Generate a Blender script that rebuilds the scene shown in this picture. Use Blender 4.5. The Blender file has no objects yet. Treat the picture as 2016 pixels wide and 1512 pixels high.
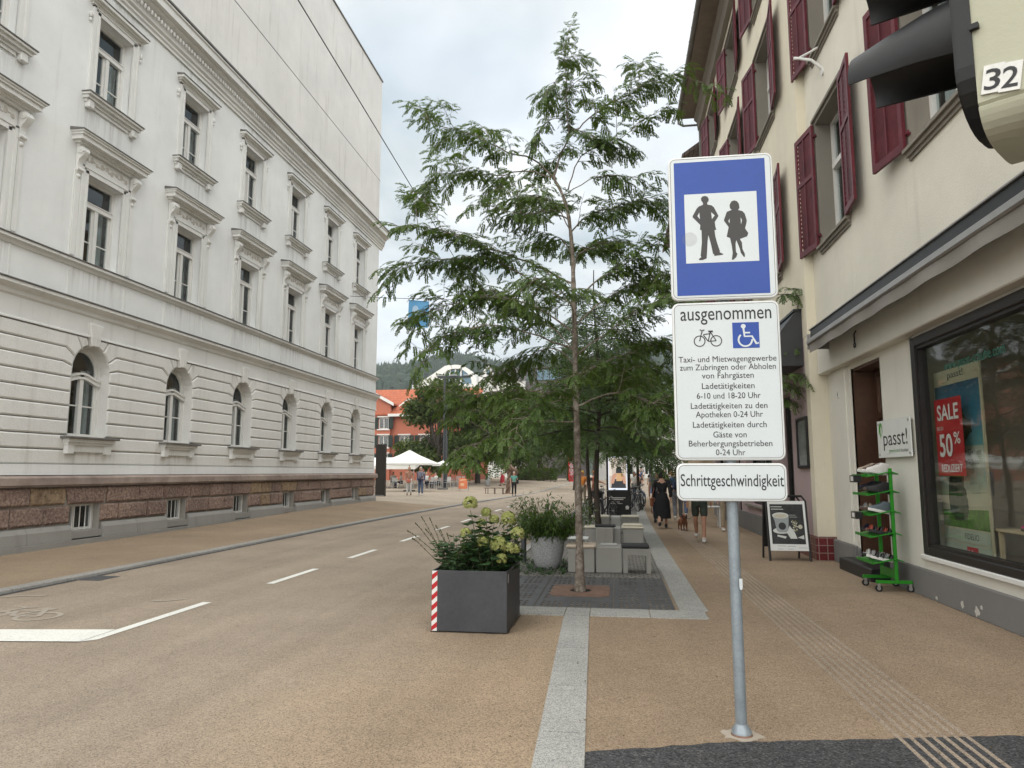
import bpy, math, random
from mathutils import Vector, Matrix, Euler
S = bpy.context.scene
COL = S.collection
R = math.radians
rnd = random.Random(7)

# ---------------------------------------------------------------- camera, sky, sun
CAM_H, FPX = 1.65, 1400.0
PITCH, YAW = R(7.044), R(8.348)
cd = bpy.data.cameras.new('camera')
cam = bpy.data.objects.new('camera', cd)
COL.objects.link(cam)
cam.location = (0, 0, CAM_H)
cam.rotation_euler = (R(90) + PITCH, 0, YAW)
cd.sensor_width = 36.0
cd.lens = 36.0 * FPX / 2016.0
cd.clip_start, cd.clip_end = 0.1, 4000
S.camera = cam

SUN_EL, SUN_AZ = R(58), R(178)      # azimuth from +Y towards +X: behind the camera, on the right
W = bpy.data.worlds.new('World')
S.world = W
W.use_nodes = True
nt = W.node_tree
for n in list(nt.nodes): nt.nodes.remove(n)
wo = nt.nodes.new('ShaderNodeOutputWorld')
bg = nt.nodes.new('ShaderNodeBackground')
sky = nt.nodes.new('ShaderNodeTexSky')
sky.sky_type = 'NISHITA'
sky.sun_disc = False
sky.sun_elevation = SUN_EL
sky.sun_rotation = SUN_AZ
sky.air_density, sky.dust_density, sky.ozone_density = 1.0, 2.0, 1.0
tc = nt.nodes.new('ShaderNodeTexCoord')
sep = nt.nodes.new('ShaderNodeSeparateXYZ')
nt.links.new(tc.outputs['Generated'], sep.inputs[0])
# project the view direction on a flat cloud deck, so clouds get flatter to the horizon
zz = nt.nodes.new('ShaderNodeMath'); zz.operation = 'MAXIMUM'; zz.inputs[1].default_value = 0.03
nt.links.new(sep.outputs['Z'], zz.inputs[0])
z2 = nt.nodes.new('ShaderNodeMath'); z2.operation = 'ADD'; z2.inputs[1].default_value = 0.22
nt.links.new(zz.outputs[0], z2.inputs[0])
dv = []
for ax in 'XY':
    m = nt.nodes.new('ShaderNodeMath'); m.operation = 'DIVIDE'
    nt.links.new(sep.outputs[ax], m.inputs[0]); nt.links.new(z2.outputs[0], m.inputs[1]); dv.append(m)
cmb = nt.nodes.new('ShaderNodeCombineXYZ')
nt.links.new(dv[0].outputs[0], cmb.inputs[0]); nt.links.new(dv[1].outputs[0], cmb.inputs[1])
n1 = nt.nodes.new('ShaderNodeTexNoise'); n1.inputs['Scale'].default_value = 1.25
n1.inputs['Detail'].default_value = 5; n1.inputs['Roughness'].default_value = 0.5
n1.inputs['Distortion'].default_value = 0.25
nt.links.new(cmb.outputs[0], n1.inputs['Vector'])
cr = nt.nodes.new('ShaderNodeValToRGB')          # cloud brightness
cr.color_ramp.elements[0].position = 0.38; cr.color_ramp.elements[0].color = (1.62, 1.93, 2.1, 1)
cr.color_ramp.elements[1].position = 0.62; cr.color_ramp.elements[1].color = (3.55, 3.65, 3.7, 1)
nt.links.new(n1.outputs['Fac'], cr.inputs[0])
n2 = nt.nodes.new('ShaderNodeTexNoise'); n2.inputs['Scale'].default_value = 1.1
n2.inputs['Detail'].default_value = 5
off = nt.nodes.new('ShaderNodeVectorMath'); off.operation = 'ADD'; off.inputs[1].default_value = (3.1, 7.7, 0)
nt.links.new(cmb.outputs[0], off.inputs[0]); nt.links.new(off.outputs[0], n2.inputs['Vector'])
cv = nt.nodes.new('ShaderNodeValToRGB')          # cloud cover
cv.color_ramp.elements[0].position = 0.36; cv.color_ramp.elements[0].color = (0.85, 0.85, 0.85, 1)
cv.color_ramp.elements[1].position = 0.5; cv.color_ramp.elements[1].color = (1, 1, 1, 1)
nt.links.new(n2.outputs['Fac'], cv.inputs[0])
mx = nt.nodes.new('ShaderNodeMix'); mx.data_type = 'RGBA'
nt.links.new(cv.outputs[0], mx.inputs['Factor'])
nt.links.new(sky.outputs[0], mx.inputs[6]); nt.links.new(cr.outputs[0], mx.inputs[7])
nt.links.new(mx.outputs[2], bg.inputs[0])
bg.inputs[1].default_value = 0.1
nt.links.new(bg.outputs[0], wo.inputs[0])

sl = bpy.data.lights.new('sun', 'SUN')
sl.energy = 1.5
sl.angle = R(130)
sl.color = (1.0, 0.95, 0.87)
sun = bpy.data.objects.new('sun', sl)
COL.objects.link(sun)
sd = Vector((math.sin(SUN_AZ) * math.cos(SUN_EL), math.cos(SUN_AZ) * math.cos(SUN_EL), math.sin(SUN_EL)))
sun.rotation_euler = sd.to_track_quat('Z', 'Y').to_euler()
sun.location = (0, 0, 60)
S.view_settings.view_transform = 'Standard'
S.view_settings.look = 'None'
S.view_settings.gamma = 1.0
S.view_settings.exposure = 1.72
S.cycles.max_bounces = 6
S.cycles.transparent_max_bounces = 8
S.cycles.caustics_reflective = False
S.cycles.caustics_refractive = False

# ---------------------------------------------------------------- survey: photo points -> places
_f0 = (-math.sin(YAW), math.cos(YAW)); _r0 = (math.cos(YAW), math.sin(YAW))
def ray(x, y):
    a = (x - 1008) / FPX; b = (756 - y) / FPX
    fw = math.cos(PITCH) - b * math.sin(PITCH); up = math.sin(PITCH) + b * math.cos(PITCH)
    return (_f0[0] * fw + _r0[0] * a, _f0[1] * fw + _r0[1] * a, up)
def gz(x, y, z=0.0):
    d = ray(x, y); t = (z - CAM_H) / d[2]
    return Vector((d[0] * t, d[1] * t, z))
def ony(x, y, Y):
    d = ray(x, y); t = Y / d[1]
    return Vector((d[0] * t, Y, CAM_H + d[2] * t))
def onx(x, y, X):
    d = ray(x, y); t = X / d[0]
    return Vector((X, d[1] * t, CAM_H + d[2] * t))

# ---------------------------------------------------------------- mesh helpers
ORG = {}
class MB:
    def __init__(s): s.v = []; s.f = []; s.m = []; s.mi = 0
    def add(s, vs, fs):
        o = len(s.v)
        s.v += [tuple(v) for v in vs]
        s.f += [tuple(i + o for i in f) for f in fs]
        s.m += [s.mi] * len(fs)
        return s
    def box(s, x0, x1, y0, y1, z0, z1):
        if x0 > x1: x0, x1 = x1, x0
        if y0 > y1: y0, y1 = y1, y0
        if z0 > z1: z0, z1 = z1, z0
        return s.add([(x0,y0,z0),(x1,y0,z0),(x1,y1,z0),(x0,y1,z0),(x0,y0,z1),(x1,y0,z1),(x1,y1,z1),(x0,y1,z1)],
              [(0,3,2,1),(4,5,6,7),(0,1,5,4),(1,2,6,5),(2,3,7,6),(3,0,4,7)])
    def bbox(s, x0, x1, y0, y1, z0, z1, b=0.01):
        "box with chamfered edges"
        if x0 > x1: x0, x1 = x1, x0
        if y0 > y1: y0, y1 = y1, y0
        if z0 > z1: z0, z1 = z1, z0
        b = min(b, (x1-x0)*.45, (y1-y0)*.45, (z1-z0)*.45)
        def ring(z, i):
            a0, a1, c0, c1 = x0+i, x1-i, y0+i, y1-i
            return [(a0+b,c0,z),(a1-b,c0,z),(a1,c0+b,z),(a1,c1-b,z),(a1-b,c1,z),(a0+b,c1,z),(a0,c1-b,z),(a0,c0+b,z)]
        vs = ring(z0,b)+ring(z0+b,0)+ring(z1-b,0)+ring(z1,b)
        fs = [tuple(range(7,-1,-1)), tuple(range(24,32))]
        for k in range(3):
            for i in range(8):
                j = (i+1) % 8
                fs.append((k*8+i, k*8+j, k*8+8+j, k*8+8+i))
        return s.add(vs, fs)
    def xf(s, M, start=0):
        for i in range(start, len(s.v)):
            s.v[i] = tuple(M @ Vector(s.v[i]))
        return s
    def cyl(s, p0, p1, r0, r1=None, n=12, cap=True):
        return s.tube([p0, p1], [r0, r0 if r1 is None else r1], n, cap)
    def tube(s, pts, rad, n=8, cap=True, flat=1.0):
        pts = [Vector(p) for p in pts]
        if not hasattr(rad, '__len__'): rad = [rad] * len(pts)
        vs = []; fs = []; prev = None
        for i, p in enumerate(pts):
            a = pts[max(i-1, 0)]; b = pts[min(i+1, len(pts)-1)]
            d = (b - a)
            if d.length < 1e-9: d = Vector((0,0,1))
            d.normalize()
            if prev is None:
                u = d.cross(Vector((0,0,1)))
                if u.length < 1e-3: u = Vector((1,0,0))
            else:
                u = prev - d * prev.dot(d)
                if u.length < 1e-4: u = d.orthogonal()
            u.normalize(); w = d.cross(u); prev = u
            for k in range(n):
                t = 2*math.pi*k/n
                vs.append(p + (u*math.cos(t) + w*math.sin(t)*flat) * rad[i])
        for i in range(len(pts)-1):
            for k in range(n):
                j = (k+1) % n
                fs.append((i*n+k, i*n+j, (i+1)*n+j, (i+1)*n+k))
        if cap:
            fs.append(tuple(range(n-1, -1, -1))); fs.append(tuple(range((len(pts)-1)*n, len(pts)*n)))
        return s.add(vs, fs)
    def prism(s, poly, fn, d0, d1):
        n = len(poly)
        vs = [fn(u, v, d0) for u, v in poly] + [fn(u, v, d1) for u, v in poly]
        fs = [tuple(range(n-1, -1, -1)), tuple(range(n, 2*n))]
        for i in range(n):
            j = (i+1) % n
            fs.append((i, j, n+j, n+i))
        return s.add(vs, fs)
    def lathe(s, prof, c=(0,0,0), n=16, sx=1.0, sy=1.0):
        c = Vector(c); vs = []; fs = []
        for r, z in prof:
            for k in range(n):
                t = 2*math.pi*k/n
                vs.append((c.x + r*sx*math.cos(t), c.y + r*sy*math.sin(t), c.z + z))
        for i in range(len(prof)-1):
            for k in range(n):
                j = (k+1) % n
                fs.append((i*n+k, i*n+j, (i+1)*n+j, (i+1)*n+k))
        fs.append(tuple(range(n-1,-1,-1))); fs.append(tuple(range((len(prof)-1)*n, len(prof)*n)))
        return s.add(vs, fs)
    def ell(s, c, r, nu=12, nv=8, M=None):
        vs = []; fs = []
        for j in range(1, nv):
            ph = math.pi*j/nv
            for i in range(nu):
                t = 2*math.pi*i/nu
                vs.append(Vector((r[0]*math.sin(ph)*math.cos(t), r[1]*math.sin(ph)*math.sin(t), r[2]*math.cos(ph))))
        top = len(vs); vs.append(Vector((0,0,r[2]))); vs.append(Vector((0,0,-r[2])))
        for j in range(nv-2):
            for i in range(nu):
                k = (i+1) % nu
                fs.append((j*nu+i, (j+1)*nu+i, (j+1)*nu+k, j*nu+k))
        for i in range(nu):
            k = (i+1) % nu
            fs.append((top, i, k)); fs.append((top+1, (nv-2)*nu+k, (nv-2)*nu+i))
        if M is not None: vs = [M @ v for v in vs]
        return s.add([Vector(c)+v for v in vs], fs)
    def quad(s, a, b, c, d): return s.add([a,b,c,d], [(0,1,2,3)])
    def build(s, name, mats, parent=None, smooth=False, org=None, angle=40):
        L = Vector(ORG.get(parent.name, (0,0,0))) if parent is not None else Vector(org or (0,0,0))
        me = bpy.data.meshes.new(name)
        me.from_pydata([(v[0]-L.x, v[1]-L.y, v[2]-L.z) for v in s.v], [], s.f)
        for m in (mats if isinstance(mats, (list, tuple)) else [mats]): me.materials.append(m)
        if any(s.m): me.polygons.foreach_set('material_index', s.m)
        if smooth:
            me.polygons.foreach_set('use_smooth', [True]*len(s.f))
            if angle and angle < 180: me.set_sharp_from_angle(angle=R(angle))
        me.update()
        o = bpy.data.objects.new(name, me)
        COL.objects.link(o)
        if parent is not None: o.parent = parent
        else: o.location = L
        ORG[o.name] = L
        return o
def tag(o, label=None, cat=None, group=None, kind=None):
    if label: o['label'] = label
    if cat: o['category'] = cat
    if group: o['group'] = group
    if kind: o['kind'] = kind
    return o
def thing(name, label, cat, loc=(0,0,0), rz=0, group=None, world=False):
    o = bpy.data.objects.new(name, None)
    COL.objects.link(o)
    o.empty_display_size = 0.1
    o.location = loc; o.rotation_euler = (0, 0, rz)
    ORG[o.name] = Vector(loc) if world else Vector((0,0,0))
    return tag(o, label, cat, group)
def copy_tree(o, parent=None):
    kids = list(o.children)
    c = o.copy(); COL.objects.link(c)
    if parent is not None: c.parent = parent
    for k in kids: copy_tree(k, c)
    return c
def frame_yz(X, s):          # (u along y, v up, d outwards) for a facade plane x = X facing s
    return lambda u, v, d: (X + s*d, u, v)
def frame_xz(Y, s=-1):
    return lambda u, v, d: (u, Y + s*d, v)
def facade(mb, fn, u0, u1, v0, v1, holes, depth, back=True, cuts=()):
    "wall sheet with rectangular holes and reveals; holes (ua,ub,va,vb)"
    us = sorted({u0, u1, *[h[0] for h in holes], *[h[1] for h in holes]})
    vs_ = sorted({v0, v1, *[h[2] for h in holes], *[h[3] for h in holes], *cuts})
    us = [u for u in us if u0 <= u <= u1]; vs_ = [v for v in vs_ if v0 <= v <= v1]
    for a, b in zip(us, us[1:]):
        for c, d in zip(vs_, vs_[1:]):
            mu, mv = (a+b)/2, (c+d)/2
            if any(h[0] < mu < h[1] and h[2] < mv < h[3] for h in holes): continue
            mb.quad(fn(a,c,0), fn(b,c,0), fn(b,d,0), fn(a,d,0))
    for a, b, c, d in holes:
        for (p, q) in (((a,c),(b,c)), ((b,c),(b,d)), ((b,d),(a,d)), ((a,d),(a,c))):
            mb.quad(fn(*p,0), fn(*q,0), fn(*q,-depth), fn(*p,-depth))
def offset_poly(poly, g):
    n = len(poly)
    area = sum(poly[i][0]*poly[(i+1)%n][1]-poly[(i+1)%n][0]*poly[i][1] for i in range(n))
    sg = 1 if area > 0 else -1
    out = []
    for i in range(n):
        p0 = Vector(poly[i-1]); p1 = Vector(poly[i]); p2 = Vector(poly[(i+1)%n])
        e1 = (p1-p0).normalized(); e2 = (p2-p1).normalized()
        n1 = Vector((-e1.y, e1.x))*sg; n2 = Vector((-e2.y, e2.x))*sg
        b = n1+n2
        if b.length < 1e-6: b = n1
        b.normalize()
        k = max(0.4, b.dot(n1))
        q = p1 + b*(g/k)
        out.append((q.x, q.y))
    return out
def cushion(mb, poly, fn, d0, d1, ch):
    "prism whose front edge is chamfered"
    n = len(poly); inner = offset_poly(poly, ch)
    vs = [fn(u,v,d0) for u,v in poly]+[fn(u,v,d1-ch) for u,v in poly]+[fn(u,v,d1) for u,v in inner]
    fs = [tuple(range(2*n, 3*n))]
    for k in (0, 1):
        for i in range(n):
            j = (i+1) % n
            fs.append((k*n+i, k*n+j, (k+1)*n+j, (k+1)*n+i))
    mb.add(vs, fs)

# ---------------------------------------------------------------- materials
def _nodes(name):
    m = bpy.data.materials.new(name); m.use_nodes = True
    t = m.node_tree
    return m, t, t.nodes['Principled BSDF'], t.nodes['Material Output']
def lk(t, a, b): t.links.new(a, b)
def hx(h):
    h = h.lstrip('#'); c = [int(h[i:i+2], 16)/255 for i in (0,2,4)]
    return tuple(x/12.92 if x <= .04045 else ((x+.055)/1.055)**2.4 for x in c)
def noise(t, scale, detail=4, rough=.55, vec=None, dist=0):
    n = t.nodes.new('ShaderNodeTexNoise')
    n.inputs['Scale'].default_value = scale; n.inputs['Detail'].default_value = detail
    n.inputs['Roughness'].default_value = rough; n.inputs['Distortion'].default_value = dist
    if vec is not None: lk(t, vec, n.inputs['Vector'])
    return n
def ramp(t, fac, stops):
    r = t.nodes.new('ShaderNodeValToRGB')
    e = r.color_ramp.elements
    while len(e) < len(stops): e.new(0.5)
    for k, (p, c) in enumerate(stops):
        e[k].position = p; e[k].color = (*c, 1) if len(c) == 3 else c
    lk(t, fac, r.inputs[0])
    return r
def mixc(t, fac, a, b, mode='MIX'):
    x = t.nodes.new('ShaderNodeMix'); x.data_type = 'RGBA'; x.blend_type = mode
    for sock, v in ((x.inputs[0], fac), (x.inputs[6], a), (x.inputs[7], b)):
        if isinstance(v, (int, float)): sock.default_value = v
        elif isinstance(v, tuple): sock.default_value = (*v, 1) if len(v) == 3 else v
        else: lk(t, v, sock)
    return x.outputs[2]
def coord(t, which='Object', scale=(1,1,1)):
    c = t.nodes.new('ShaderNodeTexCoord')
    if scale == (1,1,1): return c.outputs[which]
    mp = t.nodes.new('ShaderNodeMapping'); mp.inputs['Scale'].default_value = scale
    lk(t, c.outputs[which], mp.inputs[0])
    return mp.outputs[0]
def bump(t, p, h, strength, dist=0.01):
    b = t.nodes.new('ShaderNodeBump'); b.inputs['Strength'].default_value = strength
    b.inputs['Distance'].default_value = dist
    lk(t, h, b.inputs['Height']); lk(t, b.outputs[0], p.inputs['Normal'])
def mat(name, col, rough=.7, var=.12, scale=3.0, fine=40.0, bmp=0.0, bscale=60.0, metal=0.0, spec=.4):
    m, t, p, o = _nodes(name)
    if isinstance(col, str): col = hx(col)
    vec = coord(t)
    a = noise(t, scale, 5, .6, vec); b = noise(t, fine, 3, .6, vec)
    md = t.nodes.new('ShaderNodeMath'); md.operation = 'MULTIPLY_ADD'
    lk(t, b.outputs[0], md.inputs[0]); md.inputs[1].default_value = .45; lk(t, a.outputs[0], md.inputs[2])
    r = ramp(t, md.outputs[0], [(.45, tuple(c*(1-var) for c in col)), (1.0, tuple(min(1, c*(1+var)) for c in col))])
    lk(t, r.outputs[0], p.inputs['Base Color'])
    p.inputs['Roughness'].default_value = rough; p.inputs['Metallic'].default_value = metal
    p.inputs['Specular IOR Level'].default_value = spec
    if bmp:
        c = noise(t, bscale, 4, .6, vec); bump(t, p, c.outputs[0], bmp, .01)
    return m
def plaster(name, col, stain=None, stain_amt=.35, streak=True, bmp=.25, bscale=35, speck=0.0, runs=None):
    "painted render with blotches, vertical rain streaks and grain"
    m, t, p, o = _nodes(name)
    if isinstance(col, str): col = hx(col)
    stain = stain or tuple(c*.55 for c in col)
    vec = coord(t)
    big = noise(t, .55, 6, .65, vec)
    c = ramp(t, big.outputs[0], [(.3, tuple(x*.9 for x in col)), (.7, tuple(min(1, x*1.05) for x in col))]).outputs[0]
    if streak:
        st = noise(t, 1.0, 6, .7, coord(t, 'Object', (3.2, 3.2, .22)))
        f = ramp(t, st.outputs[0], [(.56, (0,0,0)), (.8, (stain_amt,)*3)])
        c = mixc(t, f.outputs[0], c, stain)
    sp = noise(t, 4.5, 8, .75, vec)
    f2 = ramp(t, sp.outputs[0], [(.6, (0,0,0)), (.78, (stain_amt*.8,)*3)])
    c = mixc(t, f2.outputs[0], c, stain)
    if speck:
        s2 = noise(t, 60, 2, .5, vec)
        f3 = ramp(t, s2.outputs[0], [(.56, (0,0,0)), (.7, (speck,)*3)])
        c = mixc(t, f3.outputs[0], c, stain)
    if runs:                        # rain runs: (first axis position, pitch, half width, [(z top, length)])
        sx = t.nodes.new('ShaderNodeSeparateXYZ'); lk(t, vec, sx.inputs[0])
        def mth(op, a, b):
            n = t.nodes.new('ShaderNodeMath'); n.operation = op; n.use_clamp = False
            for k, v in ((0, a), (1, b)):
                if v is None: continue
                if isinstance(v, (int, float)): n.inputs[k].default_value = v
                else: lk(t, v, n.inputs[k])
            return n.outputs[0]
        u = mth('ABSOLUTE', mth('SUBTRACT', mth('FLOORED_MODULO', mth('ADD', sx.outputs[1], -runs[0]+runs[1]/2), runs[1]), runs[1]/2), None)
        mw = t.nodes.new('ShaderNodeMapRange'); mw.interpolation_type = 'SMOOTHSTEP'
        mw.inputs[1].default_value = runs[2]+.12; mw.inputs[2].default_value = runs[2]-.1; lk(t, u, mw.inputs[0])
        tot = None
        for zt, ln in runs[3]:
            mz = t.nodes.new('ShaderNodeMapRange'); mz.inputs[1].default_value = zt-ln; mz.inputs[2].default_value = zt; lk(t, sx.outputs[2], mz.inputs[0])
            ok = mth('LESS_THAN', sx.outputs[2], zt+.02)
            w = mth('MULTIPLY', mz.outputs[0], ok)
            tot = w if tot is None else mth('ADD', tot, w)
        sn = noise(t, 1.0, 5, .7, coord(t, 'Object', (7, 7, .35)))
        sr = ramp(t, sn.outputs[0], [(.46, (0,0,0)), (.72, (.75,.75,.75))])
        c = mixc(t, mth('MULTIPLY', mth('MULTIPLY', tot, mw.outputs[0]), sr.outputs[0]), c, stain)
    lk(t, c, p.inputs['Base Color'])
    p.inputs['Roughness'].default_value = .85; p.inputs['Specular IOR Level'].default_value = .25
    g = noise(t, bscale, 5, .7, vec); bump(t, p, g.outputs[0], bmp, .012)
    return m
def glassy(name, tint=(.9,.95,.93), mixf=.35, rough=.02, edge=.45):
    "architectural pane: see-through with a mirror layer"
    m, t, p, o = _nodes(name)
    t.nodes.remove(p)
    tr = t.nodes.new('ShaderNodeBsdfTransparent'); tr.inputs[0].default_value = (*tint, 1)
    gl = t.nodes.new('ShaderNodeBsdfGlossy'); gl.inputs['Roughness'].default_value = rough
    wv = noise(t, 1.3, 2, .5, coord(t))
    b = t.nodes.new('ShaderNodeBump'); b.inputs['Strength'].default_value = .04; b.inputs['Distance'].default_value = .05
    lk(t, wv.outputs[0], b.inputs['Height']); lk(t, b.outputs[0], gl.inputs['Normal'])
    lw = t.nodes.new('ShaderNodeLayerWeight'); lw.inputs[0].default_value = .5
    pw = t.nodes.new('ShaderNodeMath'); pw.operation = 'POWER'; pw.inputs[1].default_value = 4.0; lk(t, lw.outputs['Facing'], pw.inputs[0])
    ad = t.nodes.new('ShaderNodeMath'); ad.operation = 'MULTIPLY_ADD'; ad.use_clamp = True
    lk(t, pw.outputs[0], ad.inputs[0]); ad.inputs[1].default_value = edge; ad.inputs[2].default_value = mixf * .3
    mxs = t.nodes.new('ShaderNodeMixShader')
    lk(t, ad.outputs[0], mxs.inputs[0]); lk(t, tr.outputs[0], mxs.inputs[1]); lk(t, gl.outputs[0], mxs.inputs[2])
    lk(t, mxs.outputs[0], o.inputs[0])
    return m
def leafmat(name, cols, scale=1.2, rough=.5, trans=.35):
    m, t, p, o = _nodes(name)
    g = t.nodes.new('ShaderNodeNewGeometry')
    n = noise(t, scale, 3, .6, coord(t))
    ad = t.nodes.new('ShaderNodeMath'); ad.operation = 'MULTIPLY_ADD'; ad.use_clamp = True
    lk(t, g.outputs['Random Per Island'], ad.inputs[0]); ad.inputs[1].default_value = .55
    sb = t.nodes.new('ShaderNodeMath'); sb.operation = 'SUBTRACT'; sb.inputs[1].default_value = .28
    lk(t, n.outputs[0], sb.inputs[0]); lk(t, sb.outputs[0], ad.inputs[2])
    k = len(cols)
    r = ramp(t, ad.outputs[0], [(i/(k-1), c) for i, c in enumerate(cols)])
    lk(t, r.outputs[0], p.inputs['Base Color']); p.inputs['Roughness'].default_value = rough
    p.inputs['Specular IOR Level'].default_value = .35
    tl = t.nodes.new('ShaderNodeBsdfTranslucent')
    tcx = mixc(t, .5, r.outputs[0], (.25,.4,.04)); lk(t, tcx, tl.inputs[0])
    mxs = t.nodes.new('ShaderNodeMixShader'); mxs.inputs[0].default_value = trans
    lk(t, p.outputs[0], mxs.inputs[1]); lk(t, tl.outputs[0], mxs.inputs[2]); lk(t, mxs.outputs[0], o.inputs[0])
    return m
def ground_mat(name, base, dark, light, coarse=None, blend=None, bmp=.32, grain=130.0, spots=.35, tracks=0.0):
    "bound-aggregate paving: fine stones, dark pits, large worn patches"
    m, t, p, o = _nodes(name)
    vec = coord(t)
    v = t.nodes.new('ShaderNodeTexVoronoi'); v.inputs['Scale'].default_value = grain; lk(t, vec, v.inputs['Vector'])
    sp = t.nodes.new('ShaderNodeSeparateColor'); lk(t, v.outputs['Color'], sp.inputs[0])
    c = ramp(t, sp.outputs[0], [(0, dark), (.16, dark), (.3, base), (.75, base), (1, light)]).outputs[0]
    if blend:                       # a second tone worn in where feet and wheels go
        c2 = ramp(t, sp.outputs[0], [(0, tuple(x*.55 for x in blend[0])), (.16, tuple(x*.6 for x in blend[0])), (.3, blend[0]), (.75, blend[0]), (1, tuple(x*1.35 for x in blend[0]))]).outputs[0]
        sx = t.nodes.new('ShaderNodeSeparateXYZ'); lk(t, vec, sx.inputs[0])
        nn = noise(t, .7, 5, .6, vec)
        w = t.nodes.new('ShaderNodeMath'); w.operation = 'MULTIPLY_ADD'; lk(t, nn.outputs[0], w.inputs[0])
        w.inputs[1].default_value = 2.2; lk(t, sx.outputs[0], w.inputs[2])
        mr = t.nodes.new('ShaderNodeMapRange'); mr.interpolation_type = 'SMOOTHSTEP'
        mr.inputs[1].default_value = blend[1]; mr.inputs[2].default_value = blend[2]; lk(t, w.outputs[0], mr.inputs[0])
        my = t.nodes.new('ShaderNodeMapRange'); my.interpolation_type = 'SMOOTHSTEP'
        my.inputs[1].default_value = 11.5; my.inputs[2].default_value = 8.0; lk(t, sx.outputs[1], my.inputs[0])
        mm = t.nodes.new('ShaderNodeMath'); mm.operation = 'MULTIPLY'; lk(t, mr.outputs[0], mm.inputs[0]); lk(t, my.outputs[0], mm.inputs[1])
        c = mixc(t, mm.outputs[0], c, c2)
    big = noise(t, .45, 6, .62, vec)
    bf = ramp(t, big.outputs[0], [(.3, (.82,.82,.82)), (.7, (1.12,1.12,1.12))])
    c = mixc(t, 1.0, c, bf.outputs[0], 'MULTIPLY')
    if tracks:                      # long wear marks along the street, and a few darker drips
        tn = noise(t, 1.0, 5, .6, coord(t, 'Object', (1.1, .05, 1)))
        tf = ramp(t, tn.outputs[0], [(.34, (1-tracks,)*3), (.5, (1,1,1)), (.66, (1+tracks*.7,)*3)])
        c = mixc(t, 1.0, c, tf.outputs[0], 'MULTIPLY')
        dn = noise(t, 1.7, 8, .7, vec, .4)
        df = ramp(t, dn.outputs[0], [(.62, (1,1,1)), (.74, (.80,.79,.78))])
        c = mixc(t, 1.0, c, df.outputs[0], 'MULTIPLY')
    mid = noise(t, 9, 6, .75, vec)
    mf = ramp(t, mid.outputs[0], [(.3, (.78,.78,.78)), (.62, (1.08,1.08,1.08))])
    c = mixc(t, .4, c, mf.outputs[0], 'MULTIPLY')
    sp2 = noise(t, 26, 2, .5, vec)
    sf = ramp(t, sp2.outputs[0], [(.66, (0,0,0)), (.74, (spots,)*3)])
    c = mixc(t, sf.outputs[0], c, tuple(x*.5 for x in dark))
    lk(t, c, p.inputs['Base Color'])
    p.inputs['Roughness'].default_value = .9; p.inputs['Specular IOR Level'].default_value = .2
    bump(t, p, v.outputs['Distance'], bmp, .004)
    return m
def brick_mat(name, c1, c2, mortar, w, h, msize=.012, plane='yz', offset=.5, bmp=.5, rough=.8):
    m, t, p, o = _nodes(name)
    vec = coord(t)
    sx = t.nodes.new('ShaderNodeSeparateXYZ'); lk(t, vec, sx.inputs[0])
    cb = t.nodes.new('ShaderNodeCombineXYZ')
    idx = {'x':0,'y':1,'z':2}
    lk(t, sx.outputs[idx[plane[0]]], cb.inputs[0]); lk(t, sx.outputs[idx[plane[1]]], cb.inputs[1])
    b = t.nodes.new('ShaderNodeTexBrick')
    b.inputs['Scale'].default_value = 1; b.inputs['Brick Width'].default_value = w; b.inputs['Row Height'].default_value = h
    b.inputs['Mortar Size'].default_value = msize; b.offset = offset
    b.inputs['Color1'].default_value = (*c1,1); b.inputs['Color2'].default_value = (*c2,1); b.inputs['Mortar'].default_value = (*mortar,1)
    lk(t, cb.outputs[0], b.inputs['Vector'])
    n = noise(t, 6, 6, .7, vec)
    f = ramp(t, n.outputs[0], [(.3,(.7,.7,.7)),(.7,(1.15,1.15,1.15))])
    c = mixc(t, .7, b.outputs[0], f.outputs[0], 'MULTIPLY')
    lk(t, c, p.inputs['Base Color']); p.inputs['Roughness'].default_value = rough
    inv = t.nodes.new('ShaderNodeMath'); inv.operation = 'MULTIPLY_ADD'; inv.inputs[1].default_value = -1; inv.inputs[2].default_value = 1
    lk(t, b.outputs['Fac'], inv.inputs[0])
    ad = t.nodes.new('ShaderNodeMath'); ad.operation = 'MULTIPLY_ADD'; lk(t, n.outputs[0], ad.inputs[0]); ad.inputs[1].default_value = .5
    lk(t, inv.outputs[0], ad.inputs[2])
    bump(t, p, ad.outputs[0], bmp, .012)
    return m
def stone_mat(name, c1, c2, c3, scale=7.0, bmp=1.0, dist=.05):
    m, t, p, o = _nodes(name)
    vec = coord(t)
    a = noise(t, scale, 8, .72, vec, .3); b = noise(t, .8, 4, .6, vec)
    r = ramp(t, a.outputs[0], [(.3, c1), (.5, c2), (.68, c3)])
    f = ramp(t, b.outputs[0], [(.35, (.75,.72,.72)), (.65, (1.15,1.12,1.08))])
    lk(t, mixc(t, 1.0, r.outputs[0], f.outputs[0], 'MULTIPLY'), p.inputs['Base Color'])
    p.inputs['Roughness'].default_value = .9
    bump(t, p, a.outputs[0], bmp, dist)
    return m

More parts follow.
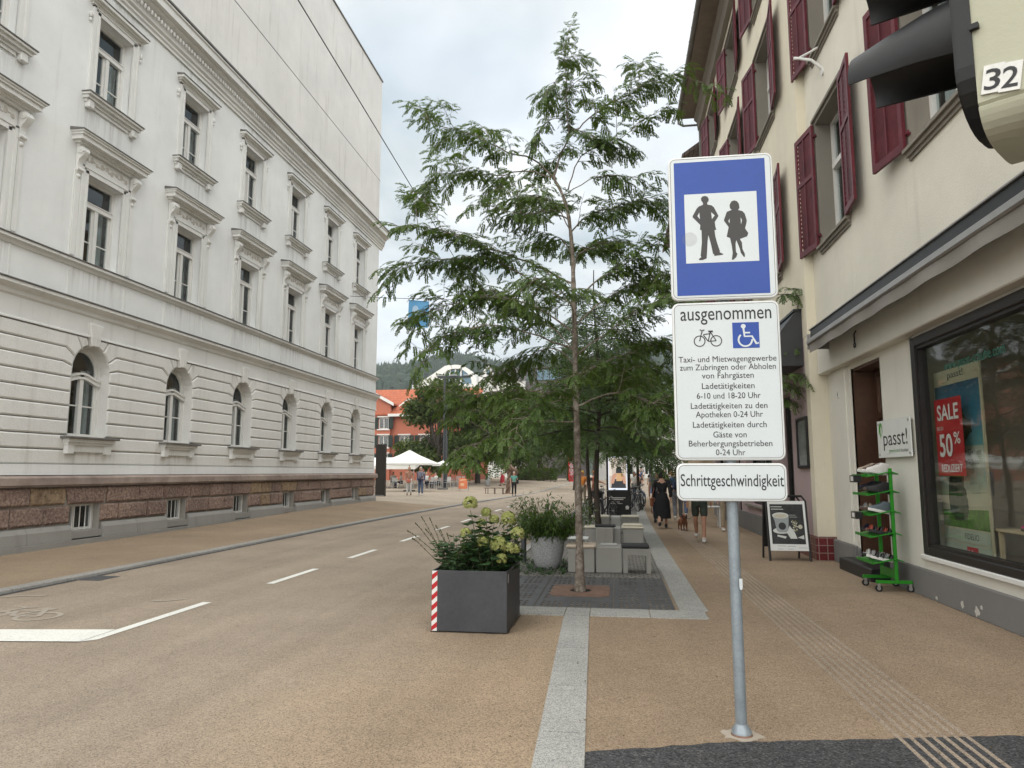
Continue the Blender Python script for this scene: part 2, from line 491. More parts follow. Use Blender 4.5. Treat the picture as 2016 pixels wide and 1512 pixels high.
# ---------------------------------------------------------------- lettering
_DG = bpy.context.evaluated_depsgraph_get
def text_mesh(s, width=None, height=None, bold=0.0, extrude=0.0):
    "returns (verts, faces) of a line of lettering, baseline at v=0, centred on u"
    cu = bpy.data.curves.new('lettering', 'FONT')
    cu.body = s; cu.size = 1.0; cu.offset = bold; cu.resolution_u = 3; cu.extrude = extrude
    o = bpy.data.objects.new('lettering', cu); COL.objects.link(o)
    dg = _DG(); dg.update()
    me = bpy.data.meshes.new_from_object(o.evaluated_get(dg))
    vs = [v.co.copy() for v in me.vertices]; fs = [tuple(p.vertices) for p in me.polygons]
    bpy.data.objects.remove(o); bpy.data.curves.remove(cu); bpy.data.meshes.remove(me)
    x0 = min(v.x for v in vs); x1 = max(v.x for v in vs)
    kx = (width/(x1-x0)) if width else None
    ky = (height/0.73) if height else kx
    if kx is None: kx = ky
    return [((v.x-(x0+x1)/2)*kx, v.y*ky) for v in vs], fs
def put_text(mb, s, fn, u, v, width=None, height=None, d=.001, bold=0.0, flip=1, rot=0.0):
    vs, fs = text_mesh(s, width, height, bold)
    c, sn = math.cos(rot), math.sin(rot)
    pts = [fn(u + flip*(a*c - b*sn), v + (a*sn + b*c), d) for a, b in vs]
    mb.add(pts, fs)
def disc(mb, fn, u, v, r, d, n=24, ry=None):
    ry = ry or r
    mb.add([fn(u+r*math.cos(2*math.pi*k/n), v+ry*math.sin(2*math.pi*k/n), d) for k in range(n)], [tuple(range(n))])
def flat(mb, poly, fn, d): mb.add([fn(u,v,d) for u,v in poly], [tuple(range(len(poly)))])
def stroke(mb, pts, w, fn, d, closed=False):
    "flat ribbon along a 2D polyline"
    P = [Vector(p) for p in pts]; n = len(P)
    L = []
    for i in range(n):
        a = P[i-1] if (i > 0 or closed) else P[i]; b = P[(i+1) % n] if (i < n-1 or closed) else P[i]
        t = (b-a)
        t = t.normalized() if t.length > 1e-9 else Vector((1,0))
        nn = Vector((-t.y, t.x))*w/2
        L.append((P[i]+nn, P[i]-nn))
    for i in range(n if closed else n-1):
        j = (i+1) % n
        mb.add([fn(*L[i][0],d), fn(*L[i][1],d), fn(*L[j][1],d), fn(*L[j][0],d)], [(0,1,2,3)])
def circle_pts(u, v, r, n=20, a0=0, a1=360):
    return [(u+r*math.cos(R(a0+(a1-a0)*k/n)), v+r*math.sin(R(a0+(a1-a0)*k/n))) for k in range(n+1)]
def rrect(u0, u1, v0, v1, r, n=5):
    out = []
    for cx, cy, a in ((u1-r, v1-r, 0), (u0+r, v1-r, 90), (u0+r, v0+r, 180), (u1-r, v0+r, 270)):
        for k in range(n+1):
            t = R(a + 90*k/n); out.append((cx+r*math.cos(t), cy+r*math.sin(t)))
    return out
# ================================================================ GROUND
M = {}
M['road'] = ground_mat('road_asphalt', (.305,.25,.195), (.20,.163,.126), (.385,.325,.26), spots=.2, tracks=.13, blend=((.315,.238,.165), -2.6, .4))
M['pave'] = ground_mat('resin_pavement', (.30,.224,.155), (.19,.138,.095), (.39,.305,.22), spots=.4, tracks=.09)
M['pave_left'] = ground_mat('tan_pavement', (.28,.213,.147), (.19,.145,.10), (.36,.28,.20), spots=.15)
M['plaza'] = ground_mat('plaza_asphalt', (.33,.275,.215), (.2,.16,.12), (.45,.39,.32), grain=60, spots=.15)
M['asphalt'] = ground_mat('dark_asphalt', (.062,.062,.065), (.03,.03,.032), (.13,.13,.13), grain=90, bmp=.8, spots=.3)
M['granite'] = ground_mat('granite', (.36,.36,.34), (.2,.2,.2), (.5,.5,.48), grain=160, bmp=.15, spots=.2)
M['kerbstone'] = ground_mat('kerb_granite', (.30,.29,.27), (.17,.17,.16), (.42,.41,.39), grain=140, bmp=.2)
M['paint'] = plaster('road_paint', (.72,.72,.68), (.3,.27,.23), .6, False, .2, 90, speck=.5)
M['paint_worn'] = plaster('worn_road_paint', (.36,.32,.27), (.27,.225,.18), .95, False, .2, 90, speck=.9)
M['cobble'] = brick_mat('cobbles', (.17,.165,.155), (.25,.24,.22), (.07,.065,.05), .13, .11, .012, 'xy', .5, 1.0)
M['rib'] = ground_mat('tactile_ribs', (.335,.27,.21), (.2,.16,.125), (.44,.37,.30), grain=150, bmp=.3, spots=.3)
M['iron'] = mat('grey_cast_iron', (.10,.103,.108), .6, .25, 4, 40, .2, 120, .3)
M['slot'] = mat('slot_dark', (.012,.012,.012), .9, .2)
M['rust'] = mat('rusty_steel', (.19,.115,.085), .8, .3, 6, 60, .3, 90)

def sst(x): x = max(0., min(1., x)); return x*x*(3-2*x)
def far_rise(Y): return .62*sst((Y-52)/26)
def plaza_z(X, Y): return .045 + .21*sst((-8.6-X)/3.3)*sst((Y-11)/22) + far_rise(Y)
def kerb_x(Y): return -8.3 if Y < 20 else -8.3 + 1.96*((Y-20)/34)**1.6

def strip(name, fnL, fnR, ys, m, kind='structure', nx=1):
    mb = MB()
    for a, b in zip(ys, ys[1:]):
        for k in range(nx):
            def P(Y, t):
                l, r = fnL(Y), fnR(Y)
                x = l[0] + (r[0]-l[0])*t
                z = l[1] + (r[1]-l[1])*t if len(l) > 1 else 0
                return (x, Y, z)
            mb.quad(P(a,k/nx), P(a,(k+1)/nx), P(b,(k+1)/nx), P(b,k/nx))
    return tag(mb.build(name, m), kind=kind)
g = MB(); g.quad((-1800,-300,-.08),(1800,-300,-.08),(1800,2500,-.08),(-1800,2500,-.08))
tag(g.build('ground', M['plaza']), kind='structure')
YS = [-12,0,10,20,25,30,35,40,45,50,54,58,62,66,70,74,78,90,140,220]
strip('road', lambda Y: (min(kerb_x(Y),0)+.02, far_rise(Y)), lambda Y: (14 if Y > 42 else 4.2, far_rise(Y)), YS, M['road'])
mb = MB()
PX = lambda Y: [kerb_x(Y)-.10, -8.9, -9.6, -10.4, -11.2, -11.9]
ys = [-12,4,8,11,14,17,20,23,26,29,32,34]
for a, b in zip(ys, ys[1:]):
    xa, xb = PX(a), PX(b)
    for i in range(5):
        mb.quad(*[(x, Y, plaza_z(x,Y)) for x, Y in ((xa[i+1],a),(xa[i],a),(xb[i],b),(xb[i+1],b))])
tag(mb.build('pavement_left', M['pave_left']), kind='structure')
mb = MB()
ys = [34,37,40,44,48,52,56,60,64,68,72,78,90,130,220]
def px2(Y): k = kerb_x(min(Y,75))-.12; return [k, k-.8, k-1.6, k-2.4, k-3.4, k-6, k-12, -60]
for a, b in zip(ys, ys[1:]):
    xa, xb = px2(a), px2(b)
    for i in range(7):
        mb.quad(*[(x, Y, plaza_z(x,Y)) for x, Y in ((xa[i+1],a),(xa[i],a),(xb[i],b),(xb[i+1],b))])
tag(mb.build('plaza', M['plaza']), kind='structure')
mb = MB()                                   # left kerb, one stone a metre
y = -10.0
while y < 74:
    y2 = y + 1.0
    a, b = kerb_x(y), kerb_x(y2-.012)
    za, zb = far_rise(y), far_rise(y2)
    o = len(mb.v)
    pr = [(-.19,-.05),(-.19,.048),(-.02,.048),(0,.035),(.02,-.05)]
    vs = [(a+u, y, za+w) for u, w in pr] + [(b+u, y2-.012, zb+w) for u, w in pr]
    mb.add(vs, [(0,1,2,3,4),(9,8,7,6,5)] + [(i,(i+1)%5,5+(i+1)%5,5+i) for i in range(5)])
    y = y2
tag(mb.build('kerb', M['kerbstone']), kind='structure')
mb = MB()                                   # gutter seam along the kerb
for a, b in zip(YS[:10], YS[1:10]):
    mb.quad((kerb_x(a)+.0,a,.003),(kerb_x(a)+.11,a,.003),(kerb_x(b)+.11,b,.003),(kerb_x(b),b,.003))
tag(mb.build('gutter_line', M['asphalt']), kind='structure')

# right pavement and its edges
mb = MB()
def kin(Y): # inner edge of the curved granite band
    return .71 - .0*Y if Y < 9.2 else (.70 if Y < 12 else .66 + .0 if Y < 20 else .66 + .0011*(Y-20)**2)
def kout(Y): return kin(Y) + (.33 if Y < 12 else .36)
py = [4.3,8.47]
mb.quad((-.23,3.0,.004),(4.2,3.0,.004),(4.2,8.47,.004),(-.345,8.47,.004))
ys = [8.47,10,12,15,18,20,23,26,29,32,35,38,42,46,50]
for a, b in zip(ys, ys[1:]):
    mb.quad((kout(a)-.05,a,.004),(4.2,a,.004),(4.2,b,.004),(kout(b)-.05,b,.004))
tag(mb.build('pavement_right', M['pave']), kind='structure')
mb = MB()                                   # dark asphalt at the crossing with a ragged edge
r2 = random.Random(3)
edge = []
for k in range(61):
    x = -.215 + k*(4.4/60)
    base = 4.48 + .27*(x+.22)/.85 if x < .63 else 4.75 + .39*(x-.63)/1.88
    edge.append((x, base - .02 + r2.uniform(-.012,.012)))
for (x0,e0),(x1,e1) in zip(edge, edge[1:]):
    mb.quad((x0,-8,.008),(x1,-8,.008),(x1,e1,.008),(x0,e0,.008))
tag(mb.build('asphalt_patch', M['asphalt']), kind='structure')
mb = MB()                                   # granite strip, slabs with open joints
y = -4.0
def sl_(Y): return -.505 - .135*(Y-4.2)/4.35
def sr_(Y): return -.212 - .138*(Y-4.24)/4.35
yy = [-3.5,-2.6,-1.7,-.8,.1,1.0,1.9,2.8,3.75,4.75,5.75,6.95,7.85,8.46]
for a, b in zip(yy, yy[1:]):
    b2 = b-.012
    vs = [(sl_(a),a,.0),(sr_(a),a,.0),(sr_(b2),b2,.0),(sl_(b2),b2,.0)]
    mb.add(vs+[(x,y_,.012) for x,y_,_ in vs], [(4,5,6,7),(0,1,5,4),(1,2,6,5),(2,3,7,6),(3,0,4,7)])
tag(mb.build('granite_strip', M['granite']), kind='structure')
mb = MB()                                   # granite band round the planted bay
fx = [-1.95,-1.35,-.63,-.34,.35,1.0]
for a, b in zip(fx, fx[1:]):
    mb.box(a, b-.008, 8.47, 8.93, -.02, .014)
y = 8.94
while y < 50:
    y2 = y + (1.0 if y < 20 else 2.0)
    c = y2-.012
    vs = [(kin(y)+.0,y,-.02),(kout(y),y,-.02),(kout(c),c,-.02),(kin(c),c,-.02)]
    mb.add(vs+[(q[0],q[1],.014) for q in vs], [(4,5,6,7),(0,1,5,4),(1,2,6,5),(2,3,7,6),(3,0,4,7)])
    y = y2
tag(mb.build('granite_band', M['granite']), kind='structure')
mb = MB()
ys = [11.52,14,17,20,23,26,29,32,35,38,42]
for a, b in zip(ys, ys[1:]): mb.quad((-1.86,a,.006),(kin(a)-.004,a,.006),(kin(b)-.004,b,.006),(-1.86,b,.006))
tag(mb.build('cobblestones', M['cobble']), kind='structure')
mb = MB()                                   # bay edging to the road
for k in range(16): mb.box(-2.02, -1.87, 8.94+k*1.0, 9.93+k*1.0, -.02, .03)
tag(mb.build('bay_kerb', M['granite']), kind='structure')
mb = MB()                                   # tactile guiding ribs
for i in range(7):
    t = i/6
    xa = 1.71 + .43*t; xb = 1.66 + .37*t
    for k in range(30):
        y0 = 3.2 + k*.62; y1 = y0 + .60
        fa = lambda Y: xa + (xb-xa)*(Y-4.5)/12.7 + (0 if Y < 17 else -.003*(Y-17)**2)
        vs = [(fa(y0)-.016,y0),(fa(y0)+.016,y0),(fa(y1)+.016,y1),(fa(y1)-.016,y1)]
        mb.add([(x,y_,.004) for x,y_ in vs]+[(x+(.006 if j in (0,3) else -.006),y_,.0125) for j,(x,y_) in enumerate(vs)],
               [(4,5,6,7),(0,1,5,4),(1,2,6,5),(2,3,7,6),(3,0,4,7)])
tag(mb.build('tactile_paving', M['rib']), kind='structure')

# road markings
fg = lambda u, v, d: (u, v, d)
mb = MB()
flat(mb, [(-5.235,6.5),(-5.115,6.62),(-5.13,8.66),(-5.25,8.66)], fg, .005)
for a, b in ((10.2,11.85),(13.4,14.9),(16.75,18.2),(20.1,21.6),(23.4,25),(26.8,28.4),(30,31.6),(33.5,35)):
    flat(mb, [(-5.19,a),(-5.07,a),(-5.07,b),(-5.19,b)], fg, .005)
tag(mb.build('lane_marking', M['paint']), kind='structure')
mb = MB(); flat(mb, [(-8.2,6.62),(-8.2,6.13),(-5.22,6.5),(-5.24,7.04)], fg, .009)
tag(mb.build('stop_line', M['paint']), kind='structure')
mb = MB()
def bike_icon(mb, fn, u, v, s, w, d):
    for dx in (-.55, .55): stroke(mb, circle_pts(u+dx*s, v, .36*s, 22)[:-1], w, fn, d, True)
    hub, seat, head, crank = (u+.55*s, v), (u+.18*s, v+.62*s), (u-.33*s, v+.62*s), (u+.02*s, v-.02*s)
    stroke(mb, [hub, crank], w, fn, d+.0002); stroke(mb, [crank, seat], w, fn, d+.0004); stroke(mb, [seat, hub], w, fn, d+.0006)
    stroke(mb, [(u-.27*s, v+.46*s), (u+.12*s, v+.5*s)], w, fn, d+.0008); stroke(mb, [crank, (u-.3*s, v+.44*s)], w, fn, d+.001)
    stroke(mb, [(u-.55*s, v), (u-.36*s, v+.72*s)], w, fn, d+.0012); stroke(mb, [(u-.52*s, v+.8*s), (u-.36*s, v+.72*s), (u-.2*s, v+.78*s)], w, fn, d+.0014)
    stroke(mb, [(u+.04*s, v+.66*s), (u+.34*s, v+.66*s)], w*1.8, fn, d+.0016)
bike_icon(mb, lambda u, v, d: (u, v, d), -6.95, 7.55, .62, .06, .004)
stroke(mb, [(-8.1,8.6),(-7.9,8.75),(-7.6,8.8)], .07, fg, .0055)
stroke(mb, [(-5.95,8.62),(-5.8,8.65),(-5.6,8.85)], .06, fg, .0055)
tag(mb.build('worn_marking', M['paint_worn']), kind='structure')
mb = MB(); mb.box(-8.24,-7.84,10.1,10.55,-.02,.007)
for k in range(6): mb.box(-8.2,-7.88,10.13+k*.07,10.165+k*.07,-.02,.012)
d = mb.build('drain_cover', M['iron']); tag(d, 'dark iron drain grate set in the road by the left kerb', 'drain cover')

# tree grate
GR = thing('tree_grate', 'dark grey cast iron grate with slots round the slim tree trunk', 'tree grate', (-.5,10.1,.0), world=True)
def slots(x0, x1, y0, y1):
    out = []
    cx = x0 + .07
    i = 0
    while cx < x1-.06:
        if i % 5 != 4:
            cy = y0 + .05; j = 0
            while cy < y1-.09:
                if j % 4 != 3 and not (-.97 < cx < -.07 and 9.45 < cy < 10.65): out.append((cx, cx+.04, cy, cy+.095))
                cy += .125; j += 1
        cx += .072; i += 1
    return out
for (x0,x1) in ((-1.84,-1.05),(-1.04,-.08),(-.07,.66)):
    for (y0,y1) in ((8.95,10.2),(10.21,11.49)):
        mb = MB(); hl = slots(x0,x1,y0,y1)
        facade(mb, lambda u,v,d: (u,v,.012+d), x0,x1,y0,y1, hl, .03)
        mb.mi = 1; mb.quad((x0+.01,y0+.01,-.012),(x1-.01,y0+.01,-.012),(x1-.01,y1-.01,-.012),(x0+.01,y1-.01,-.012))
        mb.build('grate_plate', [M['iron'], M['slot']], GR)
mb = MB()
n = 28; c0 = (-.53, 10.17)
outer = []
for k in range(n):
    t = 2*math.pi*k/n; c_, s_ = math.cos(t), math.sin(t)
    q = .46/max(abs(c_), abs(s_)); outer.append((c0[0]+c_*q*.87, c0[1]+s_*q))
for k in range(n):
    j = (k+1) % n
    pi = [(c0[0]+.15*math.cos(2*math.pi*q/n), c0[1]+.15*math.sin(2*math.pi*q/n)) for q in (k, j)]
    mb.quad((*pi[0],.02),(*outer[k],.02),(*outer[j],.02),(*pi[1],.02))
    mb.quad((*outer[k],.0),(*outer[j],.0),(*outer[j],.02),(*outer[k],.02))
mb.mi = 1
mb.add([(c0[0]+.15*math.cos(2*math.pi*q/n), c0[1]+.15*math.sin(2*math.pi*q/n), .013) for q in range(n)], [tuple(range(n))])
tag(mb.build('centre_plate', [M['rust'], M['slot']], GR), 'rust brown centre plate with a round hole')

# ================================================================ LEFT BUILDING (white, six bays in view)
M['white_render'] = plaster('white_render', (.77,.79,.79), (.36,.35,.33), .34, True, .45, 45, runs=(.6, 3.36, .85, [(9.95, 1.3), (6.2, .9), (13.05, .5)]))
M['white_trim'] = plaster('white_trim', (.72,.73,.715), (.29,.28,.25), .5, True, .2, 60)
M['course'] = plaster('rusticated_render', (.72,.72,.70), (.31,.29,.25), .45, True, .6, 28, speck=.3, runs=(.6, 3.36, .8, [(2.1, .35), (4.7, .5)]))
M['groove'] = plaster('groove_dark', (.30,.285,.26), (.15,.14,.12), .5, False, .3)  # darker tone of the sunk sheet behind courses and plinth stones
M['concrete_wall'] = plaster('stained_concrete', (.70,.695,.675), (.30,.285,.24), .6, True, .25, 30)
M['plinth_stone'] = stone_mat('red_plinth_stone', (.07,.046,.038), (.265,.187,.155), (.45,.36,.305), 16, 1.0, .06)
M['plinth_yellow'] = stone_mat('yellow_plinth_stone', (.13,.09,.06), (.32,.235,.15), (.45,.36,.25), 9, 1.0, .06)
M['plinth_band'] = stone_mat('plinth_band_stone', (.23,.18,.155), (.31,.255,.225), (.37,.31,.28), 3, .15, .01)
M['plinth_conc'] = plaster('plinth_concrete', (.27,.265,.25), (.13,.12,.11), .6, True, .5, 40, speck=.25)
M['frame_white'] = mat('white_window_paint', (.68,.68,.66), .45, .06, 3, 40)
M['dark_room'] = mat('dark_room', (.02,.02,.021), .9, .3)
M['curtain'] = mat('curtain', (.50,.51,.51), .9, .15, 12, 60)
M['pane'] = glassy('window_pane', (.84,.88,.88), .22, .02, .22)
M['zinc'] = mat('weathered_zinc', (.17,.165,.155), .55, .25, 4, 40, .1, 60, .3)
M['frieze'] = plaster('painted_frieze', (.5,.47,.43), (.27,.23,.19), .5, False, .4, 30)
XL = -11.9
fL = frame_yz(XL, 1)
WB = thing('white_building', 'long white historic building with arched ground floor windows along the left of the street', 'building', (XL,14,0), world=True)
BAY = [14.6 + 3.36*k for k in range(-3, 6)]
Y0, Y1 = 2.85, 34.05
HW = .585
Z_GF0, Z_SPR = 2.42, 3.93
arch = lambda c, a, r=HW: (c + r*math.cos(R(a)), Z_SPR + r*math.sin(R(a)))
# --- main wall sheet, arched holes on the ground floor
mb = MB()
holes = [(c-HW, c+HW, Z_GF0, Z_SPR+HW) for c in BAY] + [(c-HW, c+HW, 6.38, 8.42) for c in BAY] + [(c-HW, c+HW, 10.28, 12.3) for c in BAY]
holes = [h for h in holes]
fw = lambda u, v, d: (XL-.06+d, u, v)
fu = lambda u, v, d: (XL+d, u, v)
gf = [h for h in holes if h[2] < 5]; up = [h for h in holes if h[2] > 5]
facade(mb, fw, Y0, Y1, 1.5, 5.2, [(a,b,c,Z_SPR) for a,b,c,d in gf], .34)
# remove bottom/top caps of the arch joint by building the spandrels explicitly
o = MB()
mb2 = MB()
us = sorted({Y0, Y1, *[h[0] for h in gf], *[h[1] for h in gf]})
def sheet(mbx, fn, a, b, c, d): mbx.quad(fn(a,c,0), fn(b,c,0), fn(b,d,0), fn(a,d,0))
mb = MB()
prev = Y0
for c in BAY:
    sheet(mb, fw, prev, c-HW, 1.5, 5.2)
    sheet(mb, fw, c-HW, c+HW, 1.5, Z_GF0)
    n = 18
    for k in range(n):
        a0, a1 = 180-180*k/n, 180-180*(k+1)/n
        p, q = arch(c,a0), arch(c,a1)
        mb.quad(fw(*p,0), fw(*q,0), fw(q[0],5.2,0), fw(p[0],5.2,0))
    prev = c+HW
sheet(mb, fw, prev, Y1, 1.5, 5.2)
mb.mi = 1
for c in BAY:                                   # arched reveals in dressed blocks
    pts = [(c-HW,Z_GF0)] + [arch(c,180-15*k) for k in range(13)] + [(c+HW,Z_GF0)]
    for p, q in zip(pts, pts[1:]):
        mb.quad(fw(*p,.055), fw(*q,.055), fw(*q,-.3), fw(*p,-.3))
    mb.quad(fw(c-HW,Z_GF0,.055), fw(c+HW,Z_GF0,.055), fw(c+HW,Z_GF0,-.3), fw(c-HW,Z_GF0,-.3))
mb.mi = 2
facade(mb, fu, Y0, Y1, 5.2, 14.1, up, .26)
mb.mi = 3
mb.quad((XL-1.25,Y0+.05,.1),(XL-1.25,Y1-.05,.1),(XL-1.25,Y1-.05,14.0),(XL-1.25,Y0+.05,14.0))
mb.mi = 2                                       # far end wall and near end wall
mb.quad((XL,Y1,0),(XL-14,Y1,0),(XL-14,Y1,14.1),(XL,Y1,14.1))
mb.quad((XL,Y0,0),(XL-14,Y0,0),(XL-14,Y0,14.1),(XL,Y0,14.1)); mb.quad((XL-14,Y0,0),(XL-14,Y1,0),(XL-14,Y1,14.1),(XL-14,Y0,14.1))
mb.build('wall', [M['groove'], M['course'], M['white_render'], M['dark_room']], WB)
# --- rusticated courses
mb = MB()
gr = .010
ZK = [1.81 + .32*k for k in range(10)]          # 1.81 .. 4.69
th0, th1, ch = -.06, .012, .028
def course(poly): cushion(mb, offset_poly(poly, gr), fL, th0, th1, ch)
ends = [Y0-.0] + BAY + [Y1]
for i in range(len(BAY)+1):
    L = BAY[i-1] if i > 0 else None
    Rr = BAY[i] if i < len(BAY) else None
    xl = (L+HW) if L else Y0; xr = (Rr-HW) if Rr else Y1
    for k in range(9):
        z0, z1 = ZK[k], ZK[k+1]
        if z1 < Z_GF0 + .1: continue
        if k <= 5:
            course([(xl,z0),(xr,z0),(xr,z1),(xl,z1)]); continue
        left, right = [], []
        LO = {6:[(HW,z0)], 7:[(HW*math.cos(R(5)),Z_SPR+HW*math.sin(R(5))),(.86,z0)], 8:[(HW*math.cos(R(27)),Z_SPR+HW*math.sin(R(27))),(.80,z0)]}[k]
        HI = {6:[(.86,z1),(HW*math.cos(R(5)),Z_SPR+HW*math.sin(R(5)))],
              7:[(.80,z1),(HW*math.cos(R(27)),Z_SPR+HW*math.sin(R(27)))],
              8:[(.50,z1),(HW*math.cos(R(56)),Z_SPR+HW*math.sin(R(56)))]}[k]
        AR = {6:[(HW,Z_SPR)], 7:[(HW*math.cos(R(16)),Z_SPR+HW*math.sin(R(16)))], 8:[(HW*math.cos(R(46)),Z_SPR+HW*math.sin(R(46))),(HW*math.cos(R(36)),Z_SPR+HW*math.sin(R(36)))]}[k]
        prof = LO + HI + AR                       # from arch low -> bend -> top bend -> arch high -> back along arch
        nb = len(LO)
        poly = []
        if L: poly += [(L+u, v) for u, v in (HI[1:] + AR + LO)]
        else: poly += [(Y0,z1),(Y0,z0)]
        if Rr: poly += [(Rr-u, v) for u, v in (LO[::-1] + AR[::-1] + HI[1:][::-1])] + [(Rr-HI[0][0], HI[0][1])]
        else: poly += [(Y1,z0),(Y1,z1)]
        if L: poly += [(L+HI[0][0], HI[0][1])]
        course(poly)
for z0, z1 in ((1.81,2.13),(2.13,2.45)):
    if z1 < 2.3: course([(Y0,z0),(Y1,z0),(Y1,z1),(Y0,z1)])
    else:
        xs = [Y0] + sum([[c-.9, c+.9] for c in BAY], []) + [Y1]
for i in range(len(BAY)+1):
    xl = BAY[i-1]+HW if i > 0 else Y0; xr = BAY[i]-HW if i < len(BAY) else Y1
    course([(xl,2.13),(xr,2.13),(xr,2.45),(xl,2.45)])
for c in BAY: course([(c-HW,2.13),(c+HW,2.13),(c+HW,2.43),(c-HW,2.43)])
for c in BAY:
    for s in (-1, 1):
        P = lambda a: (c + s*HW*math.cos(R(a)), Z_SPR + HW*math.sin(R(a)))
        pl = [P(56), (c+s*.50, 4.69), (c+s*.2, 4.69), P(78), P(67)]
        course(pl)
mb.build('rusticated_course', M['course'], WB, True, angle=30)
def run(mb, prof, y0, y1):                      # moulding: profile (d, z) swept along the facade
    n = len(prof)
    vs = [fL(y0, z, d) for d, z in prof] + [fL(y1, z, d) for d, z in prof]
    mb.add(vs, [(i, i+1, n+i+1, n+i) for i in range(n-1)] + [tuple(range(n)), tuple(range(2*n-1, n-1, -1))])
mb = MB()
run(mb, [(-.06,4.70),(.03,4.70),(.03,4.73),(.0,4.75),(.0,5.16),(.05,5.2),(.06,5.28),(.14,5.33),(.20,5.36),(.20,5.43),(-.06,5.47)], Y0, Y1+.12)
mb.build('belt_course', M['white_trim'], WB)
mb = MB(); run(mb, [(.0,5.474),(.225,5.434),(.225,5.46),(.0,5.50)], Y0, Y1+.14)
mb.build('belt_flashing', M['zinc'], WB)
mb = MB(); run(mb, [(-.05,6.18),(.03,6.18),(.05,6.24),(.13,6.27),(.13,6.33),(-.05,6.34)], Y0, Y1+.1)
for c in BAY:                                   # panel edges under the windows
    for s in (-.9,.9): mb.box(XL-.02, XL+.018, c+s-.02, c+s+.02, 5.52, 6.17)
mb.build('sill_course', M['white_trim'], WB)
mb = MB(); run(mb, [(.0,6.344),(.155,6.334),(.155,6.356),(.0,6.375)], Y0, Y1+.12)
mb.build('sill_flashing', M['zinc'], WB)
mb = MB(); run(mb, [(-.06,1.585),(.03,1.585),(.03,1.81),(-.06,1.81)], Y0, Y1+.04)
mb.build('base_course', M['white_render'], WB)
# --- cornice with egg-and-dart row
mb = MB()
run(mb, [(-.05,13.05),(.05,13.05),(.05,13.12),(.09,13.16),(.09,13.22),(.15,13.27),(.15,13.33),(.17,13.36),(.17,13.52),(.25,13.55),(.30,13.60),(.30,13.64),(.42,13.66),(.42,13.84),(.46,13.87),(.46,13.91),(-.05,13.99)], Y0, Y1+.4)
y = Y0
while y < Y1+.3:
    mb.ell((XL+.205, y, 13.44), (.045,.045,.075), 6, 5); y += .135
mb.build('cornice', M['white_trim'], WB, True)
mb = MB(); run(mb, [(.30,13.99),(.475,13.925),(.49,13.935),(.49,13.985),(.40,14.04),(.30,14.045)], Y0, Y1+.42)
mb.build('gutter', M['zinc'], WB)
# --- tall blank storey above
mb = MB()
mb.box(XL-13, XL-.02, Y0, Y1-.05, 14.0, 22.1)
mb.mi = 1
mb.box(XL-13.1, XL+.03, Y0, Y1+.0, 22.104, 22.16)
tag(mb.build('attic_wall', [M['concrete_wall'], M['zinc']], WB), 'blank stained concrete storey above the cornice')
# --- plinth
mb = MB(); run(mb, [(-.06,1.34),(.12,1.34),(.12,1.36),(.16,1.38),(.16,1.52),(.10,1.56),(-.06,1.58)], Y0, Y1+.16)
mb.build('plinth_band', M['plinth_band'], WB)
rr = random.Random(5)
mb = MB(); mb.mi = 2
hb = [(c-.46+.1, c+.46+.1, .36, .93) for c in BAY]
facade(mb, lambda u,v,d: (XL+.0+d,u,v), Y0, Y1, .0, 1.35, hb, .35)
mb.mi = 3
for a,b,c,d in hb: mb.box(XL-.8, XL-.75, a-.2, b+.2, c-.1, d+.1)
for row, (z0, z1) in enumerate(((.93,1.335),(.52,.93))):
    y = Y0 - .3*row
    segs = []
    marks = sorted([h[0] for h in hb]+[h[1] for h in hb])
    if row == 0:
        cur = Y0
        for h in hb:
            c = (h[0]+h[1])/2
            stop = c-.62
            while cur < stop-.2:
                w = rr.choice((.7,.95,1.15))
                nx = min(cur+w, stop)
                if stop-nx < .35: nx = stop
                segs.append((cur,nx,0,0)); cur = nx
            segs.append((c-.62,c+.62,.14,.14)); cur = c+.62
        while cur < Y1: nx = min(cur+.9, Y1+.1); segs.append((cur,nx,0,0)); cur = nx
    else:
        cur = Y0
        for h in hb:
            while cur < h[0]-.05:
                nx = min(cur+rr.choice((.6,.85,1.05)), h[0])
                if h[0]-nx < .3: nx = h[0]
                segs.append((cur,nx,0,0)); cur = nx
            cur = h[1]
        while cur < Y1: nx = min(cur+.9, Y1+.1); segs.append((cur,nx,0,0)); cur = nx
    for a,b,ta,tb in segs:
        mb.mi = 1 if (21.2 < a < 23.0 and rr.random() < .6) or rr.random() < .05 else 0
        poly = [(a+ta*.5,z0),(b-tb*.5,z0),(b+tb*.3,z1),(a-ta*.3,z1)] if ta else [(a,z0),(b,z0),(b,z1),(a,z1)]
        pp = []
        for (p,q) in zip(poly, poly[1:]+poly[:1]):       # rough the outline a little
            L_ = math.dist(p,q); nn = max(1,int(L_/.12))
            for k in range(nn):
                t = k/nn
                pp.append((p[0]+(q[0]-p[0])*t+rr.uniform(-.007,.007), p[1]+(q[1]-p[1])*t+rr.uniform(-.007,.007)))
        cushion(mb, offset_poly(pp,.017), lambda u,v,d: (XL+d,u,v), .0, .065+rr.uniform(-.02,.02), .04)
mb.build('stone_plinth', [M['plinth_stone'], M['plinth_yellow'], M['groove'], M['dark_room']], WB)
mb = MB()
cur = Y0
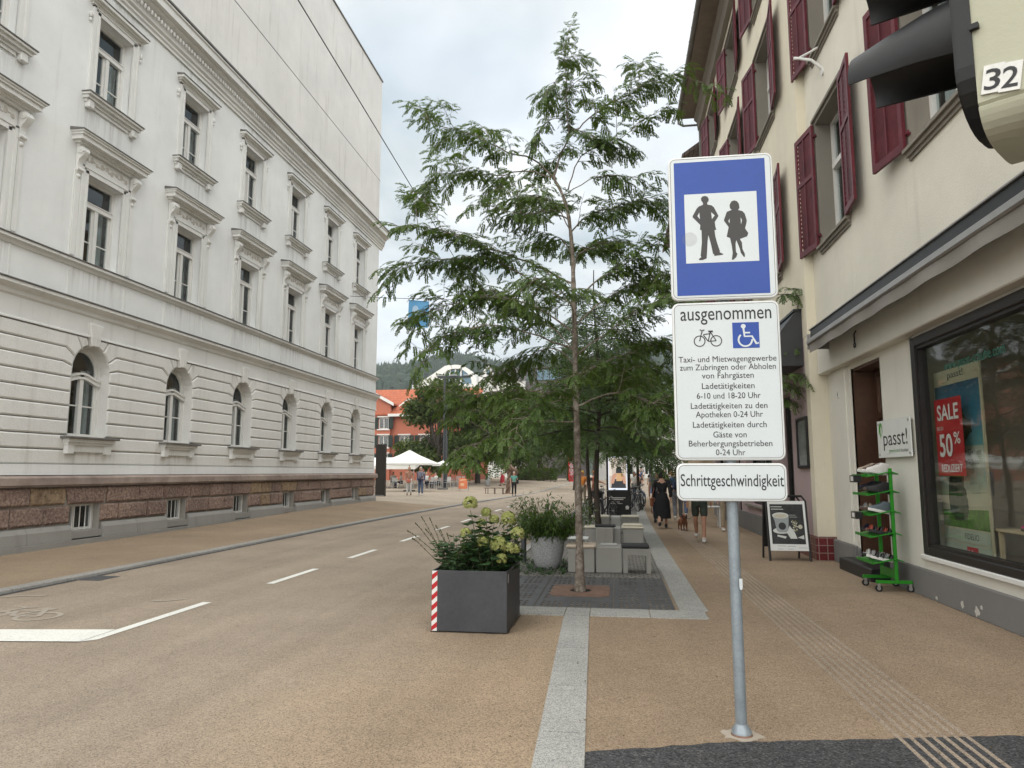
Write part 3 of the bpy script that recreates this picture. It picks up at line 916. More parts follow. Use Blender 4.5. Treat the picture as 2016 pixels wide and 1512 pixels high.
for h in hb + [(Y1+.1,0,0,0)]:
    a = cur; b = h[0]-.02
    n = max(1, round((b-a)/1.25))
    for k in range(n):
        p, q = a+(b-a)*k/n+.004, a+(b-a)*(k+1)/n-.004
        mb.add([fL(p,0,.0),fL(q,0,.0),fL(q,.40,.11),fL(p,.40,.11),fL(p,.2,.13),fL(q,.2,.13),fL(p,0,.13),fL(q,0,.13),fL(p,.50,.05),fL(q,.50,.05)],
               [(6,7,5,4),(4,5,3,2+1) if False else (4,5,2,3),(3,2,9,8),(0,6,4,3,8),(1,7,5,2,9)])
    cur = h[1]+.02
mb.box(XL-.02, XL+.16, Y0, Y1+.1, -.1, .165)
for h in hb: mb.box(XL-.3, XL+.09, h[0]-.02, h[1]+.02, .20, .34)
mb.build('concrete_base', M['plinth_conc'], WB)

# --- windows (each a part with its own sub-parts)
def lwin(c, kind, first):
    z0, z1, xw = {'gf':(2.44,None,XL-.30), 'f1':(6.38,8.42,XL-.24), 'f2':(10.28,12.3,XL-.24), 'b':(.36,.93,XL-.22)}[kind]
    mb = MB()
    if kind == 'b':
        a, b = c+.1-.46, c+.1+.46
        for (p,q,r_,s_) in ((a,a+.07,z0,z1),(b-.07,b,z0,z1),(a+.07,b-.07,z0,z0+.05),(a+.07,b-.07,z1-.05,z1)): mb.box(xw,xw+.06,p,q,r_,s_)
        mb.box(xw,xw+.05,a+.28,a+.33,z0+.05,z1-.05)
        w = mb.build('basement_window', M['frame_white'], WB)
        g_ = MB(); g_.box(xw-.004,xw+.004,a+.07,b-.07,z0+.05,z1-.05); g_.build('pane', M['pane'], w)
        g_ = MB()
        for k in range(5): g_.cyl((XL-.12,a+.12+k*.17,z0),(XL-.12,a+.12+k*.17,z1),.011,n=6)
        g_.build('bars', M['frame_white'], w)
        return
    a, b = c-HW, c+HW
    if kind == 'gf':
        n = 16
        for r0, r1, x0, x1 in ((HW-.075, HW, xw-.02, xw+.05), (HW-.13, HW-.075, xw-.02, xw+.02)):
            o_ = [(c-r1,z0)]+[(c+r1*math.cos(math.pi-math.pi*k/n), Z_SPR+r1*math.sin(math.pi*k/n)) for k in range(n+1)]+[(c+r1,z0)]
            i_ = [(c-r0,z0)]+[(c+r0*math.cos(math.pi-math.pi*k/n), Z_SPR+r0*math.sin(math.pi*k/n)) for k in range(n+1)]+[(c+r0,z0)]
            for k in range(len(o_)-1):
                vs = [(x, *p) for x in (x0,x1) for p in (o_[k],o_[k+1],i_[k+1],i_[k])]
                mb.add(vs, [(4,5,6,7),(0,1,5,4),(3,2,6,7),(0,3,7,4),(1,2,6,5)])
        # wavy transom: high in the middle, scrolled down at the jambs
        top = []; N = 20
        for k in range(N+1):
            u = -1+2*k/N
            top.append((c+u*(HW-.02), Z_SPR-.14 + .095*(math.cos(math.pi*u)+1)/2*1.3))
        for (dz0, dz1, dx) in ((-.15,-.10,.10),(-.10,-.05,.075),(-.05,.0,.11)):
            for p, q in zip(top, top[1:]):
                vs = [(x, *pp) for x in (xw-.01, xw+dx) for pp in ((p[0],p[1]+dz0),(q[0],q[1]+dz0),(q[0],q[1]+dz1),(p[0],p[1]+dz1))]
                mb.add(vs, [(4,5,6,7),(0,1,5,4),(3,2,6,7),(0,3,7,4),(1,2,6,5)])
        mb.box(xw-.012,xw+.075,c-.055,c+.055,z0+.002,Z_SPR-.05)
        for s in (-1,1): mb.box(xw-.012,xw+.032,c+s*.06,c+s*(HW-.13),z0+.69,z0+.72)
        mb.box(xw-.02,xw+.045,a+.07,b-.07,z0+.002,z0+.07)
        w = mb.build('arched_window', M['frame_white'], WB)
        g_ = MB()
        poly = [(c-HW+.1,z0+.03)]+[(c+HW-.1,z0+.03)]+[(c+(HW-.1)*math.cos(math.pi*k/n), Z_SPR+(HW-.1)*math.sin(math.pi*k/n)) for k in range(n+1)]
        g_.prism(poly, lambda u,v,d: (xw+d,u,v), -.004, .004); g_.build('pane', M['pane'], w)
        g_ = MB()
        cushion(g_, [(c-.12,Z_SPR+HW*.975),(c+.12,Z_SPR+HW*.975),(c+.21,5.02),(c-.21,5.02)], fL, -.06, .075, .02)
        g_.build('keystone', M['course'], w)
        g_ = MB()
        for s in (-1,1): curtain(g_, xw-.16, c+s*(HW-.22), .30, z0, 4.0)
        g_.build('curtain', M['curtain'], w)
        g_ = MB()
        g_.bbox(XL-.05,XL+.24,c-.80,c+.80,2.375,2.425,.01); g_.build('sill_slab', M['zinc'], w)
        g_ = MB()
        g_.box(XL-.0,XL+.17,c-.72,c+.72,2.30,2.374); g_.box(XL,XL+.12,c-.69,c+.69,2.24,2.30); g_.box(XL,XL+.075,c-.66,c+.66,2.09,2.24)
        for s in (-.58,.58): g_.box(XL,XL+.11,c+s-.09,c+s+.09,2.05,2.238)
        g_.build('sill', M['white_trim'], w)
        return
    zt = z1-.62 if kind == 'f1' else z1-.66
    for (p,q,r_,s_,dx) in ((a,a+.09,z0,z1,.05),(b-.09,b,z0,z1,.05),(a+.09,b-.09,z0,z0+.08,.045),(a+.09,b-.09,z1-.08,z1,.045),
                        (a+.09,b-.09,zt-.05,zt+.05,.085),(c-.05,c+.05,z0+.08,zt-.05,.07)):
        mb.box(xw-.02,xw+dx,p,q,r_,s_)
    mb.box(xw-.01,xw+.1,a+.085,b-.085,zt+.052,zt+.075)
    for s in (-1,1):
        for e in ((.05,.11),(HW-.14,HW-.09)):
            mb.box(xw-.02,xw+.025,c+s*e[0],c+s*e[1],z0+.08,zt-.05)
        mb.box(xw-.012,xw+.028,c+s*.11,c+s*(HW-.14),z0+.56,z0+.585)
    w = mb.build('sash_window', M['frame_white'], WB)
    g_ = MB(); g_.box(xw-.004,xw+.004,a+.06,b-.06,z0+.05,z1-.05); g_.build('pane', M['pane'], w)
    g_ = MB()
    for s in (-1,1): curtain(g_, xw-.18, c+s*(HW-.24), .34 if kind == 'f1' else .46, z0, zt+.05)
    g_.build('curtain', M['curtain'], w)
    # stone surround
    g_ = MB()
    zs = z0 if kind == 'f1' else 10.30
    for s in (-1,1):
        g_.box(XL-.01,XL+.05,c+s*HW,c+s*(HW+.07),zs,z1+.07)
        g_.box(XL-.01,XL+.035,c+s*(HW+.07),c+s*(HW+.15),zs,z1+.10)
        g_.box(XL-.01,XL+.055,c+s*(HW+.15),c+s*(HW+.22),zs,z1+.16)
        if kind == 'f1':
            g_.box(XL-.01,XL+.03,c+s*(HW+.22),c+s*(HW+.40),zs,z1-.02)
            g_.box(XL-.01,XL+.045,c+s*(HW+.245),c+s*(HW+.375),zs+.05,z1-.1)
    g_.box(XL-.01,XL+.05,c-HW-.07,c+HW+.07,z1,z1+.072)
    g_.box(XL-.01,XL+.035,c-HW-.15,c+HW+.15,z1+.072,z1+.12)
    g_.box(XL-.01,XL+.055,c-HW-.22,c+HW+.22,z1+.12,z1+.175)
    if kind == 'f2':
        for s in (-1,1):
            g_.ell((XL+.03,c+s*(HW+.29),z1-.12),(.04,.05,.07),8,6); g_.ell((XL+.025,c+s*(HW+.29),z1-.24),(.03,.035,.05),8,6)
    g_.build('surround', M['white_trim'], w)
    g_ = MB()
    if kind == 'f1':
        zb = 8.98
        hw = 1.14
        for (x, e, p, q) in ((.10,-.16,zb-.06,zb),(.16,-.10,zb,zb+.05),(.27,-.03,zb+.05,zb+.15),(.31,.0,zb+.15,zb+.20),(.34,.03,zb+.20,zb+.235)):
            g_.box(XL-.01,XL+x,c-hw-e,c+hw+e,p,q)
        h = g_.build('hood', M['white_trim'], w)
        g_ = MB(); g_.add([fL(c-hw-.05,zb+.235,.36),fL(c+hw+.05,zb+.235,.36),fL(c+hw+.05,zb+.255,.36),fL(c-hw-.05,zb+.255,.36),fL(c-hw-.05,zb+.31,0),fL(c+hw+.05,zb+.31,0),fL(c-hw-.05,zb+.235,0),fL(c+hw+.05,zb+.235,0)],
             [(0,1,2,3),(3,2,5,4),(0,3,4,6),(1,7,5,2),(0,6,7,1)])
        g_.build('hood_flashing', M['zinc'], w)
        for s in (-1,1):                          # scrolled consoles
            g_ = MB()
            cy = c+s*(HW+.31)
            prof = [(.0,8.30),(.05,8.32),(.07,8.42),(.05,8.5),(.09,8.62),(.17,8.70),(.21,8.80),(.19,8.88),(.14,8.915),(.0,8.918)]
            g_.prism(prof, lambda u,v,d: (XL+.01+u,cy+d,v), -.075, .075)
            g_.cyl((XL+.14,cy-.10,8.82),(XL+.14,cy+.10,8.82),.075,n=12)
            g_.ell((XL+.14,cy+.1,8.82),(.03,.02,.03),8,5); g_.ell((XL+.14,cy-.1,8.82),(.03,.02,.03),8,5)
            g_.cyl((XL+.065,cy-.085,8.40),(XL+.065,cy+.085,8.40),.045,n=10)
            g_.ell((XL+.05,cy,8.25),(.035,.05,.05),8,6)
            g_.build('console', M['white_trim'], w, True, angle=35)
        g_ = MB(); g_.box(XL-.01,XL+.022,c-HW-.2,c+HW+.2,8.60,8.91); 
        g_.mi = 1
        for k in range(9):
            u = c-.66+k*.165
            g_.ell((XL+.024,u,8.76+.03*math.sin(k*2.1)),(.016,.055,.05+.02*(k%2)),8,5)
            if k < 8: g_.ell((XL+.022,u+.08,8.72+.05*(k%2)),(.012,.05,.018),6,4)
        g_.build('frieze', [M['white_trim'], M['frieze']], w)
    else:
        zb = 12.47
        for (x, e, p, q) in ((.07,-.08,zb,zb+.05),(.13,-.04,zb+.05,zb+.09),(.20,.0,zb+.09,zb+.16)):
            g_.box(XL-.01,XL+x,c-.93-e,c+.93+e,p,q)
        g_.build('hood', M['white_trim'], w)
        g_ = MB(); g_.add([fL(c-.95,zb+.161,.22),fL(c+.95,zb+.161,.22),fL(c+.95,zb+.18,.22),fL(c-.95,zb+.18,.22),fL(c-.95,zb+.22,0),fL(c+.95,zb+.22,0),fL(c-.95,zb+.161,0),fL(c+.95,zb+.161,0)],
             [(0,1,2,3),(3,2,5,4),(0,3,4,6),(1,7,5,2),(0,6,7,1)])
        g_.build('hood_flashing', M['zinc'], w)
        g_ = MB()
        g_.box(XL-.01,XL+.21,c-.93,c+.93,10.20,10.25); g_.box(XL-.01,XL+.15,c-.9,c+.9,10.13,10.20); g_.box(XL-.01,XL+.08,c-.86,c+.86,10.06,10.13)
        for s in (-1,1): g_.bbox(XL-.01,XL+.12,c+s*.74-.09,c+s*.74+.09,9.93,10.13,.02)
        g_.box(XL-.01,XL+.04,c-.6,c+.6,9.98,10.06)
        g_.build('sill', M['white_trim'], w)
        g_ = MB(); g_.box(XL-.25,XL+.235,c-.95,c+.95,10.252,10.272); g_.build('sill_slab', M['zinc'], w)
def curtain(mb, x, yc, w, z0, z1, n=10):
    pts = [(x+.018*math.sin(k*1.9), yc-w/2+w*k/n) for k in range(n+1)]
    for (a, b), (c, d) in zip(pts, pts[1:]): mb.quad((a,b,z0),(c,d,z0),(c,d,z1),(a,b,z1))
for c in BAY:
    for k in ('b','gf','f1','f2'): lwin(c, k, False)
# ================================================================ RIGHT SIDE: cream corner house with the shoe shop
M['cream'] = plaster('cream_render', (.73,.70,.61), (.40,.37,.31), .36, True, .55, 40)
M['cream2'] = plaster('pale_yellow_render', (.73,.68,.55), (.40,.36,.29), .36, True, .5, 40)
M['cream_smooth'] = plaster('cream_shopfront', (.70,.685,.62), (.42,.40,.36), .25, True, .15, 50)
M['pink'] = plaster('pink_shopfront', (.45,.35,.355), (.27,.2,.2), .3, True, .15, 50)
M['plinth_grey'] = plaster('grey_plinth_paint', (.19,.185,.18), (.33,.31,.28), .35, False, .3, 40)
M['shutter_red'] = mat('red_shutter_paint', (.122,.021,.030), .5, .4, 3, 30, .15, 60, .4)
M['jamb_stone'] = plaster('grey_window_stone', (.24,.22,.19), (.13,.12,.10), .5, True, .3, 50)
M['frame_dark'] = mat('dark_brown_frame', (.018,.015,.014), .45, .3, 4, 40)
M['door_wood'] = mat('brown_door_wood', (.075,.034,.018), .5, .35, 2, 30)
M['black'] = mat('black_paint', (.013,.013,.014), .45, .3, 4, 40)
M['charcoal'] = mat('charcoal_panel', (.035,.036,.04), .5, .2, 3, 40)
M['valance'] = plaster('awning_fabric', (.27,.255,.235), (.13,.12,.11), .6, False, .2, 60)
M['alu'] = mat('grey_aluminium', (.34,.33,.32), .4, .12, 3, 60, 0, 60, .6)
M['shop_glass'] = glassy('shop_glass', (.93,.95,.94), .10)
M['roof_tile'] = brick_mat('dark_roof_tile', (.10,.075,.065), (.13,.10,.085), (.04,.03,.03), .3, .2, .02, 'yx')
M['soffit'] = mat('soffit_brown', (.19,.15,.115), .8, .2, 3, 30)
M['tile_red'] = brick_mat('oxblood_tile', (.12,.018,.022), (.16,.028,.03), (.28,.19,.17), .155, .14, .008, 'yz', 0, .3, .25)
M['tile_red_end'] = brick_mat('oxblood_tile_end', (.12,.018,.022), (.16,.028,.03), (.28,.19,.17), .155, .14, .008, 'xz', 0, .3, .25)
M['shop_floor'] = mat('shop_floor', (.36,.29,.21), .5, .2, 3, 20)
M['shop_wall'] = mat('shop_wall', (.42,.38,.32), .9, .15, .9, 8)
XG, XU, X2 = 4.05, 3.90, 3.72
YS_ = 14.35
H1 = thing('corner_house', 'cream rendered house on the right with red shutters above the shoe shop window', 'building', (4.05,9,0), world=True)
H2 = thing('pink_shop_house', 'pale yellow house with pink shopfront and red shutters, further down the right side', 'building', (3.72,20,0), world=True)
ZR = 16.3
def shutter(w, X, yh, yf, z0, z1, ajar):
    "louvred leaf hinged at yh, free edge at yf, opened back against the wall"
    mb = MB()
    L = abs(yf-yh); s = 1 if yf > yh else -1
    def P(u, v, d): return (X - .03 - d - u*math.sin(ajar), yh + s*u*math.cos(ajar), v)
    def bar(u0,u1,v0,v1,d0=0.,d1=.045):
        vs = [P(u,v,d) for d in (d0,d1) for u,v in ((u0,v0),(u1,v0),(u1,v1),(u0,v1))]
        mb.add(vs, [(3,2,1,0),(4,5,6,7),(0,1,5,4),(1,2,6,5),(2,3,7,6),(3,0,4,7)])
    zm = z0 + (z1-z0)*.60
    bar(0,.085,z0,z1); bar(L-.085,L,z0,z1)
    bar(.085,L-.085,z0,z0+.11); bar(.085,L-.085,z1-.10,z1); bar(.085,L-.085,zm-.045,zm+.045)
    for a, b in ((z0+.11,zm-.045),(zm+.045,z1-.10)):
        n = max(3, int((b-a)/.085))
        for k in range(n):
            v = a + (b-a)*k/n; h = (b-a)/n
            vs = [P(.06,v,.004),P(L-.06,v,.004),P(L-.06,v+h*1.4,.034),P(.06,v+h*1.4,.034)]
            vs += [P(.06,v,-.006),P(L-.06,v,-.006),P(L-.06,v+h*1.4,.024),P(.06,v+h*1.4,.024)]
            mb.add(vs, [(0,1,2,3),(7,6,5,4),(0,4,5,1),(3,2,6,7)])
        bar(L*.5-.012,L*.5+.012,a,b,.036,.046)
    for v in (z0+.2, z1-.25):
        mb.cyl((X-.015,yh-s*.03,v-.03),(X-.015,yh-s*.03,v+.05),.018,n=6)
        mb.box(X-.05,X+.01,yh-s*.06,yh-s*.0,v-.01,v+.015)
    mb.build('shutter', M['shutter_red'], w)
def rwin(house, X, c, wd, z0, z1, rev=.30, shut=True, ajar=.12):
    a, b = c-wd/2, c+wd/2
    mb = MB(); xw = X+rev
    zt = z0+(z1-z0)*.62
    for (p,q,r_,s_,d) in ((a+.02,a+.11,z0,z1,.05),(b-.11,b-.02,z0,z1,.05),(a+.11,b-.11,z0,z0+.08,.05),(a+.11,b-.11,z1-.08,z1,.05),
                          (a+.11,b-.11,zt-.05,zt+.05,.08),(c-.05,c+.05,z0+.08,zt-.05,.06),(c-.04,c+.04,zt+.05,z1-.08,.05)):
        mb.box(xw-d,xw+.03,p,q,r_,s_)
    w = mb.build('casement_window', M['frame_white'], house)
    g_ = MB(); g_.box(xw-.004,xw+.004,a+.1,b-.1,z0+.07,z1-.07); g_.build('pane', M['pane'], w)
    g_ = MB()
    for s in (-1,1): curtain(g_, xw+.12, c+s*wd*.3, wd*.3, z0, z1)
    g_.build('curtain', M['curtain'], w)
    g_ = MB()                                       # stone jambs
    for s in (-1,1):
        e = c+s*wd/2
        g_.box(X-.03,X+rev,e,e-s*.022,z0,z1); g_.box(X-.03,X+.002,e+s*.0,e+s*.09,z0-.01,z1+.09)
        g_.box(X-.045,X-.029,e+s*.05,e+s*.09,z0,z1+.05)
    g_.box(X-.03,X+rev,a+.024,b-.024,z1-.022,z1); g_.box(X-.028,X+.002,a,b,z1,z1+.09)
    g_.box(X-.075,X-.03,a-.10,b+.10,z1+.05,z1+.105)
    g_.build('jamb', M['jamb_stone'], w)
    g_ = MB(); g_.box(X-.10,X+rev-.06,a-.06,b+.06,z0-.05,z0-.004); g_.box(X-.06,X+.01,a-.04,b+.04,z0-.11,z0-.05); g_.box(X-.03,X+.01,a-.02,b+.02,z0-.16,z0-.11)
    g_.build('sill', M['jamb_stone'], w)
    if shut:
        sw = wd/2-.02
        shutter(w, X-.02, a-.01, a-.01-sw, z0+.0, z1-.0, ajar)
        shutter(w, X-.02, b+.01, b+.01+sw, z0+.0, z1-.0, ajar*1.3)
W1 = [(c, z0, z1) for c in (4.62, 8.75, 12.86) for z0, z1 in ((5.86,8.28),(9.6,12.0),(13.1,15.2))]
W2 = [(c, z0, z1) for c in (17.0,21.25,25.6) for z0, z1 in ((6.07,8.25),(9.86,12.1),(13.3,15.15))]
wd1, wd2 = 1.62, 1.74
fU = frame_yz(XU,-1); fG = frame_yz(XG,-1); f2_ = frame_yz(X2,-1)
mb = MB()
facade(mb, fU, 1.0, YS_, 4.3, ZR, [(c-wd1/2,c+wd1/2,a,b) for c,a,b in W1], .30)
mb.mi = 1
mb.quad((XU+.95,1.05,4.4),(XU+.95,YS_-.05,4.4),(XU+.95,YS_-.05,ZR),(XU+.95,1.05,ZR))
mb.mi = 0
mb.quad((XU,1.0,4.3),(XU+10,1.0,4.3),(XU+10,1.0,ZR),(XU,1.0,ZR))
mb.quad((XU,1.0,4.3),(XG+.2,1.0,4.3),(XG+.2,YS_,4.3),(XU,YS_,4.3))
mb.build('upper_wall', [M['cream'], M['dark_room']], H1)
mb = MB()
SH = (5.55,10.32,.57,3.46); DR = (11.62,12.95,-.1,3.42)
facade(mb, fG, 1.0, YS_, 0, 4.3, [SH, DR], .12)
mb.quad((XG,1.0,0),(XG+9,1.0,0),(XG+9,1.0,4.3),(XG,1.0,4.3))
mb.bbox(XG-.045,XG+.03,13.2,14.0,.40,3.5,.012)            # pilaster with its grooves
mb.box(XG-.02,XG+.03,13.02,13.2,.38,3.48)
for s in (10.33,10.45): pass
mb.build('shop_wall', M['cream_smooth'], H1)
mb = MB(); mb.bbox(XU-.03,XG+.1,1.0,YS_-.02,3.50,4.26,.015); mb.build('lintel_beam', M['cream_smooth'], H1)
mb = MB()
for a, b in ((1.0,11.60),(12.97,13.9),):
    mb.bbox(XG-.035,XG+.02,a,b,-.05,.37,.012)
mb.bbox(XG-.07,XG+.02,13.05,14.30,-.05,.40,.012)
mb.build('plinth', M['plinth_grey'], H1)
# doorway
mb = MB()
mb.box(XG+.0,XG+.62,DR[0]-.02,DR[0],.0,3.42); mb.box(XG,XG+.62,DR[1],DR[1]+.02,.0,3.42)
d = mb.build('door_reveal', M['cream_smooth'], H1)
mb = MB()
x = XG+.42
for (p,q,r_,s_) in ((DR[0],DR[0]+.1,.0,3.40),(DR[1]-.12,DR[1],.0,3.40),(DR[0]+.1,DR[1]-.12,3.28,3.40),(DR[0]+.1,DR[1]-.12,2.55,2.65)): mb.box(x-.06,x+.06,p,q,r_,s_)
mb.box(XG+.02,x-.06,DR[1]-.035,DR[1]-.003,.0,3.40); mb.box(XG+.02,x-.06,DR[0],DR[1],3.37,3.41)
dr = mb.build('shop_door', M['door_wood'], H1)
mb = MB(); mb.box(x-.02,x+.02,DR[0]+.1,DR[1]-.12,.12,2.55)
for z0, z1 in ((.25,1.0),(1.15,2.4)): mb.bbox(x-.035,x-.018,DR[0]+.25,DR[1]-.27,z0,z1,.01)
mb.build('door_leaf', M['door_wood'], dr)
mb = MB(); mb.box(x-.004,x+.004,DR[0]+.1,DR[1]-.12,2.65,3.28); mb.build('pane', M['pane'], dr)
mb = MB(); mb.cyl((x-.09,DR[0]+.2,1.05),(x-.09,DR[0]+.32,1.05),.012,n=8); mb.cyl((x-.09,DR[0]+.2,1.05),(x-.02,DR[0]+.2,1.05),.012,n=8)
mb.build('handle', M['alu'], dr)
mb = MB(); mb.bbox(XG-.30,XG+.5,DR[0]+.02,DR[1]+.25,-.02,.2,.015); tag(mb.build('door_step', M['black'], H1), 'dark stone step at the shop door')
# shop window
mb = MB()
a, b, z0, z1 = SH
for (p,q,r_,s_) in ((a,a+.11,z0,z1),(b-.12,b,z0,z1),(a+.11,b-.12,z0,z0+.10),(a+.11,b-.12,z1-.13,z1)): mb.bbox(XG-.05,XG+.12,p,q,r_,s_,.012)
for (p,q,r_,s_) in ((a+.11,a+.15,z0+.1,z1-.13),(b-.16,b-.12,z0+.1,z1-.13),(a+.15,b-.16,z0+.1,z0+.14),(a+.15,b-.16,z1-.17,z1-.13)): mb.box(XG-.02,XG+.1,p,q,r_,s_)
mb.box(XG-.02,XG+.1,7.0,7.05,z0+.14,z1-.17)
sw = mb.build('shop_window', M['frame_dark'], H1)
mb = MB(); mb.box(XG+.035,XG+.045,a+.13,b-.14,z0+.12,z1-.15); mb.build('pane', M['shop_glass'], sw)
mb = MB(); mb.bbox(XG-.06,XG+.03,a-.1,b+.09,z0-.07,z0-.004,.012); mb.box(XG-.012,XG+.03,b+.004,b+.09,z0,z1+.05); mb.box(XG-.012,XG+.03,a-.1,b+.09,z1+.004,z1+.04)
mb.build('window_surround', M['frame_white'], sw)
M['url_green'] = mat('green_window_lettering', (.01,.13,.085), .6, .1)
mb = MB(); put_text(mb, 'www.passt-schuhe.com', frame_yz(XG+.03,-1), 8.80, 2.90, width=1.42, height=.13, d=.002, flip=-1); mb.build('window_lettering', M['url_green'], sw)
mb = MB()                                            # the room behind
mb.box(XG+.06,XG+2.6,a-.6,b+.15,.50,.54); mb.mi = 1
mb.quad((XG+2.6,a-.6,.5),(XG+2.6,b+.15,.5),(XG+2.6,b+.15,3.7),(XG+2.6,a-.6,3.7)); mb.quad((XG+.13,b+.15,.5),(XG+2.6,b+.15,.5),(XG+2.6,b+.15,3.7),(XG+.13,b+.15,3.7))
mb.quad((XG+.13,a-.6,.5),(XG+2.6,a-.6,.5),(XG+2.6,a-.6,3.7),(XG+.13,a-.6,3.7)); mb.quad((XG+.06,a-.6,3.7),(XG+2.6,a-.6,3.7),(XG+2.6,b+.15,3.7),(XG+.06,b+.15,3.7))
for k in range(5): mb.box(XG+2.2,XG+2.55,6+k*.9,6.8+k*.9,.54,1.6+.3*(k%2))
mb.build('shop_room', [M['shop_floor'], M['shop_wall']], H1)
# house 2
mb = MB()
facade(mb, f2_, YS_, 28.8, 4.3, ZR, [(c-wd2/2,c+wd2/2,a,b) for c,a,b in W2], .30)
mb.mi = 1
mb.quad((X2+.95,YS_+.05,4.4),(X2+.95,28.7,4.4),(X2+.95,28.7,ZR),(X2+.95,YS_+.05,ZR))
mb.mi = 0
mb.quad((X2,YS_,.0),(XG+.1,YS_,.0),(XG+.1,YS_,ZR),(X2,YS_,ZR)); mb.quad((X2,28.8,0),(X2+9,28.8,0),(X2+9,28.8,ZR),(X2,28.8,ZR))
mb.build('upper_wall', [M['cream2'], M['dark_room']], H2)
mb = MB()
P2 = [(15.95,17.3,.05,3.35),(18.1,21.6,.75,3.2),(22.6,24.0,.05,3.2),(24.6,28.2,.75,3.2)]
facade(mb, f2_, YS_+.28, 28.8, 0, 4.296, P2, .30)
mb.build('shopfront_wall', M['pink'], H2)
mb = MB(); mb.quad((X2,YS_,0),(X2,YS_+.28,0),(X2,YS_+.28,4.296),(X2,YS_,4.296)); mb.build('pilaster', M['cream2'], H2)
mb = MB(); mb.box(X2-.04,X2+.02,YS_+.0,15.9,-.05,.44); mb.mi = 1; mb.box(X2-.04,XG+.0,YS_-.045,YS_-.001,-.05,.44)
mb.build('tile_base', [M['tile_red'], M['tile_red_end']], H2)
for i, (a,b,z0,z1) in enumerate(P2):
    mb = MB(); x = X2+.24
    for (p,q,r_,s_) in ((a,a+.08,z0,z1),(b-.08,b,z0,z1),(a+.08,b-.08,z0,z0+.08),(a+.08,b-.08,z1-.08,z1)): mb.box(x-.05,x+.04,p,q,r_,s_)
    if b-a > 2: mb.box(x-.04,x+.03,(a+b)/2-.03,(a+b)/2+.03,z0+.08,z1-.08)
    nm = 'shop_window' if z0 > .5 else 'shop_door'
    w = mb.build(nm, M['frame_dark'], H2)
    mb = MB(); mb.box(x-.004,x+.004,a+.08,b-.08,z0+.08,z1-.08); mb.build('pane', M['pane'], w)
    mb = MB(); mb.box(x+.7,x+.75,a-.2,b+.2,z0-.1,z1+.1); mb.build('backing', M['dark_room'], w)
    if z0 > .5:
        mb = MB(); mb.bbox(X2-.08,X2+.2,a-.05,b+.05,z0-.06,z0-.005,.01); mb.build('sill', M['jamb_stone'], w)
mb = MB(); mb.bbox(X2-.03,X2+.02,17.4,28.8,-.05,.5,.01); mb.build('plinth', M['plinth_grey'], H2)
# roofs, eaves, gutters
for H, xw, ya, yb, nm in ((H1,XU,1.0,YS_-.02,'a'),(H2,X2,YS_,28.8,'b')):
    mb = MB()
    mb.box(xw-.85,xw+.0,ya,yb+.0,ZR-.06,ZR+.02); mb.mi = 1
    pr = [(-.16,ZR-.62),(.0,ZR-.62),(.0,ZR-.06),(-.30,ZR-.06),(-.30,ZR-.16),(-.20,ZR-.26)]
    n = len(pr); vs = [(xw+u,y,z) for y in (ya,yb) for u,z in pr]
    mb.add(vs, [tuple(range(n)),tuple(range(2*n-1,n-1,-1))]+[(i,(i+1)%n,n+(i+1)%n,n+i) for i in range(n)])
    mb.build('eaves', [M['soffit'], M['jamb_stone']], H)
    mb = MB(); mb.add([(xw-.9,ya,ZR+.03),(xw-.9,yb+.1,ZR+.03),(xw+6,yb+.1,ZR+5.2),(xw+6,ya,ZR+5.2),(xw-.9,ya,ZR+.09),(xw-.9,yb+.1,ZR+.09),(xw+6,yb+.1,ZR+5.26),(xw+6,ya,ZR+5.26)],
        [(4,5,6,7),(0,3,2,1),(0,1,5,4),(1,2,6,5),(3,0,4,7)]); mb.build('roof', M['roof_tile'], H)
    mb = MB()
    pr = circle_pts(0,0,.085,10,180,360)
    vs = [(xw-.93+u,y,ZR+.03+z) for y in (ya,yb+.12) for u,z in pr]; n = len(pr)
    mb.add(vs, [(i,i+1,n+i+1,n+i) for i in range(n-1)]+[tuple(range(n)),tuple(range(n,2*n))])
    y = ya+.3
    while y < yb: mb.tube([(xw-.93+u*1.08,y,ZR+.03+z*1.08) for u,z in pr], .012, 5); y += .8
    if nm == 'b':
        mb.tube([(xw-.93,yb+.05,ZR-.05),(xw-.93,yb+.05,ZR-.22),(xw-.75,yb+.02,ZR-.35),(xw-.12,yb-.12,ZR-.42),(xw-.1,yb-.14,ZR-.7),(xw-.1,yb-.14,5)], .045, 8)
    mb.build('gutter', M['zinc'], H)
for c,a,b in W1: rwin(H1, XU, c, wd1, a, b)
for c,a,b in W2: rwin(H2, X2, c, wd2, a, b)
# small flagpole socket between the windows
mb = MB()
p = Vector((XU,13.05,9.05))
mb.tube([p+Vector((0,0,0)), p+Vector((-.18,.05,.22)), p+Vector((-.34,.30,.42)), p+Vector((-.38,.42,.5))], [.03,.028,.026,.03], 8)
mb.tube([p+Vector((0,.02,.48)), p+Vector((-.18,.12,.42)), p+Vector((-.33,.28,.42))], .022, 8)
mb.cyl(p+Vector((.0,0,-.06)), p+Vector((-.03,0,-.06)), .06, n=10); mb.cyl(p+Vector((.0,.02,.48)), p+Vector((-.03,.02,.48)), .06, n=10)
tag(mb.build('flagpole_bracket', M['frame_white'], org=p), 'small cream metal flagpole bracket fixed beside an upper shutter', 'bracket')
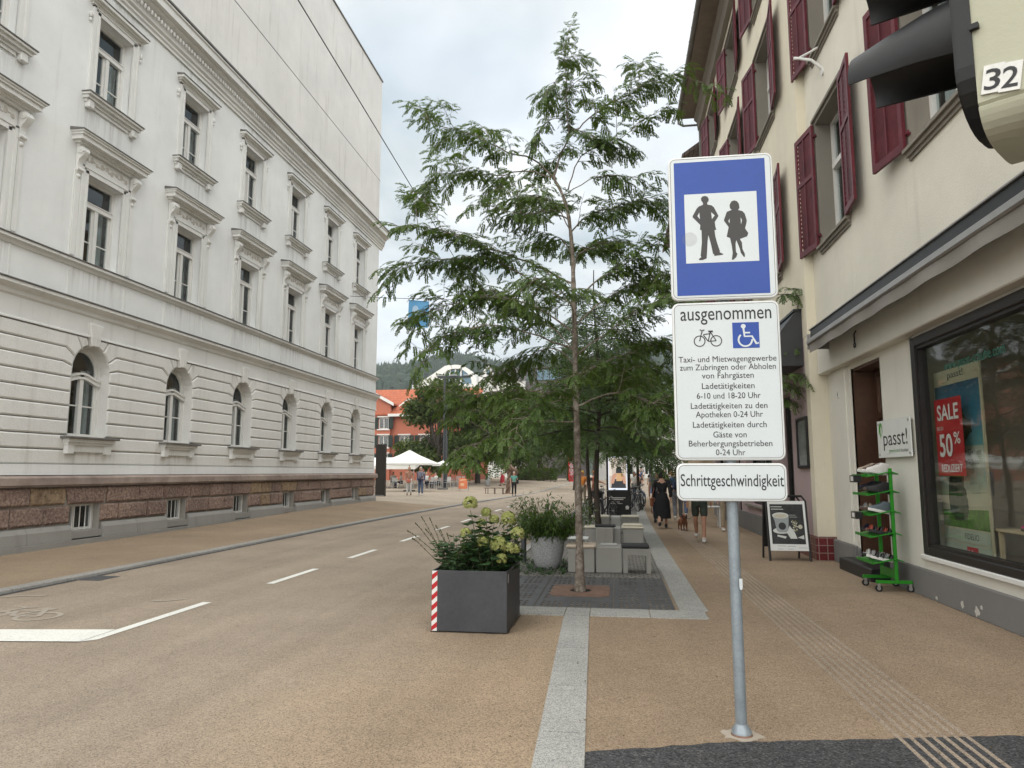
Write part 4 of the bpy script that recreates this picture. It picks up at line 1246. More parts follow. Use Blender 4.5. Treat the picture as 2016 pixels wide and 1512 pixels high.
# awning
AW = thing('awning', 'rolled in shop awning with black top, pale bars and grey fabric valance', 'awning', (3.7,9,4), world=True)
ya, yb = 3.5, 13.5
mb = MB(); pr = [(XU-.0,4.30),(XU-.33,4.235),(XU-.345,4.225),(XU-.345,4.06),(XU-.0,4.06)]
n = len(pr); mb.add([(x,y,z) for y in (ya,yb) for x,z in pr], [tuple(range(n)),tuple(range(2*n-1,n-1,-1))]+[(i,(i+1)%n,n+(i+1)%n,n+i) for i in range(n)])
mb.build('cassette', M['black'], AW)  # black colour imitates the shadow in the gap above the front bar
mb = MB(); mb.bbox(XU-.42,XU-.34,ya,yb+.03,3.955,4.055,.02); mb.box(XU-.40,XU-.02,yb+.0,yb+.05,3.88,4.16)
mb.bbox(XU-.37,XU-.335,ya,yb+.02,4.225,4.25,.006)
mb.build('front_bar', M['alu'], AW)
mb = MB()
r3 = random.Random(4); y = ya
while y < yb-.05:
    y2 = min(y+.11, yb-.05)
    w0, w1 = .015*math.sin(y*5), .015*math.sin(y2*5)
    mb.add([(XU-.385+w0*.3,y,3.956),(XU-.385+w1*.3,y2,3.956),(XU-.375+w1,y2,3.80),(XU-.375+w0,y,3.80)], [(0,1,2,3)])
    y = y2
mb.build('valance', M['valance'], AW)
mb = MB()
mb.tube([(XU-.04,12.0,3.92),(XU-.07,12.0,3.86),(XU-.07,12.0,3.72)], .012, 6); mb.tube(circle_pts(12.0,3.68,.04,10) and [(XU-.07,u,v) for u,v in circle_pts(12.0,3.68,.04,10)], .01, 5)
mb.build('crank_eye', M['black'], AW)
# fascia of the pink shop
FS = thing('shop_canopy', 'dark charcoal canopy box jutting out above the pink shopfront', 'canopy', (3.5,17,4.5), world=True)
mb = MB()
mb.add([(X2,YS_+.35,3.75),(X2,28,3.75),(X2,28,4.85),(X2,YS_+.35,4.85),(X2-.95,YS_+.35,3.75),(X2-.95,28,3.75),(X2-.12,28,4.85),(X2-.12,YS_+.35,4.85)],
       [(0,4,7,3),(1,2,6,5),(4,5,6,7),(3,7,6,2),(0,1,5,4)])
mb.build('canopy_body', M['charcoal'], FS)
mb = MB(); mb.box(X2-.98,X2-.90,YS_+.33,28,3.70,3.80); mb.box(X2-.16,X2,YS_+.33,28,4.853,4.90); mb.build('edge_trim', M['black'], FS)
# framed menu on the pink wall
PF = thing('poster_frame', 'black framed notice hanging on the pink wall', 'frame', (X2,15.0,1.7), world=True)
mb = MB()
for (p,q,r_,s_) in ((14.62,14.68,1.72,2.74),(15.36,15.42,1.72,2.74),(14.68,15.36,1.72,1.78),(14.68,15.36,2.68,2.74)): mb.bbox(X2-.05,X2-.004,p,q,r_,s_,.008)
mb.build('frame', M['black'], PF)
M['notice'] = mat('grey_notice', (.23,.24,.25), .15, .35, 1.5, 6)
mb = MB(); mb.box(X2-.02,X2-.012,14.68,15.36,1.78,2.68); mb.build('notice', M['notice'], PF)
# house beyond
M['tan_render'] = plaster('tan_render', (.42,.33,.22), (.25,.2,.14), .3)
H3 = thing('tan_house', 'tan house with balconies beyond the yellow house on the right', 'building', (3.6,33,0), world=True)
mb = MB(); W3 = [(y,z) for y in (31,34,37) for z in (4.9,8.2,11.5)]
facade(mb, frame_yz(3.75,-1), 28.85, 42, 0, 14.6, [(y-.55,y+.55,z,z+2.0) for y,z in W3], .25)
mb.quad((3.75,28.85,0),(13,28.85,0),(13,28.85,14.6),(3.75,28.85,14.6)); mb.quad((3.75,42,0),(13,42,0),(13,42,14.6),(3.75,42,14.6))
mb.mi = 1
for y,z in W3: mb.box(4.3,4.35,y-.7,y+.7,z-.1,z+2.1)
mb.build('wall', [M['tan_render'], M['dark_room']], H3)
for y,z in W3:
    mb = MB()
    for (p,q,r_,s_) in ((y-.55,y-.47,z,z+2),(y+.47,y+.55,z,z+2),(y-.47,y+.47,z,z+.08),(y-.47,y+.47,z+1.92,z+2),(y-.03,y+.03,z+.08,z+1.92)): mb.box(3.92,3.98,p,q,r_,s_)
    w = mb.build('window', M['frame_white'], H3)
    mb = MB(); mb.box(3.945,3.953,y-.47,y+.47,z+.08,z+1.92); mb.build('pane', M['pane'], w)
for z in (4.5,7.8,11.1):
    mb = MB(); mb.box(2.75,3.75,29.2,32.2,z,z+.15)
    b_ = mb.build('balcony', M['tan_render'], H3)
    mb = MB(); mb.box(2.76,2.8,29.2,32.2,z+1.02,z+1.08); mb.box(2.76,3.75,29.2,29.24,z+1.02,z+1.08)
    for k in range(20): mb.cyl((2.78,29.22+k*.155,z+.15),(2.78,29.22+k*.155,z+1.04),.014,n=5)
    for k in range(6): mb.cyl((2.8+k*.17,29.22,z+.15),(2.8+k*.17,29.22,z+1.04),.014,n=5)
    mb.build('railing', M['black'], b_)
mb = MB(); mb.add([(2.9,28.85,14.6),(2.9,42,14.6),(8.5,42,18.5),(8.5,28.85,18.5),(2.9,28.85,14.75),(2.9,42,14.75),(8.5,42,18.65),(8.5,28.85,18.65)],[(4,5,6,7),(0,3,2,1),(0,1,5,4),(0,4,7,3),(1,2,6,5)])
mb.build('roof', M['roof_tile'], H3)

# wall sign of the shoe shop
SG = thing('shop_sign', 'small white acrylic shop sign with green leaf and dark lettering beside the door', 'sign', (3.98,11.1,1.86), world=True)
M['sign_white'] = mat('white_acrylic', (.70,.72,.70), .25, .04, 2, 30)
M['ink'] = mat('dark_ink', (.018,.019,.021), .5, .1)
M['leaf_green'] = mat('leaf_green', (.05,.24,.02), .4, .1)
fS = frame_yz(XG-.055,-1)
mb = MB(); mb.bbox(XG-.055,XG-.04,10.46,11.72,1.86,2.42,.004); mb.build('plate', M['sign_white'], SG)
mb = MB()
for y in (10.52,11.66):
    for z in (1.91,2.37): mb.cyl((XG,y,z),(XG-.062,y,z),.018,n=10)
mb.build('standoffs', M['alu'], SG)
mb = MB(); put_text(mb, 'passt!', fS, 11.03, 2.04, width=.90, height=.235, d=.0015, flip=-1)
mb.mi = 1
put_text(mb, 'gesund-schuh', fS, 11.07, 1.935, width=.42, height=.055, d=.0015, flip=-1)
mb.mi = 0; put_text(mb, 'boutique', fS, 10.70, 1.935, width=.26, height=.055, d=.0015, flip=-1)
mb.mi = 1
flat(mb, [(11.575+.075*math.cos(t)*1, 2.29+.10*math.sin(t)) for t in [k*math.pi/12 for k in range(24)]], fS, .0015)
flat(mb, [(11.62,2.22),(11.56,2.21),(11.57,2.14)], fS, .0017)
mb.mi = 2; flat(mb, [(11.575,2.20),(11.53,2.22),(11.52,2.30),(11.545,2.35),(11.575,2.30)], fS, .002)
mb.build('lettering', [M['ink'], M['leaf_green'], M['sign_white']], SG)

# ================================================================ TRAFFIC SIGN
M['galv'] = mat('galvanised_steel', (.27,.31,.345), .42, .22, 7, 50, .08, 40, .5); M['galv'].node_tree.nodes['Principled BSDF'].inputs['Metallic'].default_value = .35
M['sign_face'] = mat('reflective_white', (.60,.645,.665), .35, .05, 1.5, 60)
M['sign_edge'] = mat('white_sign_edge', (.72,.74,.74), .35, .06, 3, 40)
M['sign_grey'] = mat('sign_groove_grey', (.22,.23,.23), .5, .1)
M['sign_blue'] = mat('reflective_blue', (.014,.058,.31), .3, .14, 1.4, 40)
M['pict'] = mat('pictogram_grey', (.045,.043,.042), .45, .08)
TS = thing('traffic_sign', 'tall blue and white pedestrian zone sign with two text plates on a galvanised post', 'traffic sign', (.745,4.88,0), world=True)
mb = MB()
mb.tube([(.748,4.88,.0),(.742,4.88,1.4),(.735,4.88,3.72)], [.0365,.0365,.0365], 20); mb.ell((.735,4.88,3.72),(.0365,.0365,.025),16,6)
for z in (.03,): mb.lathe([(.062,0),(.062,.03),(.045,.055),(.038,.07)], (.748,4.88,.004), 20)
mb.build('post', M['galv'], TS, True)
mb = MB(); mb.lathe([(.068,0),(.064,.012),(.05,.014)], (.748,4.878,.004), 20); mb.build('rust_collar', M['rust'], TS, True)
M['grout'] = plaster('pale_grout', (.40,.35,.29), (.27,.22,.17), .6, False, .4, 60)
mb = MB(); r4 = random.Random(9)
mb.add([(.748+(.125+r4.uniform(-.025,.03))*math.cos(2*math.pi*k/22), 4.88+(.11+r4.uniform(-.02,.03))*math.sin(2*math.pi*k/22), .0065) for k in range(22)], [tuple(range(22))])
mb.build('grout_ring', M['grout'], TS)
mb = MB(); mb.box(.762,.782,4.842,4.8435,.92,.97); mb.prism([(.762,.92),(.782,.92),(.778,.90),(.766,.90)], lambda u,v,d:(u,4.8435+d,v), -.0015, 0); tag(mb.build('sticker', M['sign_face'], TS), 'small torn white sticker')
YP = 4.80
fP = frame_xz(YP, -1)
SX0, SX1 = .385, 1.075
def panel(z0, z1, name):
    mb = MB()
    ol = rrect(SX0, SX1, z0, z1, .045)
    cushion(mb, ol, fP, -.028, .004, .006)
    mb.add([fP(u,v,-.028) for u,v in ol], [tuple(range(len(ol)))])
    mb.mi = 1
    il = rrect(SX0+.014, SX1-.014, z0+.014, z1-.014, .034); i2 = rrect(SX0+.018, SX1-.018, z0+.018, z1-.018, .031)
    stroke(mb, il[:], .0045, fP, .0046, True)
    mb.mi = 2
    flat(mb, i2, fP, .0052)
    for zc in (z0+.12, z1-.12):
        mb.mi = 3; mb.box(.60,.87,YP+.03,YP+.055,zc-.018,zc+.018); mb.box(.690,.79,YP+.05,YP+.122,zc-.014,zc+.014)
    return mb.build(name, [M['sign_edge'], M['sign_grey'], M['sign_face'], M['galv']], TS)
p1_ = panel(2.795, 3.80, 'sign_panel'); p2_ = panel(1.725, 2.775, 'sign_panel'); p3_ = panel(1.462, 1.705, 'sign_panel')
mb = MB(); flat(mb, rrect(.423, 1.025, 2.825, 3.762, .004), fP, .0062); mb.build('blue_field', M['sign_blue'], p1_)
mb = MB(); flat(mb, [(.487,3.047),(.963,3.047),(.963,3.532),(.487,3.532)], fP, .0072); mb.build('white_square', M['sign_face'], p1_)
# figures, traced as outlines in the square: photo-crop px -> metres
def fig(pts): return [(.487 + (x-128 - (y-420)*.035)/733*.476, 3.532 - (y-420 + (x-118)*.047)/680*.485) for x, y in pts]
man = [(341,432),(366,440),(380,462),(378,482),(364,500),(366,518),(410,526),(432,545),(478,630),(470,645),(440,690),(447,735),(456,766),(438,770),(446,830),(462,890),(492,975),(488,985),(527,1003),(520,1010),(436,1022),(432,1004),(422,1000),(400,900),(375,818),(368,880),(360,1022),(358,1046),(320,1062),(284,1064),(280,1052),(304,1036),(298,1018),(310,890),(306,772),(290,766),(294,720),(216,644),(216,632),(255,562),(276,538),(322,520),(320,500),(304,480),(300,458),(314,438)]
mh1 = [(284,598),(264,632),(290,664)]; mh2 = [(404,594),(440,626),(412,662)]
wom = [(638,478),(664,486),(684,512),(690,552),(676,572),(720,584),(742,608),(762,674),(758,700),(744,752),(776,798),(764,830),(692,856),(712,890),(716,950),(740,1000),(740,1028),(730,1030),(700,990),(690,950),(656,866),(648,900),(652,980),(666,1000),(656,1030),(626,1058),(610,1056),(620,990),(612,930),(594,848),(560,834),(580,740),(534,680),(534,668),(562,590),(612,572),(594,556),(590,522),(608,488)]
wh1 = [(588,656),(578,684),(590,704)]; wh2 = [(700,646),(714,672),(704,714)]
mb = MB(); flat(mb, fig(man), fP, .0082); flat(mb, fig(wom), fP, .0082)
mb.mi = 1
for h in (mh1, mh2, wh1, wh2): flat(mb, fig(h), fP, .0088)
mb.mi = 2
flat(mb, [(max(.4872, .515+.05*math.cos(k*.2618)), 3.215+.05*math.sin(k*.2618)) for k in range(24)], fP, .0080)
mb.mi = 3; flat(mb, [(min(.4868, .515+.05*math.cos(k*.2618)), 3.215+.05*math.sin(k*.2618)) for k in range(24)], fP, .0068)
M['smudge'] = mat('sticker_residue', (.50,.53,.545), .6, .1)
M['smudge_blue'] = mat('sticker_residue_on_blue', (.045,.085,.27), .5, .2)
mb.build('figures', [M['pict'], M['sign_face'], M['smudge'], M['smudge_blue']], p1_)
mb = MB(); cx_ = .731
def T(s, z, w, h, b=.0):
    mb = MB(); put_text(mb, s, fP, cx_, z, width=w, height=h, d=.0066, bold=b); mb.build('lettering', M['ink'], p2_)
T('ausgenommen', 2.655, .585, .098, .003)
for s, z  , w in (('Taxi- und Mietwagengewerbe',2.372,.625),('zum Zubringen oder Abholen',2.318,.612),('von Fahrgästen',2.262,.33),('Ladetätigkeiten',2.193,.335),
             ('6-10 und 18-20 Uhr',2.128,.405),('Ladetätigkeiten zu den',2.062,.485),('Apotheken 0-24 Uhr',2.005,.425),('Ladetätigkeiten durch',1.938,.465),
             ('Gäste von',1.873,.21),('Beherbergungsbetrieben',1.815,.525),('0-24 Uhr',1.757,.185)): T(s, z, w, .041)
mb = MB(); s_ = .092; bx, bz = .612, 2.513                      # bicycle symbol
fl = lambda u, v, d: fP(u, v, d)
bike_icon(mb, fl, bx, bz, s_*1.06, .0062, .0066)
mb.build('bicycle_symbol', M['ink'], p2_)
mb = MB(); flat(mb, [(.772,2.46),(.942,2.46),(.942,2.632),(.772,2.632)], fP, .0064)
mb.mi = 1
disc(mb, fP, .842, 2.606, .0155, .0072, 16)
stroke(mb, [(.842,2.598),(.848,2.538),(.895,2.538),(.922,2.487),(.936,2.494)], .0125, fP, .0074)
stroke(mb, [(.846,2.562),(.884,2.562)], .010, fP, .0076)
stroke(mb, circle_pts(.852,2.515,.043,22,130,362), .0115, fP, .0078)
mb.build('wheelchair_symbol', [M['sign_blue'], M['sign_face']], p2_)
mb = MB(); put_text(mb, 'Schrittgeschwindigkeit', fP, .732, 1.558, width=.645, height=.082, d=.0066, bold=.004); mb.build('lettering', M['ink'], p3_)

# ================================================================ TRAFFIC LIGHT (close, upper right)
M['shell'] = plaster('cream_signal_shell', (.45,.45,.35), (.11,.105,.085), .5, True, .12, 40)
M['blackplastic'] = mat('black_signal_plastic', (.010,.0105,.012), .5, .2, 6, 60, .05, 150)
M['lens'] = mat('dark_lens', (.03,.012,.01), .1, .2)
M['plate_white'] = mat('white_number_plate', (.66,.66,.64), .4, .1, 20, 80)
PH = R(50)
TL = thing('traffic_light', 'cream and black traffic light numbered 32 seen from behind at the upper right', 'traffic light', (1.42,2.0,0), world=True)
Fv = Vector((-math.sin(PH), math.cos(PH), 0)); Av = Vector((-math.cos(PH), -math.sin(PH), 0))
C0 = Vector((.862, 1.70, .10))
ft = lambda a, z, f: tuple(C0 + Av*a + Fv*f + Vector((0,0,z)))
ZB, HWD = 2.30, .155
outl = [(HWD,3.25),(-HWD,3.25)] + [(-HWD*math.cos(t), 2.425-.125*math.sin(t)) for t in [math.pi*k/14 for k in range(15)]]
mb = MB(); mb.prism(outl, lambda a,z,f: ft(a,z,f), -.02, .012); mb.prism(offset_poly(outl,.012), lambda a,z,f: ft(a,z,f), .0125, .02)
for z in (2.5,2.62,2.77,3.0): mb.box(0,0,0,0,0,0) if False else mb.prism([(HWD-.004,z),(HWD+.008,z),(HWD+.008,z+.012),(HWD-.004,z+.012)], lambda a,zz,f: ft(a,zz,f), -.035,-.018)
mb.build('front_plate', M['blackplastic'], TL)
mb = MB()
def ring(z, w, dp, n=26, e=.62):
    pts = []
    for k in range(n+1):
        t = math.pi*k/n
        c_, s_2 = math.cos(t), max(0.0, math.sin(t))
        pts.append(ft(w*math.copysign(abs(c_)**e, c_), z, -.02 - dp*(s_2**e)))
    return pts
levels = [(2.262,.03,.015),(2.264,.06,.04),(2.268,.085,.065),(2.275,.105,.095),(2.284,.121,.12),(2.295,.133,.142),(2.307,.141,.158),(2.318,.146,.170),(2.326,.148,.176),(2.330,.143,.168),(2.336,.149,.182),(2.60,.150,.190),(2.9,.150,.190),(3.15,.148,.185),(3.22,.12,.12),(3.25,.05,.02)]
rings = [ring(*l) for l in levels]; n = len(rings[0])
for i in range(len(rings)-1):
    o_ = len(mb.v); mb.add(rings[i]+rings[i+1], [(k,k+1,n+k+1,n+k) for k in range(n-1)])
mb.add(rings[0], [tuple(range(n))])
mb.build('back_shell', M['shell'], TL, True, angle=180)
for zc in (2.56, 2.80, 3.04):
    mb = MB()
    N = 30; vs = []; fs = []
    for j, (f, r, dz) in enumerate(((.012,.112,0),(.10,.108,-.006),(.19,.099,-.015),(.27,.090,-.024))):
        for side, rr_ in ((0,r),(1,r-.005)):
            for k in range(N+1):
                t = R(-28 - j*0) + R(236)*k/N if True else 0
                t0 = R(-34 + j*9); t1 = R(214 - j*9)
                t = t0 + (t1-t0)*k/N
                vs.append(ft(rr_*math.cos(t), zc+dz+rr_*math.sin(t), f))
    m_ = 2*(N+1)
    for j in range(3):
        for side in (0,1):
            for k in range(N):
                a = j*m_+side*(N+1)+k
                fs.append((a,a+1,a+m_+1,a+m_))
        for k in (0,N): a = j*m_+k; fs.append((a,a+N+1,a+m_+N+1,a+m_))
    for k in range(N): a = 3*m_+k; fs.append((a,a+1,a+N+2,a+N+1))
    mb.add(vs, fs)
    vz = mb.build('visor', M['blackplastic'], TL, True, angle=50)
    mb = MB(); pts = [ft(.1*math.cos(t),zc+.1*math.sin(t),.022) for t in [2*math.pi*k/24 for k in range(24)]]; mb.add(pts, [tuple(range(24))]); mb.build('lens', M['lens'], vz)
# number plates on the shell: tangent frame on the near side
def shell_pt(t, z):
    c_, s_2 = math.cos(t), max(0.0, math.sin(t))
    return Vector(ft(.150*math.copysign(abs(c_)**.62, c_), z, -.02-.188*(s_2**.62)))
for ch, t in (('3', R(3.2)), ('2', R(9.6))):
    a, b = shell_pt(t-R(1.5), 2.375), shell_pt(t+R(1.5), 2.375)
    u_ = (b-a).normalized(); w_ = Vector((0,0,1)); n_ = w_.cross(u_)
    mid = shell_pt(t, 2.378 if ch == '3' else 2.370)
    if n_.dot(Vector((0,0,CAM_H))-Vector((mid.x,mid.y,0))) < 0: n_ = -n_
    fN = lambda u, v, d, mid=mid, u_=u_, w_=w_, n_=n_: tuple(mid + u_*(u*.987+v*.16) + w_*(v*.987-u*.16) + n_*(d+.004))
    mb = MB(); mb.prism([(-.019,-.031),(.019,-.031),(.019,.031),(-.019,.031)], fN, -.004, .0)
    mb.mi = 1; put_text(mb, ch, fN, 0, -.023, width=.029, height=.046, d=.0008, bold=.01)
    mb.build('number_plate', [M['plate_white'], M['ink']], TL)
mb = MB(); mb.cyl((1.42,2.0,0),(1.42,2.0,3.7),.055,n=16)
for z in (2.62,3.1): mb.tube([(1.42,2.0,z),(1.25,1.86,z),ft(-.02,z,-.18)], .022, 8)
mb.lathe([(.14,0),(.14,.02),(.07,.05),(.06,.4)], (1.42,2.0,.004), 16)
mb.build('mast', M['galv'], TL, True)
# ================================================================ TREES AND PLANTS
M['leaf'] = leafmat('locust_leaf', [(.017,.035,.010),(.042,.078,.017),(.082,.135,.028),(.13,.18,.045)], 1.3, .5, .30)
M['leaf_far'] = leafmat('street_tree_leaf', [(.014,.030,.010),(.028,.058,.016),(.05,.095,.025),(.08,.13,.035)], .8, .55, .28)
M['leaf_dark'] = leafmat('hornbeam_leaf', [(.022,.036,.011),(.042,.065,.016),(.075,.10,.024),(.14,.15,.032)], .35, .6, .2)
M['bamboo'] = leafmat('bamboo_leaf', [(.025,.055,.010),(.055,.105,.018),(.10,.16,.03)], 3, .45, .3)
M['hydr_leaf'] = leafmat('hydrangea_leaf', [(.012,.030,.012),(.022,.055,.018),(.045,.09,.03)], 6, .45, .15)
M['sage_leaf'] = leafmat('sage_leaf', [(.03,.06,.035),(.055,.10,.05),(.09,.15,.075)], 6, .55, .2)
M['petal'] = leafmat('hydrangea_petal', [(.20,.24,.06),(.34,.36,.12),(.47,.47,.21)], 8, .7, .25)
M['stem'] = mat('green_brown_stem', (.07,.065,.03), .8, .3, 8, 40)
M['bark'] = stone_mat('mottled_grey_bark', (.07,.055,.042), (.20,.17,.14), (.38,.36,.33), 14, .9, .02)
M['bark_dark'] = mat('dark_bark', (.055,.045,.036), .9, .4, 6, 40, .5, 40)

class Leaves:
    def __init__(s): s.v = []; s.f = []
    def leaf(s, p, d, up, L, w):
        "one rhombic leaflet from p along d"
        sd = d.cross(up)
        if sd.length < 1e-5: sd = d.orthogonal()
        sd.normalize()
        m = p + d*(L*.45); q = p + d*L
        n = len(s.v)
        s.v += [p[:], (m+sd*w)[:], q[:], (m-sd*w)[:]]
        s.f.append((n, n+1, n+2, n+3))
    def build(s, name, m, parent):
        L0 = ORG.get(parent.name, Vector((0,0,0)))
        me = bpy.data.meshes.new(name)
        me.from_pydata([(x-L0.x, y-L0.y, z-L0.z) for x,y,z in s.v], [], s.f); me.materials.append(m)
        o = bpy.data.objects.new(name, me); COL.objects.link(o); o.parent = parent; ORG[o.name] = L0
        return o
def rv(r): return Vector((r.uniform(-1,1), r.uniform(-1,1), r.uniform(-1,1)))
def frond(lv, p, d, L, pairs, r, droop=.7, lw=.27, ll=.27):
    d = d.normalized(); pos = p.copy(); step = L/pairs
    for i in range(pairs):
        d = (d + Vector((0,0,-droop/pairs)) + rv(r)*.05).normalized()
        pos = pos + d*step
        side = d.cross(Vector((0,0,1)))
        if side.length < 1e-3: side = Vector((1,0,0))
        side.normalize()
        up = side.cross(d)
        k = ll*L*(1-.45*abs(i/pairs-.35))
        for sgn in (-1, 1):
            ld = (side*sgn + d*.55 + Vector((0,0,-.35)) + rv(r)*.25).normalized()
            lv.leaf(pos, ld, up + rv(r)*.3, k*r.uniform(.75,1.15), k*lw)
    return pos
def smooth_path(pts, n):
    out = []
    for i in range(len(pts)-1):
        p0 = pts[max(i-1,0)]; p1 = pts[i]; p2 = pts[i+1]; p3 = pts[min(i+2,len(pts)-1)]
        for k in range(n):
            t = k/n
            out.append(.5*((2*p1)+(-p0+p2)*t+(2*p0-5*p1+4*p2-p3)*t*t+(-p0+3*p1-3*p2+p3)*t**3))
    return out + [pts[-1]]
def dress(lv, mb, path, r, t0, spacing, tl, fl, pairs, gap, rad=.006, dens=1.0):
    "twigs with hanging fronds along a limb"
    L = 0; nxt = 0; tot = sum((b-a).length for a,b in zip(path,path[1:]))
    sgn = 1
    for a, b in zip(path, path[1:]):
        sl = (b-a).length; d = (b-a).normalized()
        while nxt < L+sl:
            t = (nxt)/tot
            if t >= t0:
                p = a + d*(nxt-L)
                side = d.cross(Vector((0,0,1)))
                if side.length < 1e-3: side = Vector((1,0,0))
                side.normalize(); sgn = -sgn
                td = (d*r.uniform(.35,.9) + side*sgn*r.uniform(.35,1.0) + Vector((0,0,r.uniform(-.15,.45)))).normalized()
                ln = tl*r.uniform(.55,1.25)*(1.1-.45*t)
                tw = [p.copy()]
                q = p.copy()
                n = 5
                for k in range(n):
                    td = (td + Vector((0,0,-.11)) + rv(r)*.12).normalized(); q = q + td*(ln/n); tw.append(q.copy())
                mb.tube(tw, [rad*(1-.75*k/n) for k in range(n+1)], 4, False)
                run_ = 0.03; alt = 1
                while run_ < ln:
                    k = min(int(run_/ln*n), n-1); f = run_/ln*n-k
                    pp = tw[k].lerp(tw[k+1], f); dd = (tw[k+1]-tw[k]).normalized()
                    sd = dd.cross(Vector((0,0,1))); sd = sd.normalized() if sd.length > 1e-3 else Vector((1,0,0))
                    fd = (dd*.7 + sd*alt*r.uniform(.4,1) + Vector((0,0,r.uniform(-.55,.2)))).normalized()
                    if r.random() < dens: frond(lv, pp, fd, fl*r.uniform(.7,1.2), pairs, r, r.uniform(.35,1.05))
                    alt = -alt; run_ += gap*r.uniform(.7,1.4)
                frond(lv, tw[-1], td, fl, pairs, r, .8)
            nxt += spacing*r.uniform(.6,1.4)
        L += sl

# ---- the young honey locust in front, limbs set out from survey points
TY = 10.17
tp = lambda x, y, dy=0.0: ony(x, y, TY+dy)
HL = thing('honey_locust_tree', 'slim feathery honey locust tree with mottled trunk standing in the iron grate', 'tree', (-.53,10.17,0), world=True)
r5 = random.Random(11)
trunk_px = [(1142,1168),(1141,1080),(1139,1000),(1137,900),(1135,820),(1133,740),(1131,640),(1129,560),(1127,500),(1120,430),(1108,385),(1090,350)]
trunk = [tp(x,y,.02*math.sin(i*1.7)) for i,(x,y) in enumerate(trunk_px)]
trunk[0].z = .0
leader = [tp(x,y) for x,y in ((1090,350),(1097,326),(1104,303),(1119,272),(1118,238),(1115,195),(1115,155),(1111,95),(1121,58))]
mb = MB()
tpth = smooth_path(trunk, 4)
nT = len(tpth)
mb.tube(tpth, [(.056 + .026*max(0,1-i/4)) - .038*(i/nT) + .004*math.sin(i*2.3) for i in range(nT)], 14, False)
lpth = smooth_path(leader, 4)
mb.tube(lpth, [.017*(1-.85*i/len(lpth)) for i in range(len(lpth))], 8, False)
LIMBS = [  # pixel points, depth at tip, thickness, where leaves begin
 ([(1090,350),(1049,313),(998,298),(950,274),(910,258),(851,242),(826,214)], -.5, .014, .25),
 ([(1092,352),(1037,337),(978,345),(910,337),(859,350),(821,390)], .5, .012, .25),
 ([(1119,274),(1149,242),(1196,206),(1236,187),(1276,162),(1323,151),(1340,140)], .3, .012, .2),
 ([(1119,373),(1137,317),(1164,294),(1216,278),(1258,240)], -.6, .010, .25),
 ([(1123,476),(1130,450),(1164,421),(1216,409),(1276,389),(1308,399)], .7, .014, .2),
 ([(1108,385),(1157,357),(1196,345),(1236,349),(1278,339)], -.4, .008, .3),
 ([(1117,430),(1077,417),(1037,421),(996,415)], -.8, .011, .1),
 ([(1121,450),(1090,400),(1050,385),(1010,400)], .9, .009, .2),
 ([(1129,560),(1057,524),(1006,504),(958,488),(899,464),(839,448),(775,444)], -.3, .017, .3),
 ([(1130,600),(1045,552),(978,516),(918,508),(839,514),(764,528)], .6, .016, .35),
 ([(1130,600),(1176,552),(1236,516),(1276,488),(1318,470)], -.4, .015, .25),
 ([(1131,640),(1190,590),(1250,560),(1310,540),(1350,560)], .8, .014, .25),
 ([(1131,655),(1050,602),(960,585),(880,602),(795,632)], .2, .016, .3),
 ([(1132,690),(1040,655),(960,640),(880,660),(845,690)], -1.0, .014, .25),
 ([(1132,690),(1080,640),(1020,610),(960,560)], 1.4, .012, .3),
 ([(1133,700),(1200,650),(1260,610),(1315,590)], -1.1, .013, .3),
 ([(1133,740),(1210,705),(1290,680),(1345,690)], .4, .014, .25),
 ([(1134,770),(1124,768),(1099,751),(1074,754),(1062,779)], -.5, .012, .97),
 ([(1134,790),(1060,772),(980,770),(915,790),(890,825)], -.4, .014, .35),
 ([(1135,830),(1060,830),(995,845),(945,870),(918,900)], -.9, .012, .35),
 ([(1134,800),(1200,775),(1270,785),(1320,815)], -.7, .013, .35),
 ([(1134,760),(1160,730),(1190,720),(1230,735),(1280,750)], 1.5, .012, .3),
 ([(1133,720),(1100,690),(1060,690),(1010,720),(970,745)], 1.3, .012, .3),
 ([(1135,810),(1110,790),(1060,800),(1020,830)], -1.4, .010, .4),
 ([(1131,650),(1125,600),(1090,560),(1050,545)], -1.6, .012, .3),
 ([(1129,540),(1140,500),(1175,480),(1215,470)], 1.4, .010, .3),
 ([(1127,500),(1105,470),(1075,470),(1045,480)], 1.0, .009, .3),
 ([(1117,238),(1085,235),(1062,258),(1052,285)], -.3, .006, .15),
 ([(1118,250),(1150,262),(1176,275)], -.5, .005, .2),
 ([(1115,195),(1085,190),(1060,200)], .3, .005, .15),
 ([(1115,180),(1140,158),(1168,152)], -.2, .005, .15),
 ([(1114,150),(1092,165),(1075,185)], -.3, .004, .1),
 ([(1112,120),(1130,112),(1145,118)], .2, .004, .1),
 ([(1103,303),(1085,320),(1060,335)], .4, .005, .15),
]
lv = Leaves()
